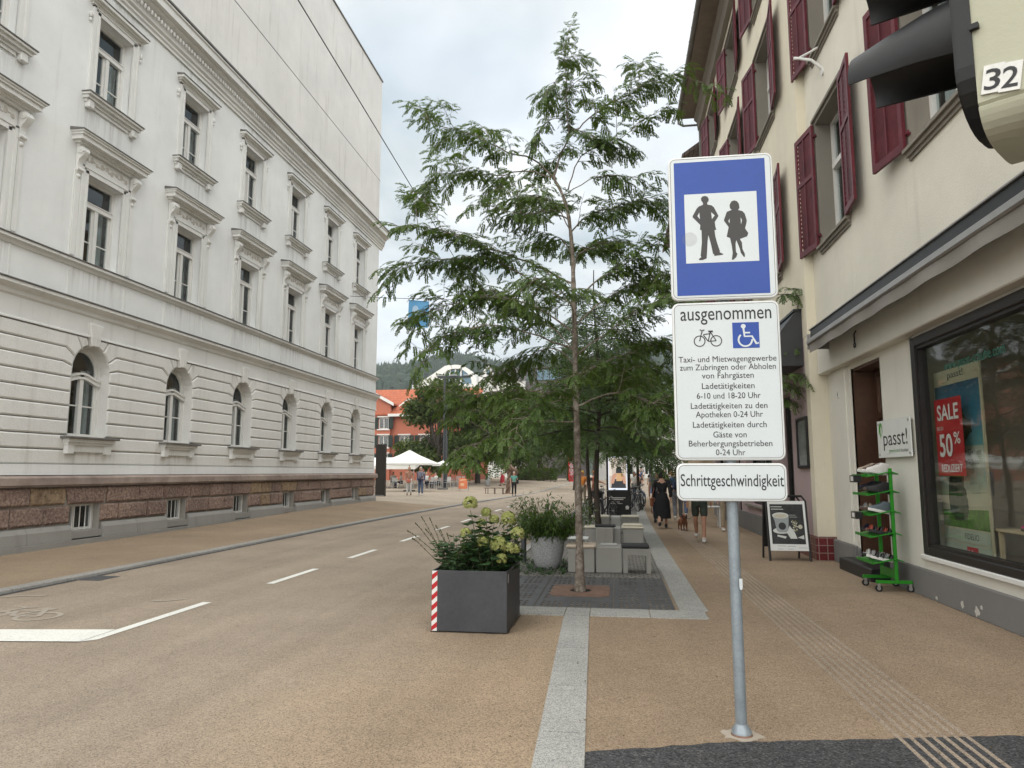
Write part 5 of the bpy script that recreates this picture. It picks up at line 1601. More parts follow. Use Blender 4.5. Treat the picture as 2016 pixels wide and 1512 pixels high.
for px, dy, th, t0 in LIMBS:
    pts = [tp(x, y, dy*(i/(len(px)-1))**1.2) for i,(x,y) in enumerate(px)]
    path = smooth_path(pts, 4); n = len(path)
    path = [p + rv(r5)*.012 for p in path[:1]] + [p + rv(r5)*.012 for p in path[1:]]
    mb.tube(path, [th*(1-.8*i/n) for i in range(n)], 6, False)
    big = th > .0075
    if th > .009 and t0 < .9:                      # side limbs that fill the gaps between the tiers
        for q in range(5):
            i0 = int(n*(max(t0,.2) + (.92-max(t0,.2))*(q+.5)/5)) ; i0 = min(i0, n-2)
            dd = (path[i0+1]-path[i0]).normalized()
            d2 = (dd*.6 + rv(r5)*Vector((.9,.9,.9)).length*.55 + Vector((0,0,r5.choice((-.3,.45,.7,.15))))).normalized()
            sp = [path[i0].copy()]
            Ls = r5.uniform(.45,.8)
            for k in range(4):
                d2 = (d2 + Vector((0,0,-.12)) + rv(r5)*.15).normalized(); sp.append(sp[-1]+d2*Ls/4)
            mb.tube(sp, [.006*(1-.2*k) for k in range(5)], 5, False)
            dress(lv, mb, sp, r5, .15, .10, .34, .185*r5.uniform(.8,1.1), 9, .055, .004)
    dress(lv, mb, path, r5, t0, .075 if big else .06, .44 if big else .27, .185, 9, .05)
dress(lv, mb, lpth, r5, .1, .05, .24, .16, 8, .05, .004)
mb.build('trunk', M['bark'], HL, True)
lv.build('crown', M['leaf'], HL)

# ---- further street trees in the bay
def street_tree(x, y, h, rad, seed, label, zlow=2.3, fl=.30, spacing=.16, nb=33):
    r = random.Random(seed)
    root = thing('honey_locust_tree', label, 'tree', (x,y,0), group='honey locusts along the planted bay', world=True)
    mb = MB(); lv = Leaves()
    tr = [Vector((x+.06*math.sin(z*1.3+seed), y+.06*math.cos(z*1.1+seed), z)) for z in [h*k/10 for k in range(11)]]
    mb.tube(tr, [.075*(1-.85*k/10)+.02*(k==0) for k in range(11)], 10, False)
    for i in range(nb):
        t = i/(nb-1)
        z = zlow + (h*.93-zlow)*t**1.1
        az = i*2.4 + r.uniform(-.4,.4)
        L = rad*(1-.72*t**1.3)*r.uniform(.75,1.15)
        up = r.uniform(.15,.55)
        base = Vector((x,y,z-.2)); d = Vector((math.cos(az), math.sin(az), up)); pts = [base]
        for k in range(5):
            d = d + Vector((0,0,-.16)) + rv(r)*.12; pts.append(pts[-1] + d.normalized()*L/5)
        path = smooth_path(pts, 2)
        mb.tube(path, [.028*(1-.8*k/len(path))*(1-.5*t) for k in range(len(path))], 5, False)
        dress(lv, mb, path, r, .15, spacing*.8, .66, fl, 5, .085)
    mb.build('trunk', M['bark_dark'], root, True)
    lv.build('crown', M['leaf_far'], root)
street_tree(-.45, 17.6, 6.7, 2.5, 3, 'dense honey locust tree rising just behind the concrete stools', 2.5, .30, .14, 38)
street_tree(-.95, 24.6, 7.2, 2.4, 8, 'honey locust tree behind the black display stand, its crown merging with others', 2.6, .32, .19)
street_tree(.95, 32.0, 7.5, 2.6, 15, 'honey locust tree beside the parked bicycles beyond the display stand', 2.7, .36, .22)
street_tree(2.0, 42.0, 8.0, 3.0, 21, 'honey locust tree far down the pavement above the walking crowd', 2.9, .4, .26)
street_tree(-3.6, 60.0, 8.5, 3.6, 31, 'honey locust tree by the red telephone box at the end of the road', 3.6, .45, .3)

# ---- broad trees on the square
def broad_tree(x, y, z0, h, rx, rz, seed, label, n=5200, leaf=.27, m='leaf_dark', zb=1.0):
    r = random.Random(seed)
    root = thing('broadleaf_tree', label, 'tree', (x,y,z0), group='broad dark trees on the square', world=True)
    mb = MB()
    mb.tube([Vector((x,y,z0-.1)), Vector((x+.1,y,z0+h*.3)), Vector((x,y+.1,z0+h*.8))], [.28,.22,.05], 9, False)
    cz = z0 + h - rz
    blobs = []
    for i in range(26):
        v = rv(r).normalized(); q = r.uniform(.55,.95)
        blobs.append((Vector((x+v.x*rx*q, y+v.y*rx*q*.8, cz+v.z*rz*q)), r.uniform(.22,.38)))
        mb.tube([Vector((x,y,cz-rz*.5)), Vector((x+v.x*rx*q*.5, y+v.y*rx*q*.4, cz+v.z*rz*q*.4)), blobs[-1][0]], [.09,.05,.02], 5, False)
    lv = Leaves()
    for i in range(n):
        c, s_ = blobs[r.randrange(len(blobs))]
        u = rv(r).normalized()*(r.random()**.4)
        p = c + Vector((u.x*rx*s_*1.25, u.y*rx*s_, u.z*rz*s_*.8))
        if p.z < z0+zb: p.z = z0+zb+r.random()*.5
        d = (u + Vector((0,0,-.6)) + rv(r)*.7).normalized()
        lv.leaf(p, d, Vector((0,0,1))+rv(r)*.8, leaf*r.uniform(.7,1.3), leaf*.32)
    mb.build('trunk', M['bark_dark'], root, True); lv.build('crown', M[m], root)
def at(px, py, Y): return ony(px, py, Y)
for px, Y, ytop, wpx, zb, lab, sd, n in (
    (862,62,742,190,.9,'broad yellow-green topped tree behind the white cafe parasols',41,15000),
    (940,66,746,150,.8,'dark broad tree behind the tall lamp mast',42,12000),
    (1005,70,752,130,.8,'dark broad tree behind the rope sculpture',43,12000),
    (1062,80,748,130,1.5,'dark broad tree standing behind the clipped hedge',46,12000),
    (1120,84,756,140,2.6,'dark broad tree behind the red telephone box',44,10000),
    (1170,98,765,130,3.2,'broad tree behind the cyclists at the end of the road',47,8000),
    (1235,100,772,150,3.4,'broad tree closing the end of the street behind the crowd',45,9000)):
    b = at(px, 929, Y); t = at(px, ytop, Y); z0 = plaza_z(b.x, Y); h = t.z-z0
    w = wpx/FPX*Y*.5
    broad_tree(b.x, Y, z0, h, w, (h-zb)*.5, sd, lab, n, .34, zb=zb)

# ---- clipped hedge
HG = thing('clipped_hedge', 'long low dark clipped hedge at the far edge of the square', 'hedge', (-9,77,.6), world=True)
r6 = random.Random(61); lv = Leaves()
h0 = at(1000,945,77).x; h1 = at(1098,945,77).x; zb_ = plaza_z(h0,77)
mb = MB(); mb.bbox(h0+.1,h1-.1,76.7,77.9,zb_-.1,zb_+1.0,.1); mb.build('hedge_core', M['bark_dark'], HG)
for i in range(4200):
    s_ = r6.random()
    if s_ < .55: p = Vector((r6.uniform(h0,h1), 76.6+r6.uniform(-.05,.06), r6.uniform(zb_,zb_+1.08))); d = Vector((0,-1,0))
    else: p = Vector((r6.uniform(h0,h1), r6.uniform(76.6,78), zb_+1.06+r6.uniform(-.05,.06))); d = Vector((0,0,1))
    lv.leaf(p, (d*.5+rv(r6)).normalized(), d+rv(r6)*.4, .13, .05)
lv.build('hedge_leaves', M['leaf_dark'], HG)

# ---- planter with hydrangeas
M['planter'] = mat('anthracite_planter', (.058,.060,.068), .5, .25, 2.2, 30, .04, 120, .4)
M['tape_red'] = mat('red_reflective', (.42,.012,.018), .4, .1); M['tape_white'] = mat('white_reflective', (.68,.67,.66), .4, .06)
M['soil'] = mat('soil', (.03,.022,.016), .95, .4, 10, 60)
PXa, PXb, PYa, PYb, PZ = -1.945, -1.145, 7.45, 8.42, .625
PL = thing('planter_box', 'square anthracite metal planter with a red and white striped edge, standing on the road', 'planter', ((PXa+PXb)/2,7.9,0), world=True)
mb = MB()
for a in ((PXa,PXb,PYa,PYa+.02),(PXa,PXb,PYb-.02,PYb),(PXa,PXa+.02,PYa+.02,PYb-.02),(PXb-.02,PXb,PYa+.02,PYb-.02)): mb.bbox(*a,.01,PZ,.004)
mb.box(PXa+.01,PXb-.01,PYa+.01,PYb-.01,.02,PZ-.08)
mb.build('planter_body', M['planter'], PL)
mb = MB(); mb.box(PXa+.022,PXb-.022,PYa+.022,PYb-.022,PZ-.09,PZ-.05); mb.build('soil', M['soil'], PL)
fQ = frame_xz(PYa, -1)
mb = MB(); x0, x1 = PXa+.004, PXa+.062
z = .012; k = 0
mb.quad(fQ(x0,.012,.0015),fQ(x1,.012,.0015),fQ(x1,PZ-.004,.0015),fQ(x0,PZ-.004,.0015))
mb.mi = 1
z = .0
while z < PZ:
    pl = [(x0,z),(x1,z+.05),(x1,z+.105),(x0,z+.055)]
    pl = [(u, min(max(v,.012),PZ-.004)) for u,v in pl]
    flat(mb, pl, fQ, .0022); z += .105
mb.build('striped_tape', [M['tape_white'], M['tape_red']], PL)
mb = MB(); mb.quad((PXb+.0015,7.50,.50),(PXb+.0015,7.55,.50),(PXb+.0015,7.55,.59),(PXb+.0015,7.50,.59)); mb.build('sticker', M['tape_white'], PL)
def leafy(lv, mb, base, top, r, n, L, w, droop=.5, rad=.005):
    pts = [base, base.lerp(top,.5)+rv(r)*.03, top]; path = smooth_path(pts, 4)
    mb.tube(path, [rad*(1-.5*i/len(path)) for i in range(len(path))], 5, False)
    for i in range(n):
        t = .12 + .88*(i+.5)/n
        p = path[min(int(t*(len(path)-1)), len(path)-1)]
        az = i*2.4 + r.uniform(-.5,.5)
        d = Vector((math.cos(az), math.sin(az), r.uniform(-.1,.6))).normalized()
        k = L*r.uniform(.7,1.2)
        # a leaf of two folded halves with a bent tip
        sd = d.cross(Vector((0,0,1))).normalized(); up = sd.cross(d)
        a0 = p + d*.015; a1 = p + d*k*.45 + up*.01 + Vector((0,0,-.06*droop*k/.1)); a2 = p + d*k + Vector((0,0,-.35*droop*k))
        for sgn in (-1,1):
            m_ = a1 + sd*sgn*w*k + up*.015; q = len(lv.v)
            m2 = a0.lerp(a1,.4) + sd*sgn*w*k*.75 + up*.008
            lv.v += [a0[:], m2[:], m_[:], a2[:], a1[:]]; lv.f.append((q,q+1,q+2,q+3,q+4))
    return path[-1]
def flower(lv, c, R_, r, n=150):
    for i in range(n):
        u = rv(r).normalized()
        if u.z < -.5: u.z = abs(u.z)
        p = c + Vector((u.x*R_, u.y*R_, u.z*R_*1.0))*(r.uniform(.8,1.02))
        a = u.orthogonal().normalized(); b = u.cross(a)
        t = r.uniform(0,1.5); a, b = a*math.cos(t)+b*math.sin(t), b*math.cos(t)-a*math.sin(t)
        k = .011
        for dx, dy in ((1,0),(-1,0),(0,1),(0,-1)):
            d = (a*dx+b*dy)
            lv.leaf(p, (d + u*.25).normalized(), u, k*1.9, k*.8)
HY = thing('hydrangea_bush', 'hydrangea bush with pale yellow-green flower heads growing in the dark planter', 'plant', (-1.5,7.95,PZ-.06), world=True)
r7 = random.Random(17); lv = Leaves(); mb = MB()
heads = [(926,992,7.95,.085),(957,1010,8.1,.06),(973,1024,8.15,.06),(1001,1022,8.0,.085),(917,1050,7.75,.06),(1019,1052,7.9,.078),(951,1068,7.65,.062),(981,1072,7.6,.088),(1001,1080,7.65,.07),(1013,1082,7.7,.055),(987,1101,7.55,.058),(948,1030,8.2,.05)]
fl_ = []
for px, py, Y, rr_ in heads:
    top = ony(px, py, Y)
    base = Vector((-1.55+.3*(top.x+1.5)+r7.uniform(-.12,.12), 7.95+r7.uniform(-.15,.15), PZ-.06))
    e = leafy(lv, mb, base, top-Vector((0,0,rr_*.8)), r7, 17, .135, .40, .6)
    f = Leaves(); flower(f, top, rr_, r7, int(170*(rr_/.08)**2)); fl_.append(f)
for k in range(34):
    b = Vector((r7.uniform(-1.75,-1.2), r7.uniform(7.55,8.25), PZ-.06))
    leafy(lv, mb, b, b+Vector((r7.uniform(-.05,.22), r7.uniform(-.12,.1), r7.uniform(.18,.5))), r7, 12, .125, .42, .6, .004)
mb.build('stems', M['stem'], HY); lv.build('foliage', M['hydr_leaf'], HY)
for f in fl_: f.build('flower_head', M['petal'], HY)
SG_ = thing('sage_plant', 'grey-green leafy plant with long thin dry stalks at the left of the dark planter', 'plant', (-1.8,7.7,PZ-.06), world=True)
lv = Leaves(); mb = MB()
for k in range(44):
    b = Vector((r7.uniform(-1.92,-1.45), r7.uniform(7.5,8.2), PZ-.06))
    leafy(lv, mb, b, b+Vector((r7.uniform(-.12,.10), r7.uniform(-.12,.1), r7.uniform(.10,.40))), r7, 14, .10, .30, .5, .003)
for px, py, Y in ((802,1045,7.6),(818,1030,7.7),(830,1018,7.8),(846,1020,7.8),(812,1060,7.5),(858,1035,7.7),(838,1042,7.6),(866,1042,7.9),(880,1050,7.8)):
    t = ony(px, py, Y); b = Vector((-1.78+r7.uniform(-.06,.1), 7.75, PZ-.05))
    pts = smooth_path([b, b.lerp(t,.5)+Vector((.02,0,-.02)), b.lerp(t,.85)+Vector((0,0,.01)), t], 4)
    mb.tube(pts, [.004-.0022*i/len(pts) for i in range(len(pts))], 4, False)
    for q in pts[6:]: mb.ell(q, (.006,.006,.012), 5, 4)
mb.build('stems', M['stem'], SG_); lv.build('foliage', M['sage_leaf'], SG_)

# ---- round pot with bamboo
M['terrazzo'] = ground_mat('grey_terrazzo', (.36,.37,.38), (.2,.2,.21), (.52,.53,.54), grain=170, bmp=.1, spots=.2)
pc = Vector((-1.22, 12.55, 0))
PT = thing('round_pot', 'large round grey terrazzo pot holding a bushy bamboo', 'pot', pc, world=True)
mb = MB(); mb.lathe([(.17,.0),(.20,.02),(.255,.16),(.285,.32),(.295,.48),(.29,.555),(.275,.565),(.262,.555),(.262,.46)], pc, 32)
mb.build('pot_body', M['terrazzo'], PT, True)
mb = MB(); mb.add([(pc.x+.262*math.cos(2*math.pi*k/24), pc.y+.262*math.sin(2*math.pi*k/24), .50) for k in range(24)], [tuple(range(24))]); mb.build('soil', M['soil'], PT)
BB = thing('bamboo_plant', 'bushy bamboo with fine narrow leaves growing from the round grey pot', 'plant', pc+Vector((0,0,.5)), world=True)
lv = Leaves(); mb = MB(); r8 = random.Random(23)
for k in range(70):
    az = r8.uniform(0,6.28); q = r8.random()**.6
    b = pc + Vector((.18*math.cos(az)*q, .18*math.sin(az)*q, .50))
    hh = r8.uniform(.35,1.05)*(1-.25*q); d = Vector((math.cos(az)*q*.75, math.sin(az)*q*.75, 1.0)); pts = [b]
    for i in range(6):
        d = d + Vector((math.cos(az)*.10*q, math.sin(az)*.10*q, -.10)) + rv(r8)*.06; pts.append(pts[-1]+d.normalized()*hh/6)
    mb.tube(pts, [.005*(1-.7*i/6) for i in range(7)], 4, False)
    for i in range(1,7):
        for j in range(8):
            p = pts[i-1].lerp(pts[i], r8.random()); dd = (rv(r8)*.9 + Vector((math.cos(az)*.5, math.sin(az)*.5, -.15))).normalized()
            for m_ in range(2):
                ld = (dd + rv(r8)*.5 + Vector((0,0,-.2))).normalized()
                lv.leaf(p+dd*.07, ld, Vector((0,0,1))+rv(r8)*.5, r8.uniform(.07,.13), .0115)
mb.build('canes', M['stem'], BB); lv.build('foliage', M['bamboo'], BB)
# weeds and low leaves round the pot
WD = thing('weeds', 'small green weeds sprouting between cobbles round the grey pot', 'plants', (-1.3,12.2,0), world=True)
lv = Leaves(); r9 = random.Random(29)
for k in range(150):
    p = Vector((r9.uniform(-1.83,-.85), r9.uniform(11.65,13.6), .006))
    if (p-Vector((pc.x,pc.y,.006))).length < .2: continue
    for j in range(r9.randrange(4,11)):
        az = r9.uniform(0,6.28); lv.leaf(p+rv(r9)*Vector((.05,.05,0)).length*.3, Vector((math.cos(az),math.sin(az),r9.uniform(.3,1.2))).normalized(), Vector((0,0,1))+rv(r9)*.3, r9.uniform(.03,.10), .012)
WD_o = lv.build('weed_leaves', M['sage_leaf'], WD)
# sprays of leaves growing over the pink shop's canopy
CL = thing('climbing_plant', 'feathery green climber trailing over the charcoal canopy of the pink shop', 'plant', (3.3,15.3,4), world=True)
lv = Leaves(); mb = MB(); r10 = random.Random(37)
for px, py, Y, n in ((1565,690,14.9,9),(1548,760,14.8,9),(1560,585,14.8,7),(1578,575,14.7,5),(1550,690,15.2,8),(1572,742,14.6,5),(1545,790,15.0,7)):
    p0 = ony(px-34, py-4, Y+.5); p1 = ony(px, py-6, Y); p2 = ony(px+14, py+2, Y-.1)
    path = smooth_path([p0,p1,p2], 5); mb.tube(path, [.008*(1-.7*i/len(path)) for i in range(len(path))], 5, False)
    dress(lv, mb, path, r10, .1, .06, .26, .20, 7, .06)
mb.build('stems', M['bark_dark'], CL); lv.build('foliage', M['leaf'], CL)
# ================================================================ SHOP WINDOW DISPLAY, SHOES, A-BOARD
def flatmat(name, h, rough=.6, var=.06): return mat(name, h, rough, var, 4, 40)
M['p_sky'] = None
def sky_print(name):
    m, t, p, o = _nodes(name)
    sx = t.nodes.new('ShaderNodeSeparateXYZ'); lk(t, coord(t), sx.inputs[0])
    n = noise(t, 2.5, 5, .6, coord(t))
    ad = t.nodes.new('ShaderNodeMath'); ad.operation = 'MULTIPLY_ADD'; ad.inputs[1].default_value = .5; lk(t, n.outputs[0], ad.inputs[0]); lk(t, sx.outputs[2], ad.inputs[2])
    mr = t.nodes.new('ShaderNodeMapRange'); mr.inputs[1].default_value = .4; mr.inputs[2].default_value = 2.7; lk(t, ad.outputs[0], mr.inputs[0])
    r = ramp(t, mr.outputs[0], [(0,(.30,.29,.20)),(.3,(.42,.40,.27)),(.5,(.16,.36,.34)),(.72,(.04,.18,.27)),(1,(.012,.045,.10))])
    lk(t, r.outputs[0], p.inputs['Base Color']); p.inputs['Roughness'].default_value = .4
    return m
M['p_sky'] = sky_print('printed_sky')
M['p_cream'] = flatmat('printed_cream', (.46,.42,.29)); M['p_grass'] = mat('printed_grass', (.07,.17,.02), .5, .6, 12, 70)
M['p_topiary'] = mat('printed_topiary', (.035,.055,.022), .5, .8, 14, 50); M['p_red'] = flatmat('printed_red', (.43,.012,.02), .35); M['p_white'] = flatmat('printed_white', (.74,.72,.70), .4)
M['p_pale'] = flatmat('printed_pale_green', (.38,.42,.33))
DP = thing('display_poster', 'tall printed poster of a leafy topiary foot on blue sky, standing inside the shop window', 'poster', (4.5,9.9,.5), world=True)
XP = 4.30; fD = frame_yz(XP,-1); ya, yb = 9.15, 11.15
# the poster leans on the inner side wall: ends at the room side
yb = 10.38
mb = MB(); mb.box(XP+.002,XP+.03,ya,yb,.55,2.98); mb.build('board', M['p_cream'], DP)
mb = MB(); flat(mb, [(ya+.02,.95),(yb-.02,.95),(yb-.02,2.78),(ya+.02,2.78)], fD, .001); mb.build('sky_print', M['p_sky'], DP)
mb = MB(); flat(mb, [(ya+.02,.95),(yb-.02,.95),(yb-.02,1.16),(ya+.02,1.20)], fD, .002); mb.mi = 1
foot = [(9.72,1.05),(9.98,1.03),(10.14,1.12),(10.17,1.32),(10.10,1.55),(10.08,1.75),(10.06,2.0),(10.10,2.2),(10.16,2.4),(10.10,2.55),(9.98,2.62),(9.86,2.56),(9.78,2.60),(9.66,2.50),(9.58,2.36),(9.44,2.27),(9.42,2.14),(9.56,2.08),(9.64,2.0),(9.66,1.78),(9.72,1.5),(9.66,1.3),(9.66,1.15)]
rf = random.Random(2); fj = []
for (p,q) in zip(foot, foot[1:]+foot[:1]):
    for k in range(5): fj.append((p[0]+(q[0]-p[0])*k/5+rf.uniform(-.018,.018), p[1]+(q[1]-p[1])*k/5+rf.uniform(-.018,.018)))
flat(mb, fj, fD, .003); mb.build('topiary_print', [M['p_grass'], M['p_topiary']], DP)
mb = MB()
for a, b in ((1.70,1.97),(.78,.93),(.60,.76)): flat(mb, [(ya+.02,a),(yb-.02,a),(yb-.02,b),(ya+.02,b)], fD, .004)
mb.mi = 1
put_text(mb, 'ndes Gehen', fD, 9.52, 1.86, width=.58, height=.075, d=.005, flip=-1); put_text(mb, 'eu erleben', fD, 9.56, 1.74, width=.5, height=.075, d=.005, flip=-1)
put_text(mb, 'FIDELIO', fD, 9.62, .82, width=.36, height=.075, d=.005, flip=-1)
put_text(mb, 'passt!', fD, 9.75, 2.86, width=.42, height=.09, d=.0015, flip=-1)
mb.mi = 2; flat(mb, [(9.48,.58),(9.76,.58),(9.76,.73),(9.48,.73)], fD, .006); mb.mi = 3; put_text(mb, 'fitflop', fD, 9.62, .63, width=.22, height=.07, d=.007, flip=-1)
mb.build('lettering_strips', [M['p_pale'], M['ink'], M['p_red'], M['p_white']], DP)
SP = thing('sale_poster', 'red sale poster with white lettering hanging inside the shop window', 'poster', (4.13,9.7,1.6), world=True)
fR = frame_yz(XG+.11,-1)
mb = MB()
nx = 8
for k in range(nx):
    a0, a1 = 9.33+.74*k/nx, 9.33+.74*(k+1)/nx
    w0, w1 = .012*math.sin(k*1.1), .012*math.sin((k+1)*1.1)
    for v0, v1 in ((1.60,1.9),(1.9,2.25),(2.25,2.58)): mb.quad(fR(a0,v0,w0*.2),fR(a1,v0,w1*.2),fR(a1,v1,w1*.1),fR(a0,v1,w0*.1))
mb.build('sheet', M['p_red'], SP)
mb = MB()
put_text(mb, 'SALE', fR, 9.70, 2.31, width=.58, height=.20, d=.006, bold=.02, flip=-1)
put_text(mb, 'BIS ZU', fR, 9.93, 2.185, width=.17, height=.045, d=.006, flip=-1)
put_text(mb, '50', fR, 9.80, 1.85, width=.36, height=.29, d=.006, bold=.02, flip=-1); put_text(mb, '%', fR, 9.49, 2.0, width=.17, height=.15, d=.006, bold=.01, flip=-1)
put_text(mb, 'REDUZIERT', fR, 9.68, 1.65, width=.56, height=.10, d=.006, bold=.01, flip=-1)
mb.build('lettering', M['p_white'], SP)
M['birch'] = mat('pale_birch', (.42,.33,.21), .5, .15, 3, 30)
def table(name, label, cat, x0,x1,y0,y1,z0,z1,m,group=None,leg=.02):
    t = thing(name, label, cat, ((x0+x1)/2,(y0+y1)/2,z0), group=group, world=True)
    mb = MB(); mb.bbox(x0,x1,y0,y1,z1-.03,z1,.005); mb.build('table_top', m, t)
    for x in (x0+.04,x1-.04):
        for y in (y0+.04,y1-.04):
            mb = MB(); mb.box(x-leg,x+leg,y-leg,y+leg,z0,z1-.031); mb.build('leg', m, t)
    return t
table('display_table', 'pale wooden display table inside the shop window', 'table', 4.32,4.8,7.9,9.1,.54,1.0,M['birch'])
table('display_table', 'taller pale wooden display table nearer the right end of the shop window', 'table', 4.5,5.2,6.3,8.2,.54,1.24,M['birch'])

# shoes ---------------------------------------------------------------
def shoe_meshes(kind):
    "shoe along +x (toe), sole on z=0, length .27"
    up, so = MB(), MB()
    N = 18
    def outline(t):          # t 0..1 round the sole
        a = 2*math.pi*t; x = .135*math.cos(a); w = .043 if x > 0 else .034
        w = .046 - .012*max(0,-x/.135) ; return (x, w*math.sin(a)*(1.0 if x > -.02 else .95))
    pts = [outline(k/N) for k in range(N)]
    so.add([(x,y,0) for x,y in pts]+[(x*1.02,y*1.05,.018) for x,y in pts]+[(x,y,.026) for x,y in pts],
           [tuple(range(N-1,-1,-1)), tuple(range(2*N,3*N))]+[(j*N+i,j*N+(i+1)%N,(j+1)*N+(i+1)%N,(j+1)*N+i) for j in (0,1) for i in range(N)])
    if kind == 'shoe':
        lev = [(0,1.0),(.03,.98),(.055,.86),(.075,.62),(.09,.45)]
        vs = []
        for h, k in lev:
            for x, y in pts:
                hx = h*(1.0 if x < .02 else max(.42, 1-(x-.02)*5.0))
                cx = -.06; vs.append((cx+(x-cx)*(k if x > cx else .6+.4*k), y*(.55+.45*k), .024+hx))
        up.add(vs, [(j*N+i,j*N+(i+1)%N,(j+1)*N+(i+1)%N,(j+1)*N+i) for j in range(len(lev)-1) for i in range(N)])
        for k in range(4): up.cyl((.005+.022*k,-.022,.096-.012*k),(.005+.022*k,.022,.096-.012*k),.0035,n=5)
        up.ell((-.105,0,.085),(.02,.022,.03),8,6)
    else:
        for x0, w in ((.075,.03),(.01,.026),(-.09,.02)):
            up.tube([(x0,-.043,.02),(x0-.006,-.034,.055),(x0-.01,0,.07),(x0-.006,.034,.055),(x0,.043,.02)], w*.5, 6, True, .35)
        up.tube([(-.09,-.036,.02),(-.12,-.02,.06),(-.125,0,.065),(-.12,.02,.06),(-.09,.036,.02)], .007, 6)
        up.box(-.12,.12,-.03,.03,.0262,.030)
    return up, so
def shoe(label, kind, loc, rz, mu, ms, tilt=0.0, group='shoes on the green rack'):
    t = thing('shoe' if kind == 'shoe' else 'sandal', label, 'shoe' if kind == 'shoe' else 'sandal', loc, rz, group)
    t.rotation_euler = (0, tilt, rz); t.scale = (1.12, 1.1, 1.45)
    u, s_ = shoe_meshes(kind); u.build('upper', mu, t, True, angle=60); s_.build('sole', ms, t)
    return t
SM = {k: flatmat('shoe_'+k, v, .6, .15) for k, v in dict(white=(.68,.67,.65), black=(.018,.018,.02), grey=(.10,.13,.15), beige=(.40,.33,.25), brown=(.10,.06,.045), silver=(.35,.35,.36), pink=(.42,.02,.16), coral=(.48,.10,.07), navy=(.02,.025,.06), teal=(.03,.22,.20)).items()}
M['rack_green'] = mat('green_powder_coat', (.035,.30,.028), .4, .12, 3, 40, 0, 60, .5)
RK = thing('shoe_rack', 'bright green metal shoe rack on castors with five sloping shelves beside the shop door', 'rack', (3.62,11.0,0), world=True)
# two posts with wheeled feet, five tilted shelves between them
rya, ryb = 10.76, 11.30
rxc = 3.80
for y in (rya, ryb):
    mb = MB(); mb.bbox(rxc-.022,rxc+.022,y-.022,y+.022,.16,1.70,.004); mb.build('post', M['rack_green'], RK)
    mb = MB(); mb.bbox(rxc-.27,rxc+.20,y-.022,y+.022,.115,.16,.004); mb.build('foot', M['rack_green'], RK)
    for x in (rxc-.24, rxc+.17):
        mb = MB(); mb.cyl((x,y-.012,.048),(x,y+.012,.048),.048,n=18); mb.mi = 1; mb.cyl((x,y-.015,.048),(x,y+.015,.048),.026,n=12)
        mb.box(x-.018,x+.018,y-.020,y-.015,.03,.114); mb.box(x-.018,x+.018,y+.015,y+.020,.03,.114)
        mb.build('castor', [M['black'], M['alu']], RK)
mb = MB(); mb.bbox(rxc-.02,rxc+.02,rya+.022,ryb-.022,.18,.30,.004); mb.build('cross_bar', M['rack_green'], RK)
SHZ = (.46,.82,1.12,1.40,1.66)
for z in SHZ:
    mb = MB()
    for (u0,z0_,u1,z1_) in ((-.32,-.07,.0,.0),(.0,.0,.09,-.035)):
        vs = [(rxc+u0,rya-.06,z+z0_),(rxc+u1,rya-.06,z+z1_),(rxc+u1,ryb+.06,z+z1_),(rxc+u0,ryb+.06,z+z0_)]
        mb.add(vs+[(x,y,zz-.014) for x,y,zz in vs], [(0,1,2,3),(7,6,5,4),(0,4,5,1),(1,5,6,2),(2,6,7,3),(3,7,4,0)])
    mb.box(rxc-.325,rxc-.315,rya-.06,ryb+.06,z-.083,z-.045)
    mb.build('shelf', M['rack_green'], RK)
tilt = -math.atan2(.07,.32)
def put_shoe(label, kind, k, y, mu, ms, dx=0.0):
    z = SHZ[k]; x = rxc-.165+dx
    shoe(label, kind, (x, y, z-.036+dx*.22+.001), R(180), SM[mu], SM[ms], -tilt if False else tilt)
put_shoe('white sneaker at the near end of the top shelf of the green rack', 'shoe', 4, 10.78, 'white','white')
put_shoe('dark brown trainer in the middle of the top shelf of the green rack', 'shoe', 4, 10.96, 'brown','white')
put_shoe('beige trainer at the far end of the top shelf of the green rack', 'shoe', 4, 11.15, 'beige','white')
put_shoe('black lace-up shoe at the near end of the second shelf from the top', 'shoe', 3, 10.78, 'black','black')
put_shoe('black shoe with pale sole in the middle of the second shelf from the top', 'shoe', 3, 10.96, 'black','brown')
put_shoe('dark navy shoe at the far end of the second shelf from the top', 'shoe', 3, 11.15, 'navy','black')
put_shoe('slate grey trainer with white sole on the middle shelf of the green rack', 'shoe', 2, 10.79, 'grey','white')
put_shoe('beige sandal on the middle shelf of the green rack', 'sandal', 2, 10.98, 'beige','brown')
put_shoe('pale silver sandal at the far end of the middle shelf', 'sandal', 2, 11.16, 'silver','brown')
put_shoe('black sandal at the near end of the fourth shelf down', 'sandal', 1, 10.79, 'black','black')
put_shoe('coral sandal in the middle of the fourth shelf down', 'sandal', 1, 10.97, 'coral','brown')
put_shoe('navy sandal at the far end of the fourth shelf down', 'sandal', 1, 11.15, 'navy','black')
put_shoe('black and white sandal at the near end of the lowest shelf', 'sandal', 0, 10.79, 'black','white')
put_shoe('silver sandal in the middle of the lowest shelf of the green rack', 'sandal', 0, 10.97, 'silver','white')
put_shoe('white sandal at the far end of the lowest shelf of the green rack', 'sandal', 0, 11.15, 'white','black')
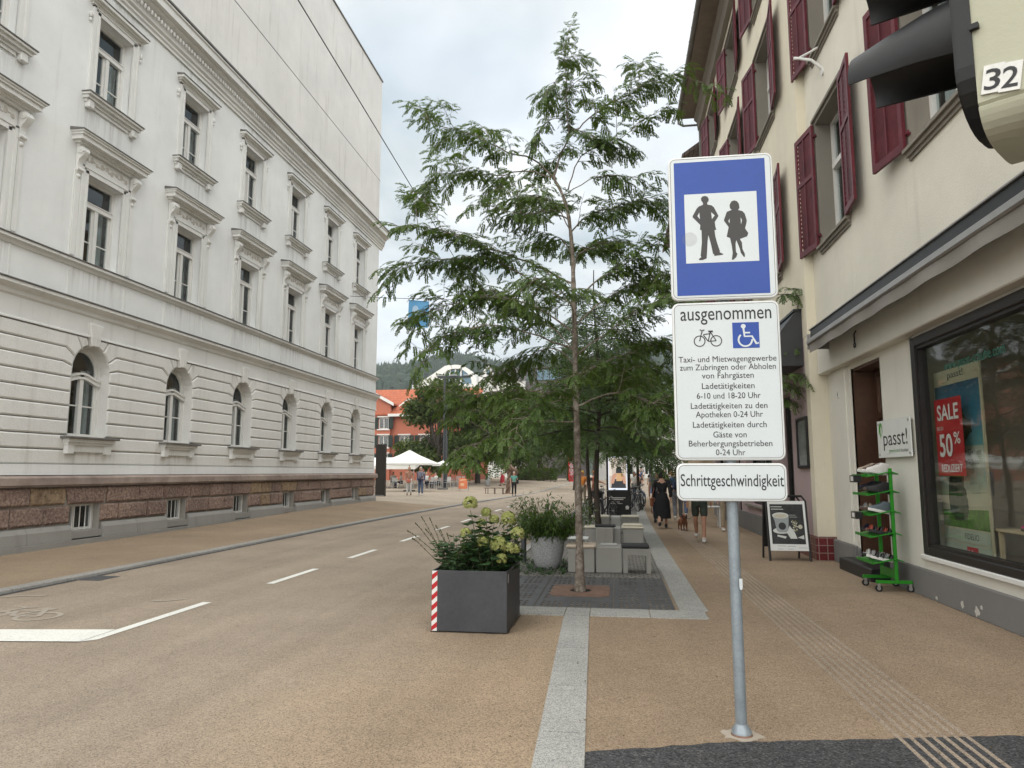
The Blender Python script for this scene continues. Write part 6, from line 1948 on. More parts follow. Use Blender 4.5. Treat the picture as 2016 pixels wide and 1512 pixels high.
def label_box(z, y, nm):
    t = thing('display_box', nm, 'box', (rxc-.36,y,z), group='small boxes hooked on the rack', world=True)
    mb = MB(); mb.bbox(rxc-.43,rxc-.335,y-.11,y+.11,z,z+.10,.004); mb.build('tray', M['black'], t)
    mb = MB(); mb.quad((rxc-.4315,y-.06,z+.02),(rxc-.4315,y+.06,z+.02),(rxc-.4315,y+.06,z+.085),(rxc-.4315,y-.06,z+.085)); mb.build('price_card', M['p_white'], t)
label_box(1.50, 11.02, 'small black tray with white price card hooked on the top shelf of the green rack')
label_box(.98, 11.05, 'small black tray hooked under the middle shelf of the green rack')
shoe('bright pink shoe on the pale table inside the shop window', 'shoe', (4.52,8.62,1.0), R(150), SM['pink'], SM['brown'], 0, 'shoes in the shop window')
shoe('teal shoe beside the pink one inside the shop window', 'shoe', (4.52,8.28,1.0), R(140), SM['teal'], SM['brown'], 0, 'shoes in the shop window')

# A-board with the coffee poster --------------------------------------
AB = thing('sandwich_board', 'black A-board with a framed black and white coffee cup poster on the pavement', 'sandwich board', (3.1,14.2,0), world=True)
ax0, ax1 = 2.80, 3.52
def fAB(u, v, d):                                    # leaning front face
    t = v/1.18
    return (u + .0*t, 14.12 + .24*t - d, v)
mb = MB()
mb.tube([fAB(ax0+.0,0,0),fAB(ax0+.0,1.10,0),fAB(ax0+.06,1.19,0),fAB(ax1-.06,1.19,0),fAB(ax1,1.10,0),fAB(ax1,0,0)], .022, 8); mb.build('front_legs', M['black'], AB)
def fAC(u, v, d): t = v/1.18; return (u-.06, 14.62-.24*t, v)
mb = MB(); mb.tube([fAC(ax0+.03,0,0),fAC(ax0+.03,1.10,0),fAC(ax0+.1,1.19,0),fAC(ax1-.1,1.19,0),fAC(ax1-.03,1.10,0),fAC(ax1-.03,0,0)], .02, 8)
mb.prism([(ax0+.04,.22),(ax1-.04,.22),(ax1-.04,1.1),(ax0+.04,1.1)], lambda u,v,d: (fAC(u,v,0)[0], fAC(u,v,0)[1]+d, v), -.006, .006); mb.build('rear_panel', M['black'], AB)
mb = MB(); mb.prism([(ax0+.02,.19),(ax1-.02,.19),(ax1-.02,1.10),(ax0+.02,1.10)], fAB, .0, .02)
pf = mb.build('poster_frame', M['sign_edge'], AB)
M['ab_dark'] = mat('poster_charcoal', (.028,.030,.032), .4, .6, 5, 20); M['ab_grey'] = flatmat('poster_grey', (.30,.33,.34)); M['ab_pale'] = flatmat('poster_pale', (.58,.60,.58)); M['ab_cream'] = flatmat('poster_cream', (.5,.48,.38)); M['ab_olive'] = flatmat('poster_olive', (.2,.19,.1))
U = lambda x: ax0+.06+(x-220)/(905-220)*(ax1-ax0-.12) ; V = lambda y: .31+(990-y)/(990-250)*(1.04-.31)
mb = MB(); flat(mb, [(U(220),V(990)),(U(905),V(990)),(U(905),V(250)),(U(220),V(250))], fAB, .0215)
mb.mi = 1
cup = [(255,455),(300,560),(330,740),(370,775),(520,775),(570,740),(590,560),(600,455)]
flat(mb, [(U(x+ (y-455)*.0),V(y)) for x,y in cup], fAB, .0225)
mb.mi = 2
disc(mb, fAB, U(430), V(745), .155, .0221, 24, .055)
disc(mb, fAB, U(428), V(462), .148, .0230, 24, .055)
flat(mb, [(U(600),V(650)),(U(690),V(760)),(U(740),V(890)),(U(600),V(890)),(U(540),V(790))], fAB, .0228)
flat(mb, [(U(340),V(820)),(U(520),V(850)),(U(500),V(890)),(U(330),V(850))], fAB, .0226)
flat(mb, [(U(745),V(870)),(U(880),V(820)),(U(880),V(900))], fAB, .0226)
mb.mi = 3; disc(mb, fAB, U(428), V(470), .115, .0236, 24, .035)
mb.mi = 0; disc(mb, fAB, U(450), V(660), .068, .0238, 24)
mb.mi = 4
for k in range(14): disc(mb, fAB, U(700+((k*37)%90)-30), V(560+((k*53)%200)), .017, .0232+.0001*k, 10)
mb.mi = 2
for k in range(11): disc(mb, fAB, U(690+((k*47)%110)-40), V(580+((k*67)%190)), .011, .0250+.0001*k, 8)
mb.mi = 3; disc(mb, fAB, U(820), V(670), .04, .0229, 12)
mb.mi = 2
put_text(mb, 'Gute Laune', fAB, U(350), V(300), width=.22, height=.035, d=.0226) if False else None
for k,(x0,x1,y) in enumerate(((240,470,300),(245,500,345),(610,740,455),(610,770,490))): stroke(mb, [(U(x0),V(y)),(U(x1),V(y))], .012 if k<2 else .006, fAB, .0226)
mb.mi = 5
for x0,x1,y in ((320,490,1025),(520,690,1030),(750,920,1055),(320,430,1080),(530,650,1080)): stroke(mb, [(U(x0),V(y)),(U(x1),V(y))], .006, fAB, .0226)
mb.build('poster', [M['ab_dark'],M['ab_grey'],M['ab_pale'],M['ab_cream'],M['ab_olive'],M['sign_grey']], pf)
# small white stand further along
table('small_table', 'small white table on the pavement behind the walking man', 'table', 2.55,3.05,22.2,22.7,0.004,.62,M['sign_edge'])

# ================================================================ CONCRETE SEATING IN THE BAY
M['conc'] = plaster('cast_concrete', (.30,.295,.275), (.17,.165,.15), .4, True, .25, 50, speck=.12)
M['conc_pale'] = plaster('pale_concrete', (.42,.42,.41), (.25,.25,.24), .3, True, .2, 50)
M['cush_black'] = mat('black_cushion', (.022,.023,.027), .75, .25, 5, 60); M['cush_pale'] = mat('pale_cushion', (.52,.44,.36), .85, .12, 5, 60); M['cush_cream'] = mat('cream_cushion', (.58,.55,.46), .85, .1, 5, 60)
def cblock(label, x0,x1,y0,y1,h, group, name='concrete_stool', cat='stool', m='conc'):
    t = thing(name, label, cat, ((x0+x1)/2,(y0+y1)/2,.006), group=group, world=True)
    mb = MB(); mb.bbox(x0,x1,y0,y1,.006,h,.014); mb.build('block', M[m], t); return t
def arch_stool(label, x0,x1,y0,y1,h, group):
    t = thing('concrete_stool', label, 'stool', ((x0+x1)/2,(y0+y1)/2,.006), group=group, world=True)
    mb = MB(); r_ = .04; w = .075
    outer = [(x0,.006),(x0+w,.006),(x0+w,h-.13),(x0+w+r_*.3,h-.11),(x0+w+r_,h-.10),(x1-w-r_,h-.10),(x1-w-r_*.3,h-.11),(x1-w,h-.13),(x1-w,.006),(x1,.006),(x1,h),(x0,h)]
    n = len(outer)
    vs = [(u,y0,v) for u,v in outer]+[(u,y1,v) for u,v in outer]
    mb.add(vs, [(0,1,2,11),(2,3,11),(3,4,11),(4,5,10,11),(5,6,10),(6,7,10),(7,8,9,10)]+[(n,n+11,n+2,n+1),(n+2,n+11,n+3),(n+3,n+11,n+4),(n+4,n+11,n+10,n+5),(n+5,n+10,n+6),(n+6,n+10,n+7),(n+7,n+10,n+9,n+8)]+[(i,(i+1)%n,n+(i+1)%n,n+i) for i in range(n)])
    mb.build('arch', M['conc'], t); return t
def cush(label, x0,x1,y0,y1,z,m,th=.055):
    o = MB().bbox(x0,x1,y0,y1,z,z+th,.02).build('cushion', M[m], org=((x0+x1)/2,(y0+y1)/2,z))
    return tag(o, label, 'cushion', 'cushions on the concrete stools')
gs = 'concrete stools in the planted bay'; gt = 'concrete tables in the planted bay'
cblock('solid concrete stool with a pale pink cushion, left of the nearest table', -.83,-.39,12.0,12.45,.40, gs)
cush('pale pink cushion on the nearest solid concrete stool', -.86,-.37,11.97,12.47,.402,'cush_pale')
cblock('nearest concrete cube table between two stools', -.375,.055,12.03,12.60,.425, gt, 'concrete_table', 'table')
o = MB().bbox(-.30,-.02,12.25,12.5,.427,.447,.004).build('tray', M['conc_pale'], org=(-.16,12.37,.427)); tag(o, 'pale square tray lying on the nearest concrete cube table', 'tray')
arch_stool('arched concrete stool with an open middle, right of the nearest table', .07,.52,12.06,12.50,.40, gs)
cush('black cushion on the nearest arched concrete stool', .05,.50,12.04,12.48,.402,'cush_black')
for row, y, dx in ((2,15.9,0.0),(3,19.7,.02)):
    nm = 'second' if row == 2 else 'farthest'
    cblock(f'concrete stool left of the {nm} concrete table', -.72+dx,-.24+dx,y,y+.45,.42, gs)
    cush(f'cream cushion on the left stool of the {nm} table row', -.74+dx,-.25+dx,y-.02,y+.46,.422,'cush_cream',.05)
    cblock(f'{nm} concrete cube table between two cushioned stools', -.20+dx,.05+dx,y+.02,y+.7,.44, gt, 'concrete_table', 'table', 'conc_pale')
    cblock(f'concrete stool right of the {nm} concrete table', .10+dx,.54+dx,y,y+.48,.42, gs)
    cush(f'cream cushion on the right stool of the {nm} table row', .07+dx,.55+dx,y-.02,y+.5,.422,'cush_cream',.05)
    if row == 2:
        cush('black cushion laid across beside the second concrete table', -.50,-.05,y-.28,y-.02,.47,'cush_black',.05)
        cush('second cream cushion stacked on top at the right of the second table', .10,.53,y+.03,y+.46,.474,'cush_cream',.045)
        o = cblock('low concrete stool under the black cushion before the second table', -.48,-.10,y-.30,y-.03,.468, gs)
table('side_table', 'small white slatted side table behind the round grey pot', 'table', -.92,-.55,13.3,13.75,.006,.44,M['sign_edge'])
M['post_grey'] = mat('dark_grey_post', (.05,.055,.06), .45, .2, 6, 40)
def bollard(x,y,label):
    t = thing('bollard', label, 'bollard', (x,y,0), group='dark bollards along the bay', world=True)
    mb = MB(); mb.lathe([(.055,.0),(.05,.02),(.05,.82),(.045,.85),(.0,.87)], (x,y,.006), 16); mb.build('shaft', M['post_grey'], t, True)
    mb = MB(); mb.lathe([(.0515,.68),(.0515,.74)], (x,y,.006), 16); mb.build('band', M['alu'], t, True)
bollard(-1.72,13.2,'dark grey bollard just left of the round grey pot'); bollard(-1.72,17.6,'dark grey bollard further along the bay edge behind the bamboo')

# ================================================================ DISPLAY KIOSK AND BICYCLES
KS = thing('advertising_display', 'tall black advertising display with a lit photo screen between bicycles', 'display stand', (.05,28.1,0), world=True)
mb = MB(); mb.bbox(-.42,.50,28.0,28.22,.006,2.36,.02); mb.build('casing', M['black'], KS)
def emis(name, col, s):
    m, t, p, o = _nodes(name); p.inputs['Base Color'].default_value = (*[c*.5 for c in col],1); p.inputs['Emission Color'].default_value = (*col,1); p.inputs['Emission Strength'].default_value = s; p.inputs['Roughness'].default_value = .2
    return m
E_ = {k: emis('screen_'+k, v, .32) for k, v in dict(white=(.75,.8,.9), wall=(.52,.45,.38), wall2=(.68,.62,.55), dark=(.03,.032,.04), skin=(.50,.27,.19), blond=(.55,.34,.17), green=(.15,.2,.1)).items()}
fK = frame_xz(28.0, -1)
mb = MB(); flat(mb, [(-.34,.96),(.38,.96),(.38,2.24),(-.34,2.24)], fK, .003); sc = mb.build('screen', E_['white'], KS)
mb = MB(); flat(mb, [(-.31,1.03),(.35,1.03),(.35,2.2),(-.31,2.2)], fK, .004)
mb.mi = 1
flat(mb, [(.05,1.03),(.2,1.03),(.2,2.2),(.05,2.2)], fK, .005); flat(mb, [(-.31,1.5),(-.2,1.5),(-.2,2.2),(-.31,2.2)], fK, .005)
mb.mi = 6; disc(mb, fK, .2, 2.08, .09, .006, 14, .06)
mb.mi = 2; flat(mb, [(-.24,1.03),(.33,1.03),(.30,1.28),(.18,1.36),(-.06,1.38),(-.2,1.3)], fK, .007)
mb.mi = 3; flat(mb, [(-.25,1.2),(-.14,1.2),(-.02,1.55),(-.07,1.62),(-.2,1.5)], fK, .008); flat(mb, [(.33,1.2),(.24,1.2),(.14,1.52),(.2,1.6),(.29,1.48)], fK, .008)
mb.mi = 4; flat(mb, [(-.04,1.3),(.18,1.3),(.2,1.62),(-.02,1.66)], fK, .009)
mb.mi = 2; flat(mb, [(-.05,1.60),(.18,1.60),(.16,1.80),(.04,1.86),(-.04,1.78)], fK, .010); flat(mb, [(.0,1.03),(.14,1.03),(.14,1.3),(.0,1.3)], fK, .0105)
mb.build('screen_picture', [E_[k] for k in ('wall','wall2','dark','skin','blond','white','green')], sc)
mb = MB()
for x0,x1,z,w in ((-.33,.30,.66,.035),(-.33,.22,.60,.035),(-.33,.08,.50,.02),(-.33,.18,.44,.02)): stroke(mb, [(x0,z),(x1,z)], w, fK, .003)
disc(mb, fK, .36, .30, .07, .003, 16); flat(mb, [(.30,.22),(.42,.22),(.42,.30),(.30,.30)], fK, .0032); mb.build('lower_print', M['p_white'], KS)

M['tyre'] = mat('tyre_rubber', (.015,.015,.016), .8, .2); M['spoke'] = mat('spoke_steel', (.3,.31,.32), .4, .1)
BFR = {k: flatmat('bike_'+k, v, .35) for k, v in dict(black=(.02,.021,.024), silver=(.3,.32,.34), red=(.25,.02,.02), blue=(.03,.06,.16))
       .items()}
def bicycle(label, loc, rz, col, bag=False, grp='bicycles parked beside the pavement'):
    "along +x (front), on the ground, 1.75 m long"
    t = thing('bicycle', label, 'bicycle', loc, rz, grp)
    for x in (-.53,.55):
        mb = MB(); mb.tube([(x+.335*math.cos(a),0,.35+.335*math.sin(a)) for a in [2*math.pi*k/28 for k in range(29)]], .021, 6, False)
        w = mb.build('wheel', M['tyre'], t, True)
        mb = MB()
        mb.tube([(x+.312*math.cos(a),0,.35+.312*math.sin(a)) for a in [2*math.pi*k/28 for k in range(29)]], .010, 5, False)
        for k in range(14):
            a = 2*math.pi*k/14; mb.cyl((x,.02*(-1)**k,.35),(x+.31*math.cos(a),0,.35+.31*math.sin(a)),.0022,n=4)
        mb.cyl((x,-.05,.35),(x,.05,.35),.025,n=8); mb.build('rim', M['spoke'], w)
        mb = MB(); mb.tube([(x+.375*math.cos(a),0,.35+.375*math.sin(a)) for a in [R(20+ (140)*k/10) for k in range(11)]], .03, 5, True, .35); mb.build('mudguard', BFR[col], t)
    mb = MB()
    crank, seat, head, head2 = (-.10,0,.30), (-.24,0,.80), (.36,0,.86), (.41,0,.70)
    for a, b, r_ in ((crank,seat,.018),(crank,head2,.022),((-.2,0,.66),head,.019),(head,head2,.024),(seat,(-.25,0,.9),.014)): mb.cyl(a,b,r_,n=8)
    for s in (-.05,.05):
        mb.cyl((-.53,s,.35),(crank[0],s*.6,crank[2]),.010,n=6); mb.cyl((-.53,s,.35),(-.23,s*.4,.74),.009,n=6)
        mb.cyl((.55,s,.35),(.42,s*.8,.68),.012,n=6)
    mb.cyl((head[0],0,head[2]),(.33,0,.99),.014,n=8)
    mb.cyl((crank[0],-.01,.30),(crank[0],.0,.30),.09,n=16); mb.cyl((crank[0],-.08,.30),(crank[0],.08,.30),.015,n=6)
    mb.box(crank[0]-.02,crank[0]+.16,-.09,-.075,.285,.31); mb.box(crank[0]-.16,crank[0]+.02,.075,.09,.285,.31)
    mb.build('frame', BFR[col], t)
    mb = MB(); mb.tube([(.20,-.29,1.02),(.32,-.22,1.05),(.35,-.08,1.02),(.35,.08,1.02),(.32,.22,1.05),(.20,.29,1.02)], .014, 6); mb.build('handlebar', M['spoke'], t)
    mb = MB(); mb.ell((-.27,0,.93),(.13,.075,.035),12,6); mb.ell((-.15,0,.925),(.10,.03,.025),8,5); mb.build('saddle', M['tyre'], t, True)
    mb = MB(); mb.box(-.80,-.32,-.07,.07,.735,.75); mb.cyl((-.75,.06,.74),(-.53,.06,.36),.007,n=5); mb.cyl((-.75,-.06,.74),(-.53,-.06,.36),.007,n=5); mb.build('carrier', M['tyre'], t)
    mb = MB(); mb.ell((.46,0,.80),(.04,.04,.04),8,6); mb.build('headlamp', M['spoke'], t)
    if bag:
        mb = MB(); mb.bbox(-.78,-.42,-.15,.15,.752,1.0,.05); mb.build('pannier_bag', M['cush_black'], t)
    return t
bicycle('black bicycle with a bag on its carrier leaning in front of the display stand', (-.42,24.9,.006), R(-62), 'black', True)
bicycle('second black bicycle half hidden behind the nearest parked bicycle', (-.85,26.0,.006), R(-70), 'black')
for i,(x,y,rz,c,l) in enumerate(((.62,31.0,-68,'black','black bicycle just right of the display stand, nearest of the row'),(.75,32.2,-66,'silver','silver bicycle second in the row right of the display stand'),
    (.82,33.4,-70,'black','dark bicycle third in the row right of the display stand'),(.9,34.6,-65,'blue','blue bicycle fourth in the row right of the display stand'),
    (.95,35.9,-70,'black','black bicycle fifth in the row, partly hidden by others'),(1.0,37.2,-66,'silver','silver bicycle at the far end of the parked row'))): bicycle(l, (x,y,.006), R(rz), c)
# ================================================================ PEOPLE
SK = {k: flatmat('skin_'+k, v, .55, .05) for k, v in dict(light=(.50,.29,.21), tan=(.36,.19,.125)).items()}
HR = {k: mat('hair_'+k, v, .6, .3, 20, 80) for k, v in dict(blond=(.36,.25,.13), brown=(.06,.035,.02), dark=(.014,.012,.011), grey=(.33,.31,.29), red=(.30,.12,.045)).items()}
CT = {k: mat('cloth_'+k, v, .85, .18, 6, 60, .3, 40) for k, v in dict(black=(.010,.010,.012), white=(.62,.62,.60), blue=(.05,.08,.16), jean=(.09,.13,.22), grey=(.17,.18,.20), red=(.30,.02,.03), orange=(.55,.20,.04),
      teal=(.11,.30,.26), khaki=(.20,.17,.12), olive=(.035,.045,.035), pink=(.50,.27,.24), coral=(.50,.16,.11), brown=(.18,.07,.035), yellow=(.55,.35,.05), pattern=(.42,.24,.17), beige=(.36,.29,.21), navy=(.02,.025,.05), leather=(.22,.08,.04)).items()}
def stripes():
    m, t, p, o = _nodes('cloth_striped')
    sx = t.nodes.new('ShaderNodeSeparateXYZ'); lk(t, coord(t), sx.inputs[0])
    w = t.nodes.new('ShaderNodeMath'); w.operation = 'SINE'; mm = t.nodes.new('ShaderNodeMath'); mm.operation = 'MULTIPLY'; mm.inputs[1].default_value = 75
    lk(t, sx.outputs[0], mm.inputs[0]); lk(t, mm.outputs[0], w.inputs[0])
    r = ramp(t, w.outputs[0], [(.4,(.03,.045,.12)),(.6,(.5,.48,.5))]); lk(t, r.outputs[0], p.inputs['Base Color']); p.inputs['Roughness'].default_value = .9
    return m
CT['stripe'] = stripes()
def skinned(chains, name, m, parent, extra=None, sub=2):
    "one continuous skin over connected joint chains; chain = [(point, radius)...], equal points are one joint"
    idx = {}; vs = []; rad = []; ed = []
    for ch in chains:
        prev = None
        for p, r in ch:
            key = tuple(round(c, 4) for c in p)
            if key not in idx: idx[key] = len(vs); vs.append(p); rad.append(r)
            if prev is not None and prev != idx[key]: ed.append((prev, idx[key]))
            prev = idx[key]
    me = bpy.data.meshes.new('joints'); me.from_pydata([tuple(v) for v in vs], ed, [])
    o = bpy.data.objects.new('joints', me); COL.objects.link(o)
    md = o.modifiers.new('skin', 'SKIN'); md.use_smooth_shade = True
    for i, r in enumerate(rad):
        sv = me.skin_vertices[0].data[i]; sv.radius = (r, r) if not hasattr(r, '__len__') else r; sv.use_root = (i == 0)
    s_ = o.modifiers.new('sub', 'SUBSURF'); s_.levels = sub; s_.render_levels = sub
    dg = _DG(); dg.update()
    out = bpy.data.meshes.new_from_object(o.evaluated_get(dg))
    bpy.data.objects.remove(o); bpy.data.meshes.remove(me)
    vv = [tuple(v.co) for v in out.vertices]; ff = [tuple(p.vertices) for p in out.polygons]
    bpy.data.meshes.remove(out)
    mb = MB(); mb.add(vv, ff)
    if extra: extra(mb)
    return mb.build(name, m, parent, True, angle=180)
def person(label, loc, rz, h=1.7, skin='light', hair=('brown','short'), top=('white','short'), bottom=('trousers','jean'), shoes='black', pose='stand', ph=1, group=None, arms='down', detail=2):
    t = thing('person', label, 'person', loc, rz, group)
    s = h/1.72; t.scale = (s, s, s)
    V_ = Vector
    sit = pose == 'sit'
    z0 = -.42 if sit else 0.0
    pel = V_((0,0,.95+z0)); spn = V_((0,.0,1.12+z0)); cst = V_((0,-.01,1.32+z0)); nck = V_((0,0,1.475+z0)); hb = V_((0,.015,1.55+z0))
    st = {'stand':.03,'walk':.24,'sit':0}[pose]
    legs = []; arms_ = []
    for sd in (-1, 1):
        f = sd*ph
        hip = V_((sd*.095,0,.90+z0))
        if sit: kn = V_((sd*.12,.42,.50)); an = V_((sd*.12,.40,.09))
        elif pose == 'walk':
            kn = V_((sd*.095, .13 if f > 0 else -.02, .50)); an = V_((sd*.09, .26 if f > 0 else -.30, .09 if f > 0 else .17))
        else: kn = V_((sd*.105,.015,.49)); an = V_((sd*.11,-.01,.085))
        toe = an + V_((sd*.02,.15,-.055 if not (pose=='walk' and f<0) else -.09)); heel = an + V_((0,-.03,-.03))
        legs.append((hip,kn,an,toe))
        sh = V_((sd*.185,-.01,1.395+z0))
        if arms == 'hold' or sit: el = V_((sd*.24,.03,1.13+z0)); wr = V_((sd*.12,.24,1.10+z0))
        elif pose == 'walk': el = V_((sd*.245,-.05-.08*f,1.12)); wr = V_((sd*.25,.05-.17*f,.90))
        elif arms == 'reach': el = V_((sd*.24,.18,1.20)); wr = V_((sd*.2,.42,1.12))
        else: el = V_((sd*.245,-.03,1.12)); wr = V_((sd*.25,.04,.88))
        arms_.append((sh,el,wr))
    ch = [[(pel,.125),(spn,.11),(cst,.135),(nck,.058),(hb,.055)]]
    for hip,kn,an,toe in legs:
        ch.append([(pel,.125),(hip,.088),(hip.lerp(kn,.5),.075),(kn,.056),(kn.lerp(an,.35),.056),(an,.036),(an+V_((0,.05,-.045)),.036),(toe,.026)])
    for sh,el,wr in arms_:
        d = (wr-el).normalized(); hand = wr + d*.075
        ch.append([(cst,.135),(sh,.056),(sh.lerp(el,.5),.046),(el,.038),(el.lerp(wr,.4),.036),(wr,.025),(hand,.030)])
        sdv = V_((0,1,0)) if abs(d.y) < .6 else V_((1,0,0))
        for q,(o_,ln) in enumerate(((-.026,.066),(-.009,.08),(.009,.084),(.026,.07))):
            b0 = hand + sdv*o_*.8 + d*.018; ch.append([(hand,.030),(b0,.0095),(b0+d*ln*.55+V_((0,.004,0)),.009),(b0+d*ln*.95+V_((0,.014,0)),.0075)])
        ch.append([(hand,.030),(wr+d*.03+sdv*.035,.0095),(wr+d*.075+sdv*.055,.0085)])
    hc = V_((0,.03,1.625+z0))
    def head(mb):
        mb.ell(hc, (.076,.098,.118), 14, 10)
        mb.ell(hc+V_((0,.098,-.012)), (.013,.02,.022), 6, 5); mb.ell(hc+V_((0,.035,-.085)), (.05,.06,.045), 8, 6)
        for sx in (-1,1): mb.ell(hc+V_((sx*.077,-.005,-.01)), (.012,.02,.03), 6, 5)
    skinned(ch, 'body', SK[skin], t, head, detail)
    mb = MB()
    for sx in (-1,1): mb.ell(hc+V_((sx*.03,.090,.012)), (.012,.008,.007), 6, 5)
    mb.ell(hc+V_((0,.092,-.05)), (.022,.008,.006), 6, 5)
    mb.build('face', HR['dark'], t)
    mb = MB(); hk, hs = hair
    mb.ell(hc+V_((0,-.018,.022)), (.088,.104,.116), 14, 10)
    # cut the face free
    mb.v = [(x, (y if not (y > hc.y+.045 and z < hc.z+.062) else hc.y+.045), z) for x,y,z in mb.v]
    if hs == 'long': mb.lathe([(.085,.02),(.095,-.05),(.10,-.14),(.085,-.22),(.04,-.25)], hc+V_((0,-.045,0)), 12, 1, .62)
    if hs == 'bob': mb.lathe([(.085,.03),(.102,-.04),(.105,-.11),(.08,-.13)], hc+V_((0,-.035,0)), 12, 1, .7)
    if hs == 'bun': mb.ell(hc+V_((0,-.12,.05)), (.05,.05,.05), 8, 6)
    if hs == 'cap': mb.ell(hc+V_((0,.10,.06)), (.07,.08,.012), 10, 5)
    mb.build('hair', HR[hk] if hk in HR else CT[hk], t, True, angle=180)
    # clothes: shells a little outside the body
    tc_, sl = top
    e = .016
    c2 = [[(pel+V_((0,0,-.02)),.135+e*.4),(spn,.115+e),(cst,.135+e),(nck+V_((0,0,-.045)),.075)]]
    for sh,el,wr in arms_:
        if sl == 'none': c2.append([(cst,.135+e),(sh,.058+e*.5)]); continue
        c2.append([(cst,.135+e),(sh,.058+e),(sh.lerp(el,.55),.05+e)] + ([(el,.042+e),(wr-(wr-el)*.08,.030+e)] if sl == 'long' else []))
    if bottom[0] == 'dress': c2[0][0] = (pel,.135+e*.4)
    skinned(c2, 'top', CT[tc_], t, None, detail)
    bk, bc = bottom
    if bk in ('trousers','shorts'):
        c3 = []
        for hip,kn,an,toe in legs:
            seq = [(pel,.142),(hip,.102),(hip.lerp(kn,.5),.092)]
            if bk == 'trousers': seq += [(kn,.072),(kn.lerp(an,.4),.070),(an+V_((0,0,.02)),.060)]
            else: seq += [(hip.lerp(kn,.92),.092)]
            c3.append(seq)
        skinned(c3, bk, CT[bc], t, None, detail)
    else:
        zz = {'skirt':.52,'dress':.30,'midi':.40}[bk]
        mb = MB()
        k = 1.0 if pose != 'walk' else 1.15
        mb.lathe([(.135,1.06),(.165,.95),(.185*k,.82),(.20*k,.62),(.215*k,zz),(.20*k,zz+.002)], (0,-.005,z0), 18, 1, .85)
        mb.v = [(x*(1+.06*math.sin(9*math.atan2(y,x))*max(0,(.95-z))), y*(1+.06*math.sin(9*math.atan2(y,x))*max(0,(.95-z))), z) for x,y,z in mb.v]
        mb.build('skirt', CT[bc], t, True)
    for hip,kn,an,toe in legs:
        mb = MB(); d = (toe-an); a = math.atan2(-d.z-.055, .15)
        mid = an + V_((0,.05,-.045))
        mb.ell(mid, (.046,.135,.042), 12, 7); mb.ell(an+V_((0,-.01,-.01)), (.047,.058,.055), 10, 6)
        mb.v = [(x,y,max(z, an.z-.082)) for x,y,z in mb.v]
        mb.build('shoe', SHC[shoes], t, True, angle=60)
    return t
SHC = {k: flatmat('footwear_'+k, v, .5, .1) for k, v in dict(black=(.015,.015,.016), white=(.62,.61,.59), brown=(.12,.06,.035)).items()}
def accessory(parent, name, mb, m): return mb.build(name, m, parent, True)
def plz(p): return (p[0], p[1], plaza_z(p[0], p[1]))
def hit(px, py):                                      # survey point on the sloping square
    d = ray(px, py); t = 5.0
    while t < 200:
        X, Y, Z = d[0]*t, d[1]*t, CAM_H+d[2]*t
        if Z <= plaza_z(X, Y): break
        t += .05
    return Vector((X, Y, plaza_z(X, Y)))
# --- two women on the square
p = hit(805, 975)
w = person('woman with blonde hair in a patterned orange top and white trousers, standing on the square', p, R(200), 1.68, 'light', ('blond','bob'), ('pattern','short'), ('trousers','white'), 'brown')
t_ = thing('shoulder_bag', 'reddish brown shoulder bag worn by the woman in white trousers', 'bag', p+Vector((.02,-.2,.86)), R(10)); mb = MB(); mb.bbox(-.13,.13,-.05,.05,-.1,.1,.03); mb.build('bag_body', CT['coral'], t_); mb = MB(); mb.tube([(-.12,0,.08),(-.1,.07,.35),(.06,.14,.56),(.12,.0,.08)], .012, 5); mb.build('strap', CT['leather'], t_)
p = hit(828, 975)
person('woman with grey-blonde hair in a blue striped shirt and jeans, standing on the square', p, R(165), 1.68, 'light', ('grey','bob'), ('stripe','long'), ('trousers','jean'), 'white')
t_ = thing('handbag', 'dark handbag held by the woman in the striped shirt', 'bag', p+Vector((-.02,-.17,.95)), R(-20)); mb = MB(); mb.bbox(-.12,.12,-.04,.04,-.14,.06,.02); mb.build('bag_body', CT['navy'], t_); mb = MB(); mb.tube([(-.08,0,.05),(-.06,0,.16),(.06,0,.16),(.08,0,.05)], .01, 5); mb.build('handle', CT['navy'], t_)
p = hit(1012, 976)
person('elderly woman in a mint green top and black trousers standing by the kerb', p, R(195), 1.6, 'light', ('grey','short'), ('teal','short'), ('trousers','black'), 'black')
t_ = thing('shoulder_bag', 'black shoulder bag hanging at the side of the woman in mint green', 'bag', p+Vector((.24,-.02,.95)), R(80)); mb = MB(); mb.bbox(-.13,.13,-.05,.05,-.15,.13,.03); mb.build('bag_body', CT['black'], t_)
p = hit(989, 957)
person('person in a white top and long red skirt beside the rope sculpture', p, R(70), 1.66, 'light', ('dark','short'), ('white','short'), ('dress','red'), 'black', 'walk')
# --- pavement on the right
def pv(px, py): q = gz(px, py, .004); return q
wb = pv(1303, 1034)
person('woman with dark bobbed hair in a long loose black dress walking away along the pavement', (1.30,21.6,.004), R(-4), 1.68, 'light', ('dark','bob'), ('black','long'), ('dress','black'), 'black', 'walk', 1)
t_ = thing('shoulder_bag', 'tan leather bag at the left side of the woman in black', 'bag', (1.00,21.65,.78), R(85)); mb = MB(); mb.bbox(-.15,.15,-.05,.05,-.14,.12,.03); mb.build('bag_body', CT['leather'], t_); mb = MB(); mb.tube([(-.1,0,.1),(-.06,-.08,.42),(.04,-.1,.42),(.1,0,.1)], .012, 5); mb.build('strap', CT['leather'], t_); mb = MB(); mb.tube([(-.05,.0,-.13),(-.02,.02,-.3),(.03,0,-.36),(.06,0,-.28)], .012, 5); mb.build('loose_strap', CT['leather'], t_)
person('man in a grey shirt walking just ahead of the woman in black', (1.28,23.6,.004), R(-3), 1.80, 'tan', ('dark','short'), ('grey','short'), ('trousers','navy'), 'black', 'walk', -1)
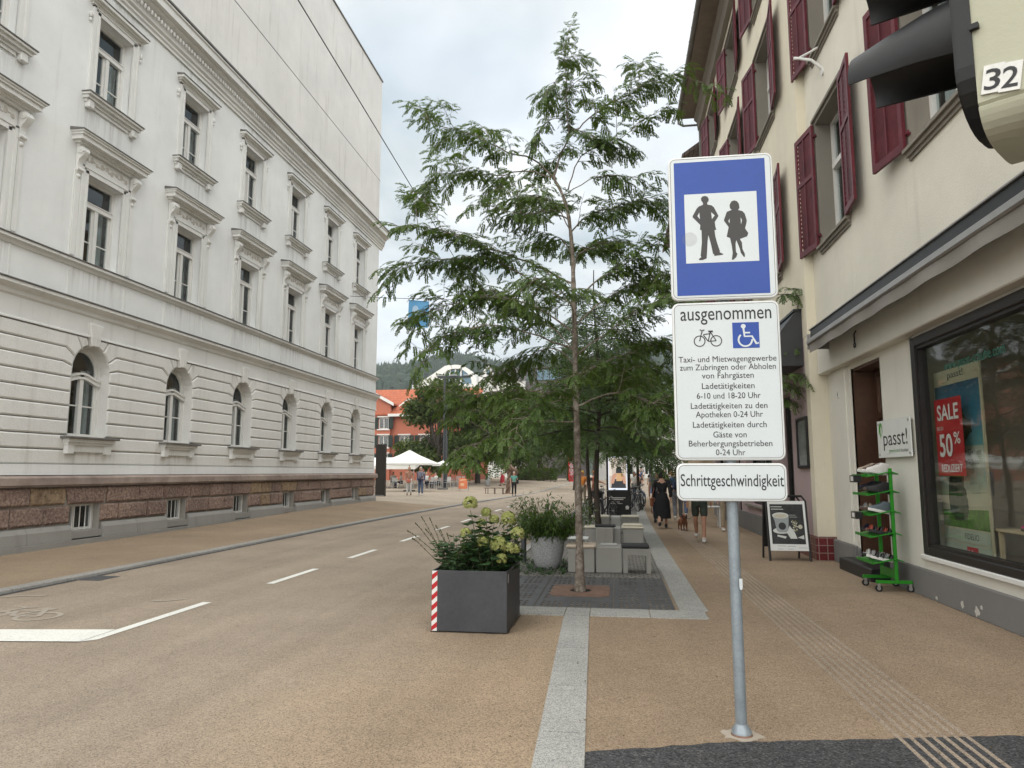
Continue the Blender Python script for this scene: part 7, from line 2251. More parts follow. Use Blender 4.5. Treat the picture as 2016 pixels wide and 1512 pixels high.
person('person in a greyish jacket with a backpack walking beside the signpost', (1.98,24.6,.004), R(-4), 1.74, 'light', ('dark','short'), ('blue','long'), ('trousers','grey'), 'white', 'walk', 1)
t_ = thing('backpack', 'dark blue backpack on the person walking beside the signpost', 'backpack', (1.97,24.43,1.28), R(-4)); mb = MB(); mb.bbox(-.16,.16,-.09,.07,-.22,.22,.06); mb.build('pack', CT['blue'], t_); mb = MB(); mb.bbox(-.11,.11,-.14,-.09,-.18,.02,.03); mb.build('pocket', CT['navy'], t_)
person('person in jeans walking ahead, mostly hidden by the traffic sign', (2.3,26.2,.004), R(-4), 1.7, 'light', ('brown','short'), ('navy','short'), ('trousers','jean'), 'white', 'walk', -1)
person('man in olive shorts and white trainers walking towards the camera behind the traffic sign', (1.93,17.7,.004), R(172), 1.80, 'tan', ('brown','short'), ('grey','short'), ('shorts','olive'), 'white', 'walk', -1)
person('person in beige trousers and white shoes standing behind the signpost', (3.02,20.9,.004), R(185), 1.74, 'light', ('brown','short'), ('khaki','long'), ('trousers','beige'), 'white')
person('person in pale pink clothing by the shopfront behind the traffic sign', (2.62,24.0,.004), R(160), 1.66, 'light', ('blond','bob'), ('pink','short'), ('skirt','pink'), 'white')
# --- dog
def dog(loc, rz):
    t = thing('dog', 'small brown dog trotting on a lead beside the man in shorts', 'dog', loc, rz)
    V_ = Vector
    bk, md_, fr, nk, hd = V_((0,-.24,.27)), V_((0,-.05,.27)), V_((0,.16,.28)), V_((0,.24,.37)), V_((0,.29,.44))
    ch = [[(bk,.075),(md_,.08),(fr,.095),(nk,.06),(hd,.06),(hd+V_((0,.09,-.02)),.035),(hd+V_((0,.15,-.035)),.022)]]
    for sx in (-1,1):
        ch.append([(fr,.095),(V_((sx*.07,.17,.2)),.04),(V_((sx*.075,.15,.12)),.026),(V_((sx*.075,.18,.03)),.02),(V_((sx*.075,.215,.018)),.02)])
        ch.append([(bk,.075),(V_((sx*.07,-.22,.2)),.05),(V_((sx*.075,-.20,.15)),.034),(V_((sx*.075,-.29,.10)),.02),(V_((sx*.075,-.27,.03)),.018),(V_((sx*.075,-.23,.018)),.018)])
    ch.append([(bk,.075),(V_((0,-.34,.31)),.022),(V_((0,-.45,.40)),.012)])
    skinned(ch, 'body', CT['brown'], t)
    for sx in (-1,1):
        mb = MB(); mb.ell((sx*.065,.28,.42), (.012,.04,.065), 8, 6); mb.build('ear', HR['dark'], t, True)
    mb = MB(); mb.ell((0,.455,.41),(.014,.012,.012),8,6)
    for sx in (-1,1): mb.ell((sx*.03,.355,.455),(.009,.008,.009),6,5)
    mb.build('face', HR['dark'], t); mb = MB(); mb.tube([(.068*math.cos(a),.235+.02*math.sin(a)*0,.375+.068*math.sin(a)) for a in [2*math.pi*k/16 for k in range(17)]], .01, 5); mb.build('collar', CT['red'], t)
dog((1.82,21.0,.004), R(185))
mb = MB(); mb.tube([(1.82,20.8,.37),(1.86,19.6,.42),(1.95,18.5,.6),(2.12,17.9,.88)], .006, 5); o = mb.build('dog_lead', CT['black']); tag(o, 'thin dark lead between the brown dog and the man in shorts', 'lead')
# --- cyclists beyond the tree trunk
person('person in an orange top with a yellow cap beyond the slim tree trunk', (-1.75,37.0,.0), R(150), 1.68, 'tan', ('yellow','cap'), ('orange','short'), ('trousers','khaki'), 'black')
person('person in a brown-orange outfit reaching for bicycle handlebars to the right of the tree trunk', (-1.12,36.0,.0), R(-100), 1.70, 'tan', ('red','bun'), ('coral','short'), ('midi','brown'), 'black', 'stand', 1, None, 'reach')
bicycle('bicycle held by the person in brown-orange clothing', (-.75,36.2,.0), R(-80), 'silver', False, 'bicycles in use')
# --- distant strollers
rq = random.Random(77)
tops = ['white','pink','blue','grey','black','teal','white','beige','navy','coral','white','khaki','red','jean']
desc = ['white','pale pink','blue','grey','black','mint','off-white','beige','navy','coral','bright white','khaki','red','light blue']
where = ['left edge of the distant crowd','walking past the bicycles','in the middle of the street','near the shopfronts','far end of the street','beside a slim tree trunk','walking toward the camera','close to the shop wall','among the far crowd','ahead of a group','at the back of the crowd','crossing the street','beside another stroller','last before the corner']
for i in range(14):
    X = .9 + .26*i + rq.uniform(-.2,.2); Y = 44 + (i*7.3) % 24
    X = X*(Y/44)**.9
    person(f'distant stroller in a {desc[i]} top, {where[i]}', (X,Y,far_rise(Y)), R(rq.choice((0,180))+rq.uniform(-20,20)), rq.uniform(1.6,1.8), 'light', (rq.choice(('dark','brown','blond','grey')),rq.choice(('short','bob'))), (tops[i],'short'), (rq.choice(('trousers','trousers','shorts')),rq.choice(('jean','black','beige','navy'))), 'white', 'walk', rq.choice((-1,1)), 'strollers far down the street', 'down', 1)
for px, Y, c, l in ((1048,80,'white','stroller in a white shirt passing behind the clipped hedge'),(1075,79.5,'grey','stroller in a grey shirt passing behind the clipped hedge')):
    q = at(px, 929, Y); person(l, (q.x,Y,plaza_z(q.x,Y)), R(90), 1.7, 'light', ('grey','short'), (c,'short'), ('trousers','navy'), 'black', 'walk', 1, 'strollers on the square', 'down', 1)
# ================================================================ THE SQUARE: CAFE, LAMP MAST, SCULPTURE, BENCH
M['canvas'] = mat('white_canvas', (.72,.72,.69), .85, .05, 2, 40); M['steel'] = mat('brushed_steel', (.34,.35,.36), .35, .1, 4, 60, 0, 60, .6)
def parasol(label, c, wd, zr, zt, square=True):
    t = thing('parasol', label, 'parasol', c, group='white cafe parasols', world=True)
    mb = MB(); n = 4 if square else 8; k = wd/2*(math.sqrt(2) if square else 1)
    N = 32; rim = []
    for i in range(N):
        a = 2*math.pi*(i+.5)/N + (math.pi/4 if square else 0)
        b = (a - (math.pi/4 if square else 0)) % (2*math.pi/n); q = math.cos(math.pi/n)/math.cos(b-math.pi/n)
        rim.append((k*q*math.cos(a), k*q*math.sin(a)))
    lev = [(.03,zt),(.35,zt-(zt-zr)*.38),(.7,zt-(zt-zr)*.73),(1.0,zr),(1.0,zr-.12)]
    vs = [(c.x+x*f, c.y+y*f, c.z+z) for f, z in lev for x, y in rim]
    mb.add(vs, [(j*N+i,j*N+(i+1)%N,(j+1)*N+(i+1)%N,(j+1)*N+i) for j in range(len(lev)-1) for i in range(N)]+[tuple(range(N))])
    mb.build('canopy', M['canvas'], t)
    mb = MB(); mb.cyl((c.x,c.y,c.z),(c.x,c.y,c.z+zt+.06),.04,n=10); mb.build('pole', M['steel'], t)
    mb = MB(); mb.bbox(c.x-.35,c.x+.35,c.y-.35,c.y+.35,c.z,c.z+.09,.02); mb.build('base', M['post_grey'], t)
    for i in range(n*2):
        a = 2*math.pi*i/(n*2); mb = MB()
        q = rim[int(i*N/(n*2)) % N]
        mb.cyl((c.x,c.y,c.z+zr-.1),(c.x+q[0]*.55,c.y+q[1]*.55,c.z+zt-(zt-zr)*.66),.012,n=5); mb.build('rib', M['steel'], t)
def sq(px, py, dz=0): q = hit(px, py); return q
u1 = ony(806, 929, 50.5); parasol('large square white cafe parasol at the left of the square', Vector((u1.x,50.5,plaza_z(u1.x,50.5))), 3.75, 2.0, 2.95)
u2 = ony(872, 929, 55); parasol('small white parasol in front of the dark lamp mast', Vector((u2.x,55.0,plaza_z(u2.x,55))), 1.75, 1.95, 2.25, False)
# flat white awning behind
aw0, aw1 = ony(752,929,57).x, ony(824,929,57).x
zb_ = plaza_z(aw1,57)
AW2 = thing('cafe_awning', 'long flat white cafe awning behind the large parasol', 'awning', ((aw0+aw1)/2,57,zb_), world=True)
mb = MB(); mb.add([(aw0-4,56,zb_+1.85),(aw1,56,zb_+1.85),(aw1,59,zb_+2.55),(aw0-4,59,zb_+2.55),(aw0-4,56,zb_+1.55),(aw1,56,zb_+1.55),(aw1,59,zb_+2.25)], [(0,1,2,3),(0,4,5,1),(1,5,6,2)]); mb.build('canopy', M['canvas'], AW2)
for x in (aw0-3.8,aw0+.1,aw1-.15): mb = MB(); mb.cyl((x,56.1,zb_),(x,56.1,zb_+1.84),.035,n=8); mb.build('post', M['steel'], AW2)
M['chair_white'] = mat('pale_chair_paint', (.55,.56,.55), .5, .08, 3, 40)
def cafe_chair(loc, rz, label, first=[None]):
    if first[0] is None:
        t = thing('cafe_chair', label, 'chair', (0,0,0), 0, 'pale metal cafe chairs')
        mb = MB(); mb.bbox(-.21,.21,-.2,.22,.44,.46,.008); mb.build('seat', M['chair_white'], t)
        mb = MB()
        for k in range(5): mb.box(-.2,.2,-.235,-.22,.56+k*.065,.595+k*.065)
        for s in (-1,1): mb.cyl((s*.2,-.2,.45),(s*.2,-.24,.88),.012,n=6)
        mb.build('backrest', M['chair_white'], t)
        for sx in (-1,1):
            for sy in (-1,1): mb = MB(); mb.cyl((sx*.2,sy*.19,.44),(sx*.22,sy*.22,0),.013,n=6); mb.build('leg', M['chair_white'], t)
            mb = MB(); mb.tube([(sx*.22,-.22,.62),(sx*.23,.05,.64),(sx*.22,.19,.62),(sx*.215,.2,.45)], .012, 5); mb.build('armrest', M['chair_white'], t)
        first[0] = t; o = t
    else: o = copy_tree(first[0])
    o.location = loc; o.rotation_euler = (0,0,rz); o['label'] = label
rs = random.Random(51)
tabs = [(775,961),(845,962),(868,960),(893,958)]
tl = ['left of the women','right of the striped woman','below the small parasol','nearest the orange board']
guest = [[('white','white shirt'),('navy','navy top')],[('white','white shirt'),('white','cream blouse')],[('pink','pink top')],[('black','black top')]]
for i, (px, py) in enumerate(tabs):
    c = hit(px, py); 
    t = thing('cafe_table', f'small round cafe table on the square, {tl[i]}', 'table', c, group='round cafe tables', world=True)
    mb = MB(); mb.lathe([(.34,.70),(.36,.715),(.34,.73)], c, 20); mb.build('table_top', M['steel'], t)
    mb = MB(); mb.lathe([(.22,0),(.2,.02),(.03,.05),(.025,.70)], c, 12); mb.build('pedestal', M['steel'], t)
    for k in range(4):
        a = k*math.pi/2 + .4 + i*.3
        q = Vector((c.x+.72*math.cos(a), c.y+.72*math.sin(a), 0)); q.z = plaza_z(q.x,q.y)
        side = ['right side','far side','left side','near side'][k]
        cafe_chair(q, a+R(90), f'metal cafe chair, {side} of the table {tl[i]}')
        if k < len(guest[i])*1 and k in (1,2) or (k == 0 and len(guest[i]) > 1):
            g_ = guest[i][0 if k != 2 else -1]
            person(f'seated guest in {g_[1]}, {side} of the table {tl[i]}', (q.x-.12*math.cos(a), q.y-.12*math.sin(a), q.z), a+R(90), 1.7, 'light', (rs.choice(('blond','grey','brown')),'short'), (g_[0],'short'), ('trousers','navy'), 'black', 'sit', 1, 'guests seated at the cafe', 'hold', 1)
# round clipped shrub in the cafe
c = hit(848, 955); BS = thing('ball_shrub', 'round clipped shrub in a pot among the cafe tables', 'plant', c+Vector((0,2,0)), world=True); c = c+Vector((0,2,0))
mb = MB(); mb.lathe([(.25,0),(.32,.4),(.28,.42)], c, 14); mb.build('pot', M['post_grey'], BS); mb = MB(); mb.cyl(c+Vector((0,0,.4)),c+Vector((0,0,1.1)),.03,n=6); mb.build('stem', M['bark_dark'], BS)
lv = Leaves(); rg = random.Random(71)
for i in range(900): v = rv(rg).normalized(); lv.leaf(c+Vector((0,0,1.35))+Vector((v.x*.5,v.y*.5,v.z*.36))*rg.uniform(.8,1.03), (v+rv(rg)).normalized(), v+rv(rg)*.5, .11, .04)
lv.build('foliage', M['leaf_dark'], BS)
# orange A-board
c = hit(911, 966); OB = thing('sandwich_board', 'small orange sandwich board standing on the square', 'sandwich board', c, world=True)
mb = MB()
for s in (-1,1):
    mb.tube([c+Vector((s*.36,0,0)), c+Vector((s*.33,.2,.95))], .018, 6); mb.tube([c+Vector((s*.36,.45,0)), c+Vector((s*.33,.22,.95))], .018, 6)
mb.build('legs', M['steel'], OB)
fOB = lambda u,v,d: tuple(c + Vector((u, .2*v/.95-d, v)))
M['orange'] = mat('orange_print', (.62,.17,.07), .5, .25, 4, 12); mb = MB(); mb.prism([(-.34,.14),(.34,.14),(.33,.93),(-.33,.93)], fOB, .0, .02); mb.mi = 1
disc(mb, fOB, -.05, .45, .16, .022, 14, .12); flat(mb, [(-.25,.72),(.2,.78),(.2,.86),(-.25,.82)], fOB, .022); mb.build('panel', [M['orange'], flatmat('peach_print', (.66,.42,.26))], OB)
# bin, bench
c = hit(960, 957); BN = thing('litter_bin', 'grey cylindrical steel litter bin on the square', 'bin', c, world=True)
mb = MB(); mb.lathe([(.2,0),(.21,.02),(.21,.82),(.2,.84)], c, 18); mb.build('bin_body', M['steel'], BN, True, angle=30); mb = MB(); mb.lathe([(.21,.92),(.22,.95),(.2,1.05),(.0,1.08)], c, 18); [mb.cyl(c+Vector((x,y,.8)),c+Vector((x,y,.95)),.012,n=5) for x,y in ((.18,0),(-.18,0),(0,.18),(0,-.18))]; mb.build('hood', M['post_grey'], BN)
c = hit(974, 973); BE = thing('curved_bench', 'low curved brown slatted bench on thin legs on the square', 'bench', c, world=True)
M['bench_wood'] = mat('brown_bench_wood', (.12,.065,.05), .6, .3, 3, 30)
mb = MB(); n = 12
for j in range(4):
    r0 = 1.7+.12*j
    pts = [(r0*math.cos(a), r0*math.sin(a)) for a in [R(248+44*k/n) for k in range(n+1)]]
    for (p0,p1),(q0,q1) in zip(zip(pts,pts[1:]), zip([(x*(r0+.1)/r0,y*(r0+.1)/r0) for x,y in pts], [(x*(r0+.1)/r0,y*(r0+.1)/r0) for x,y in pts][1:])):
        vs = [(c.x+x, c.y+1.9+y, c.z+z) for z in (.42,.46) for x,y in (p0,p1,q1,q0)]; mb.add(vs, [(3,2,1,0),(4,5,6,7),(0,1,5,4),(2,3,7,6)])
mb.build('seat', M['bench_wood'], BE)
for a in (252,270,288):
    for r_ in (1.75,2.1): mb = MB(); q = Vector((c.x+r_*math.cos(R(a)), c.y+1.9+r_*math.sin(R(a)), c.z)); mb.cyl(q, q+Vector((0,0,.419)), .025, n=6); mb.build('leg', M['bench_wood'], BE)
# rope sculpture with a knot
c = hit(1001, 972); RS = thing('rope_sculpture', 'tall twisted bronze rope sculpture tied in a knot', 'sculpture', c, world=True)
M['bronze'] = mat('brown_bronze', (.15,.095,.065), .5, .35, 3, 14, .4, 30)
def rope(mb, path, r, tw):
    path = smooth_path([Vector(p) for p in path], 10)
    for k in range(3):
        pts = []; L = 0; u = None
        for i, p in enumerate(path):
            d = (path[min(i+1,len(path)-1)]-path[max(i-1,0)]).normalized()
            if u is None: u = d.orthogonal().normalized()
            u = (u - d*u.dot(d)).normalized(); w_ = d.cross(u)
            if i: L += (p-path[i-1]).length
            a = L*tw + k*2*math.pi/3; pts.append(p + (u*math.cos(a)+w_*math.sin(a))*r*.55)
        mb.tube(pts, r*.58, 7)
mb = MB(); sc_ = 1.0
rope(mb, [c+Vector(v) for v in ((-.05,0,0),(.0,.0,.6),(.1,0,1.15),(.12,.1,1.55),(-.2,.15,1.95),(-.33,.0,2.25),(-.15,-.12,2.35),(.15,-.14,1.95),(.48,-.1,1.72),(.5,.05,1.5),(.2,.16,1.5),(-.05,.1,1.8),(.05,.0,2.3),(.15,0,2.9),(.2,0,3.8),(.26,.05,5.0),(.3,0,6.4))], .17, 4.2)
mb.build('rope', M['bronze'], RS, True); mb = MB(); mb.lathe([(.45,-.02),(.45,.03),(.3,.05)], c, 20); mb.build('foot_plate', M['rust'], RS)
# lamp mast
q = ony(876, 929, 58); c = Vector((q.x, 58, plaza_z(q.x,58))); LM = thing('lamp_mast', 'tall dark square lamp mast with a crossbar of lights on the square', 'lamp', c, world=True)
zt = at(876, 742, 58).z
mb = MB(); mb.bbox(c.x-.17,c.x-.03,c.y-.12,c.y+.12,c.z,zt,.01); mb.bbox(c.x+.05,c.x+.19,c.y-.12,c.y+.12,c.z,c.z+(zt-c.z)*.74,.01); mb.box(c.x-.03,c.x+.05,c.y-.05,c.y+.05,c.z,c.z+(zt-c.z)*.74); mb.build('mast', M['post_grey'], LM)
mb = MB(); mb.box(at(862,742,58).x, at(926,742,58).x, c.y-.1,c.y+.1, zt-.1, zt+.04); mb.build('crossbar', M['post_grey'], LM)
for px in (866,893,921): mb = MB(); x = at(px,742,58).x; mb.bbox(x-.3,x+.3,c.y-.18,c.y+.18,zt+.045,zt+.15,.02); mb.build('lamp_head', M['steel'], LM)
# dark pylon at the corner of the white building
x0, x1 = ony(739,929,40).x, ony(758,929,40).x; zz = plaza_z(x0,40)
o = MB().bbox(x0,x1,40,40.25,zz,at(748,874,40).z,.02); PY = thing('information_pylon', 'plain dark brown pylon standing past the corner of the white building', 'pylon', ((x0+x1)/2,40.1,zz), world=True)
M['pylon'] = mat('dark_brown_metal', (.032,.027,.022), .5, .2, 2, 40); o.build('slab', M['pylon'], PY); mb = MB(); mb.bbox(x0+.04,x1-.04,39.95,40.3,zz-.05,zz+.06,.01); mb.build('base', M['plinth_conc'], PY)
# red telephone box
b0, b1 = ony(1119,929,76).x, ony(1143,929,76).x; zz = far_rise(76)
PB = thing('telephone_box', 'red glazed telephone box at the far end of the road', 'telephone box', ((b0+b1)/2,76.5,zz), world=True)
M['red_paint'] = mat('red_gloss', (.50,.018,.02), .35, .1)
mb = MB(); H_ = 2.5; w_ = b1-b0
for x in (b0,b1-.12):
    for y in (76,76+w_-.12): mb.box(x,x+.12,y,y+.12,zz,zz+H_-.3)
mb.bbox(b0-.04,b1+.04,75.96,76+w_+.04,zz+H_-.3,zz+H_,.04); mb.box(b0,b1,76,76+w_,zz,zz+.15); mb.box(b0+.12,b1-.12,76+w_-.06,76+w_,zz+.15,zz+H_-.3)
mb.build('frame', M['red_paint'], PB); mb = MB(); mb.box(b0+.12,b1-.12,76.03,76.04,zz+.15,zz+H_-.3); mb.build('pane', M['pane'], PB)
mb = MB(); 
for k in range(1,5): mb.box(b0+.12,b1-.12,76.0,76.025,zz+.15+k*.41,zz+.18+k*.41)
mb.box((b0+b1)/2-.02,(b0+b1)/2+.02,76.0,76.026,zz+.15,zz+H_-.3); mb.build('glazing_bars', M['red_paint'], PB)

# ================================================================ BUILDINGS ROUND THE SQUARE
M['red_render'] = plaster('terracotta_render', (.45,.16,.105), (.28,.10,.07), .2, True, .2, 30); M['orange_tile'] = brick_mat('orange_roof_tile', (.43,.12,.055), (.34,.095,.048), (.25,.07,.03), .4, .3, .02, 'xz')
M['shutter_green'] = mat('dark_green_shutter', (.018,.03,.026), .6, .2)
M['white_house'] = plaster('white_far_render', (.66,.66,.64), (.4,.4,.38), .15)
YH = 72.0
hxa = lambda px: ony(px, 850, YH).x
hz = lambda py: ony(780, py, YH).z
RH = thing('red_house', 'terracotta red house with orange tiled roof and dark green shutters behind the cafe', 'building', (hxa(790),YH,0), world=True)
fH = frame_xz(YH, -1)
wins = []
for px in (757, 796, 836):
    for pt, pb in ((822,845),(857,881),(893,916)):
        if px > 760 and pt < 850: continue
        wins.append((hxa(px)-.55, hxa(px)+.55, hz(pb), hz(pt)))
mb = MB(); xe = hxa(770); xl_, xr_ = hxa(640), hxa(930)
facade(mb, fH, xl_, xr_, 0, hz(818), [w for w in wins if w[3] < hz(818)-.05], .25)
facade(mb, frame_xz(YH-.35,-1), xl_, xe, 0, hz(797), [w for w in wins if w[0] < xe-1.0], .3)
mb.quad((xe,YH-.35,0),(xe,YH,0),(xe,YH,hz(797)),(xe,YH-.35,hz(797)))
mb.add([(xl_,YH-.35,hz(797)),(xe,YH-.35,hz(797)),((xl_+xe)/2-2.0,YH-.35,hz(740))], [(0,1,2)])
mb.quad((xr_,YH,0),(xr_,YH+9,0),(xr_,YH+9,hz(818)),(xr_,YH,hz(818)))
mb.mi = 1
for w in wins: mb.box(w[0]-.1,w[1]+.1,YH+.6,YH+.65,w[2]-.1,w[3]+.1)
mb.build('wall', [M['red_render'], M['dark_room']], RH)
for w in wins:
    yb = (YH-.35 if w[0] < xe-1.0 else YH) + .18
    mb = MB(); a,b,z0,z1 = w
    for q in ((a,a+.09,z0,z1),(b-.09,b,z0,z1),(a+.09,b-.09,z0,z0+.09),(a+.09,b-.09,z1-.09,z1),((a+b)/2-.04,(a+b)/2+.04,z0+.09,z1-.09)): mb.box(q[0],q[1],yb-.05,yb+.03,q[2],q[3])
    mb.box(a-.12,b+.12,yb-.30,yb-.16,z0-.12,z0-.01); mb.box(a-.12,b+.12,yb-.26,yb-.16,z1+.01,z1+.13)
    o = mb.build('window', M['frame_white'], RH)
    mb = MB(); mb.box(a+.09,b-.09,yb-.004,yb+.004,z0+.09,z1-.09); mb.build('pane', M['pane'], o)
    for s in (a-.5, b+.0):
        mb = MB(); mb.bbox(s+.01,s+.49,yb-.26,yb-.205,z0,z1,.01)
        for k in range(8): mb.box(s+.07,s+.43,yb-.275,yb-.26,z0+.1+(z1-z0-.2)*k/8,z0+.16+(z1-z0-.2)*k/8)
        mb.build('shutter', M['shutter_green'], o)
mb = MB()
ze, zr = hz(818), hz(764)
mb.add([(xe-4,YH-.5,ze),(xr_+.3,YH-.5,ze),(xr_+.3,YH+4.5,zr+.25),(xe-8,YH+4.5,zr+.25),(xe-4,YH-.5,ze+.12),(xr_+.3,YH-.5,ze+.12),(xr_+.3,YH+4.5,zr+.37),(xe-8,YH+4.5,zr+.37)], [(4,5,6,7),(0,1,5,4),(1,2,6,5),(3,0,4,7)])
gx = (xl_+xe)/2-2.0
mb.add([(xe+.3,YH-.6,hz(798)),(gx,YH-.6,hz(738)),(gx,YH+4.5,hz(738)),(xe+.3,YH+4.5,hz(798)),(xe+.3,YH-.6,hz(795)),(gx,YH-.6,hz(735)),(gx,YH+4.5,hz(735)),(xe+.3,YH+4.5,hz(795))],[(4,5,6,7),(0,1,5,4),(3,0,4,7)])
rf_ = mb.build('roof', M['orange_tile'], RH)
mb = MB(); mb.add([(xe+.4,YH-.68,hz(800)),(gx,YH-.68,hz(740)),(gx,YH-.68,hz(734)),(xe+.4,YH-.68,hz(794)),(xe+.4,YH-.55,hz(800)),(gx,YH-.55,hz(740)),(gx,YH-.55,hz(734)),(xe+.4,YH-.55,hz(794))],[(0,1,2,3),(3,2,6,7),(0,3,7,4)])
mb.box(xe-.2,xr_+.3,YH-.62,YH-.5,ze-.14,ze+.14); mb.build('bargeboard', M['frame_white'], RH)
xd = hxa(803); mb = MB(); mb.box(xd-.75,xd+.75,YH+.3,YH+3,hz(815),hz(800)+.0); mb.add([(xd-.95,YH+.15,hz(800)),(xd+.95,YH+.15,hz(800)),(xd,YH+.15,hz(786)),(xd-.95,YH+3.4,hz(800)),(xd+.95,YH+3.4,hz(800)),(xd,YH+3.4,hz(786))],[(0,1,2),(0,2,5,3),(1,4,5,2)])
dm = mb.build('dormer', M['orange_tile'], RH)
mb = MB(); mb.box(xd-.5,xd+.5,YH+.24,YH+.29,hz(813),hz(802)); mb.add([(xd-1.05,YH+.1,hz(801)),(xd,YH+.1,hz(787)),(xd,YH+.1,hz(784)),(xd-1.05,YH+.1,hz(798))],[(0,1,2,3)]); mb.add([(xd+1.05,YH+.1,hz(801)),(xd,YH+.1,hz(787)),(xd,YH+.1,hz(784)),(xd+1.05,YH+.1,hz(798))],[(0,1,2,3)]); mb.build('dormer_frame', M['frame_white'], dm)
mb = MB(); mb.box(xd-.38,xd-.04,YH+.22,YH+.238,hz(811.5),hz(803)); mb.box(xd+.04,xd+.38,YH+.22,YH+.238,hz(811.5),hz(803)); mb.build('dormer_pane', M['dark_room'], dm)
# white house with arched glazed roof
YA = 105.0
ax = lambda px: ony(px, 740, YA).x
az = lambda py: ony(880, py, YA).z
AH = thing('arched_roof_house', 'white modern house with a curved roof and big half round window behind the trees', 'building', (ax(880),YA,0), world=True)
mb = MB(); fA = frame_xz(YA,-1)
c_ = (ax(897), az(757)); r_ = ax(938)-ax(897)
mb.box(ax(812),ax(955),YA+.02,YA+12,0,az(757))
arc_o = [(c_[0]+r_*math.cos(R(a)), c_[1]+r_*.92*math.sin(R(a))) for a in range(0,181,10)]
mb.prism(arc_o, lambda u,v,d: (u,YA+.5+d,v), 0, 11)
mb.prism([(ax(812),az(764)),(ax(868),az(757)),(ax(885),az(719)),(ax(876),az(721))], lambda u,v,d: (u,YA-.3+d,v), 0, 8); mb.build('wall', M['white_house'], AH)
mb = MB(); ri = r_*.80; arc_i = [(c_[0]+ri*math.cos(R(a)), c_[1]+ri*.92*math.sin(R(a))) for a in range(0,181,10)]
for (o1,o2),(i1,i2) in zip(zip(arc_o,arc_o[1:]),zip(arc_i,arc_i[1:])):
    vs = [(p[0],YA-d,p[1]) for d in (.35,-.5) for p in (o1,o2,i2,i1)]; mb.add(vs, [(0,1,2,3),(0,1,5,4),(3,2,6,7)])
for u in (-.33,.33): mb.box(c_[0]+u*ri-.1,c_[0]+u*ri+.1,YA-.1,YA+.1,c_[1],c_[1]+ri*.85)
mb.box(c_[0]-.1,c_[0]+.1,YA-.1,YA+.1,c_[1],c_[1]+ri*.9); mb.box(c_[0]-r_,c_[0]+r_,YA-.4,YA+.4,c_[1]-.5,c_[1]); mb.build('arch_frame', M['frame_white'], AH)
M['far_glass'] = mat('blue_grey_glazing', (.08,.12,.15), .12, .2, .6, 4, 0, 60, .8)
mb = MB(); mb.prism(arc_i, lambda u,v,d: (u,YA+.2+d,v), 0, .05); mb.build('glazing', M['far_glass'], AH)
# dark roofed houses to its right
GH = thing('gabled_house', 'white gabled house with dark slate roof beside the arched house', 'building', (ax(985),YA,0), world=True)
mb = MB(); mb.prism([(ax(940),0),(ax(974),0),(ax(974),az(745)),(ax(959),az(715)),(ax(940),az(745))], lambda u,v,d: (u,YA+1+d,v), 0, 1); mb.box(ax(974),ax(1030),YA+1.6,YA+9,0,az(748)); mb.build('wall', M['white_house'], GH)
mb = MB(); mb.add([(ax(972),YA+1.4,az(750)),(ax(1032),YA+1.4,az(750)),(ax(1032),YA+6,az(714)),(ax(960),YA+6,az(714))],[(0,1,2,3)]); mb.add([(ax(960),YA+1.2,az(714)),(ax(976),YA+1.2,az(748)),(ax(976),YA+6,az(748)),(ax(960),YA+6,az(713))],[(0,1,2,3)]); mb.build('roof', mat('dark_slate', (.05,.045,.045), .7, .2, .8, 5), GH)
mb = MB(); mb.box(ax(956),ax(962),YA+.95,YA+1.0,az(738),az(728)); mb.build('window', M['far_glass'], GH)
BX = thing('office_block', 'dark flat roofed block with a glazed top storey seen over the trees', 'building', (ax(1080),YA,0), world=True)
mb = MB(); mb.box(ax(1000),ax(1150),YA+3,YA+14,0,az(750)); mb.box(ax(1046),ax(1106),YA+4,YA+13,az(750),az(722)); mb.box(ax(1042),ax(1110),YA+3.6,YA+13.4,az(722),az(719)); mb.build('wall', mat('dark_cladding', (.10,.09,.09), .7, .2, .8, 6), BX)
mb = MB()
for k in range(4): mb.box(ax(1052+k*13),ax(1063+k*13),YA+3.9,YA+3.98,az(745),az(725))
mb.build('window', M['far_glass'], BX)
# pale buildings closing the street
EB = thing('street_end_building', 'pale building closing the far end of the street behind the trees', 'building', (6,118,0), world=True)
mb = MB(); W_ = [(-1+3*k, .2+3.4*j) for k in range(10) for j in range(4)]
facade(mb, frame_xz(118,-1), -3, 30, 0, 13.5, [(x-.6,x+.6,z+1,z+2.8) for x,z in W_], .3); mb.mi = 1
for x,z in W_: mb.box(x-.8,x+.8,118.5,118.6,z+.8,z+3.0)
mb.mi = 2; mb.box(-3.3,30.3,117.5,130,13.5,14.0); mb.build('wall', [M['white_house'], M['dark_room'], M['zinc']], EB)
for x,z in W_:
    mb = MB()
    for q in ((x-.6,x-.5,z+1,z+2.8),(x+.5,x+.6,z+1,z+2.8),(x-.5,x+.5,z+1,z+1.1),(x-.5,x+.5,z+2.7,z+2.8),(x-.05,x+.05,z+1.1,z+2.7)): mb.box(q[0],q[1],118.15,118.2,q[2],q[3])
    mb.build('window', M['frame_white'], EB)

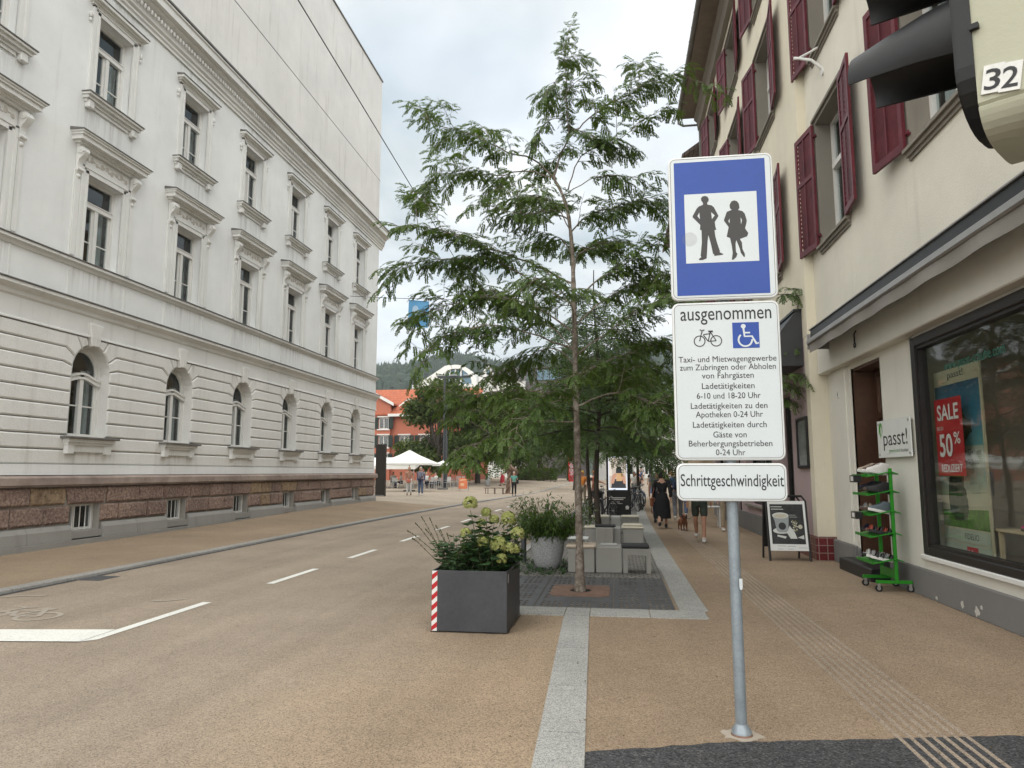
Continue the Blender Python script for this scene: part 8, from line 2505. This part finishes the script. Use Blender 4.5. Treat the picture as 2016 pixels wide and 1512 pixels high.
# ================================================================ WIRES AND FLAG
M['cable'] = flatmat('black_cable', (.02,.02,.022), .6)
def wire(label, a, b, sag, r=.011, n=24):
    pts = [a.lerp(b, k/n) - Vector((0,0,sag*4*(k/n)*(1-k/n))) for k in range(n+1)]
    o = MB().tube(pts, r, 6).build('overhead_wire', M['cable'], org=a); tag(o, label, 'wire', 'wires over the street')
a = onx(462,0,-10.2); b = onx(749,357,-11.86); a2 = a + (a-b)*.9
wire('thin overhead wire running along the blank upper wall to its far corner', a2, b, .0, .010)
a = onx(587,0,-7.2); b = onx(860,450,-7.2); d_ = (b-a)
wire('thicker overhead wire running over the street into the crown of the tree', a-d_*.5, b+d_*1.1, .0, .016)
a = onx(690,583,-11.88); b = Vector((3.72, a.y+1.5, a.z+.3))
wire('horizontal span wire across the street carrying a blue flag', a, b, .35, .012, 30)
f0, f1 = ony(805,591,a.y+.3), ony(845,594,a.y+.4); fb0, fb1 = ony(802,643,a.y+.3), ony(842,645,a.y+.4)
FL = thing('banner', 'light blue banner with a pale emblem hanging from the span wire', 'banner', f0, world=True)
M['flag_blue'] = mat('light_blue_cloth', (.14,.38,.66), .8, .12, 2, 40); M['flag_pale'] = flatmat('pale_emblem', (.42,.60,.78))
mb = MB(); n = 8
def fp(s, t): p = (f0.lerp(f1,s)).lerp(fb0.lerp(fb1,s), t); return p + Vector((0,.07*math.sin(s*7+t*2)*t,0))
for i in range(n):
    for j in range(n): mb.quad(fp(i/n,j/n),fp((i+1)/n,j/n),fp((i+1)/n,(j+1)/n),fp(i/n,(j+1)/n))
mb.tube([f0,f1], .018, 6); mb.tube([fb0,fb1], .014, 6); mb.build('cloth', M['flag_blue'], FL)
mb = MB(); q_ = [fp(.35+.17*math.cos(k*.5236), .38+.2*math.sin(k*.5236)) - Vector((0,.02,0)) for k in range(12)]; mb.add(q_, [tuple(range(12))]); mb.build('emblem', M['flag_pale'], FL)

# ================================================================ WOODED HILL
M['hill_floor'] = mat('forest_floor', (.02,.03,.018), .95, .3, .01, .1)
M['conifer'] = leafmat('conifer', [(.010,.022,.014),(.018,.036,.020),(.03,.05,.026)], .01, .8, .05)
def hill_z(x, y):
    ridge = 92 + 8*math.sin(x*.011+1.0) + 5*math.sin(x*.031) + 2.5*math.sin(x*.083) - .05*abs(x+150)*.6
    return ridge*sst((y-330)/270) if y < 600 else ridge*(1-.5*sst((y-600)/300))
mb = MB(); xs = [-900+45*k for k in range(41)]; ys = [300,340,380,420,460,500,540,580,600,650,720,820,900]
vs = [(x,y,hill_z(x,y)-.1) for y in ys for x in xs]; n = len(xs)
mb.add(vs, [(j*n+i,j*n+i+1,(j+1)*n+i+1,(j+1)*n+i) for j in range(len(ys)-1) for i in range(n-1)])
tag(mb.build('hill', M['hill_floor'], None, True), kind='structure')
mb = MB(); rh = random.Random(83)
for i in range(8500):
    x = rh.uniform(-430, 330); y = 350 + 270*rh.random()**.6
    z = hill_z(x,y); h = rh.uniform(6,12); w = h*rh.uniform(.22,.34)
    k0 = len(mb.v); m_ = 6; a0 = rh.random()*6
    if rh.random() < .7:
        ring_ = [(x+w*rh.uniform(.75,1.2)*math.cos(a0+q*6.283/m_), y+w*math.sin(a0+q*6.283/m_), z+h*rh.uniform(.1,.25)) for q in range(m_)]
        mb.add(ring_+[(x,y,z+h)], [(q,(q+1)%m_,m_) for q in range(m_)])
    else:
        w *= 1.5; h *= .8
        r1 = [(x+w*math.cos(a0+q*6.283/m_), y+w*math.sin(a0+q*6.283/m_), z+h*.35) for q in range(m_)]; r2_ = [(x+w*.75*math.cos(a0+q*6.283/m_), y+w*.75*math.sin(a0+q*6.283/m_), z+h*.8) for q in range(m_)]
        mb.add(r1+r2_+[(x,y,z+h)], [(q,(q+1)%m_,m_+(q+1)%m_,m_+q) for q in range(m_)]+[(m_+q,m_+(q+1)%m_,2*m_) for q in range(m_)])
o = mb.build('forest', M['conifer']); tag(o, 'dark mixed forest covering the distant hill', 'forest', kind='stuff')
# ================================================================ SMALL TRACES OF USE
M['litter'] = leafmat('dry_leaf', [(.06,.045,.02),(.13,.085,.035),(.10,.10,.035)], 3, .8, .1)
LT = Leaves(); rl = random.Random(97)
for i in range(420):
    if i < 300: x, y = rl.uniform(-1.6,3.9), 4.6+13*rl.random()**1.4
    else: x, y = rl.uniform(-8.2,-1.0), 5+18*rl.random()
    if -2.0 < x < -1.1 and 7.4 < y < 8.5: continue
    a = rl.uniform(0,6.28); k = rl.uniform(.010,.030)
    LT.leaf(Vector((x,y,.0165+rl.random()*.003)), Vector((math.cos(a),math.sin(a),rl.uniform(0,.25))).normalized(), Vector((rl.uniform(-.3,.3),0,1)), k, k*.33)
me = bpy.data.meshes.new('fallen_leaves'); me.from_pydata(LT.v, [], LT.f); me.materials.append(M['litter'])
o = bpy.data.objects.new('fallen_leaves', me); COL.objects.link(o); tag(o, 'tiny dry leaves and bits scattered over pavement and road', 'fallen leaves', kind='stuff')
M['chip'] = plaster('exposed_render', (.55,.53,.49), (.3,.28,.25), .5, False, .4, 60)
mb = MB()
for y, z, r_ in ((9.35,.10,.045),(9.0,.07,.06),(8.9,.14,.03),(10.05,.05,.03)):
    mb.add([(XG-.0365, y+r_*rl.uniform(.5,1.2)*math.cos(k*.52), z+r_*rl.uniform(.5,1.3)*math.sin(k*.52)) for k in range(12)], [tuple(range(12))])
mb.build('paint_chips', M['chip'], H1)
mb = MB(); mb.bbox(XG-.062,XG-.046,13.52,13.62,2.98,3.10,.003); mb.mi = 1; mb.box(XG-.0635,XG-.0625,13.555,13.585,3.01,3.07); mb.build('small_plate', [M['sign_white'], M['ink']], H1)
# dirt that collects where walls, planter and blocks meet the paving
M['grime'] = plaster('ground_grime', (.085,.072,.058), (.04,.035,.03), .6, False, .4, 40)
def grime(pts, w, z, nm='grime_line'):
    mb = MB(); L = []
    P = [Vector(p) for p in pts]; out = []
    for a, b in zip(P, P[1:]):
        n = max(1, int((b-a).length/.07))
        out += [a.lerp(b, k/n) for k in range(n)]
    out.append(P[-1])
    for i, p in enumerate(out):
        t = (out[min(i+1,len(out)-1)]-out[max(i-1,0)]).normalized(); nn = Vector((-t.y,t.x))
        L.append((p, p+nn*w*rl.uniform(.25,1.25)))
    for (a,b),(c,d) in zip(L, L[1:]): mb.add([(a.x,a.y,z),(b.x,b.y,z),(d.x,d.y,z),(c.x,c.y,z)], [(0,1,2,3)])
    tag(mb.build(nm, M['grime']), kind='structure')
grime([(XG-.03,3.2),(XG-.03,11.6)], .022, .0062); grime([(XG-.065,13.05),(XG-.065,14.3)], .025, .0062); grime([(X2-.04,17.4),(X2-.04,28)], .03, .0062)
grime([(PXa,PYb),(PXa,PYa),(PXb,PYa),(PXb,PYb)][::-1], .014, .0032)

# ================================================================ AIR
m_, t_, pr_, out_ = _nodes('pale_haze')
t_.nodes.remove(pr_)
pv_ = t_.nodes.new('ShaderNodeVolumePrincipled'); pv_.inputs['Color'].default_value = (.82,.88,.94,1); pv_.inputs['Density'].default_value = .00028
t_.links.new(pv_.outputs[0], out_.inputs['Volume'])
hz_ = MB().box(-1000,1000,-150,1000,-1.2,135).build('haze', m_); tag(hz_, 'pale summer haze over the town and wooded hill', 'haze', kind='stuff')
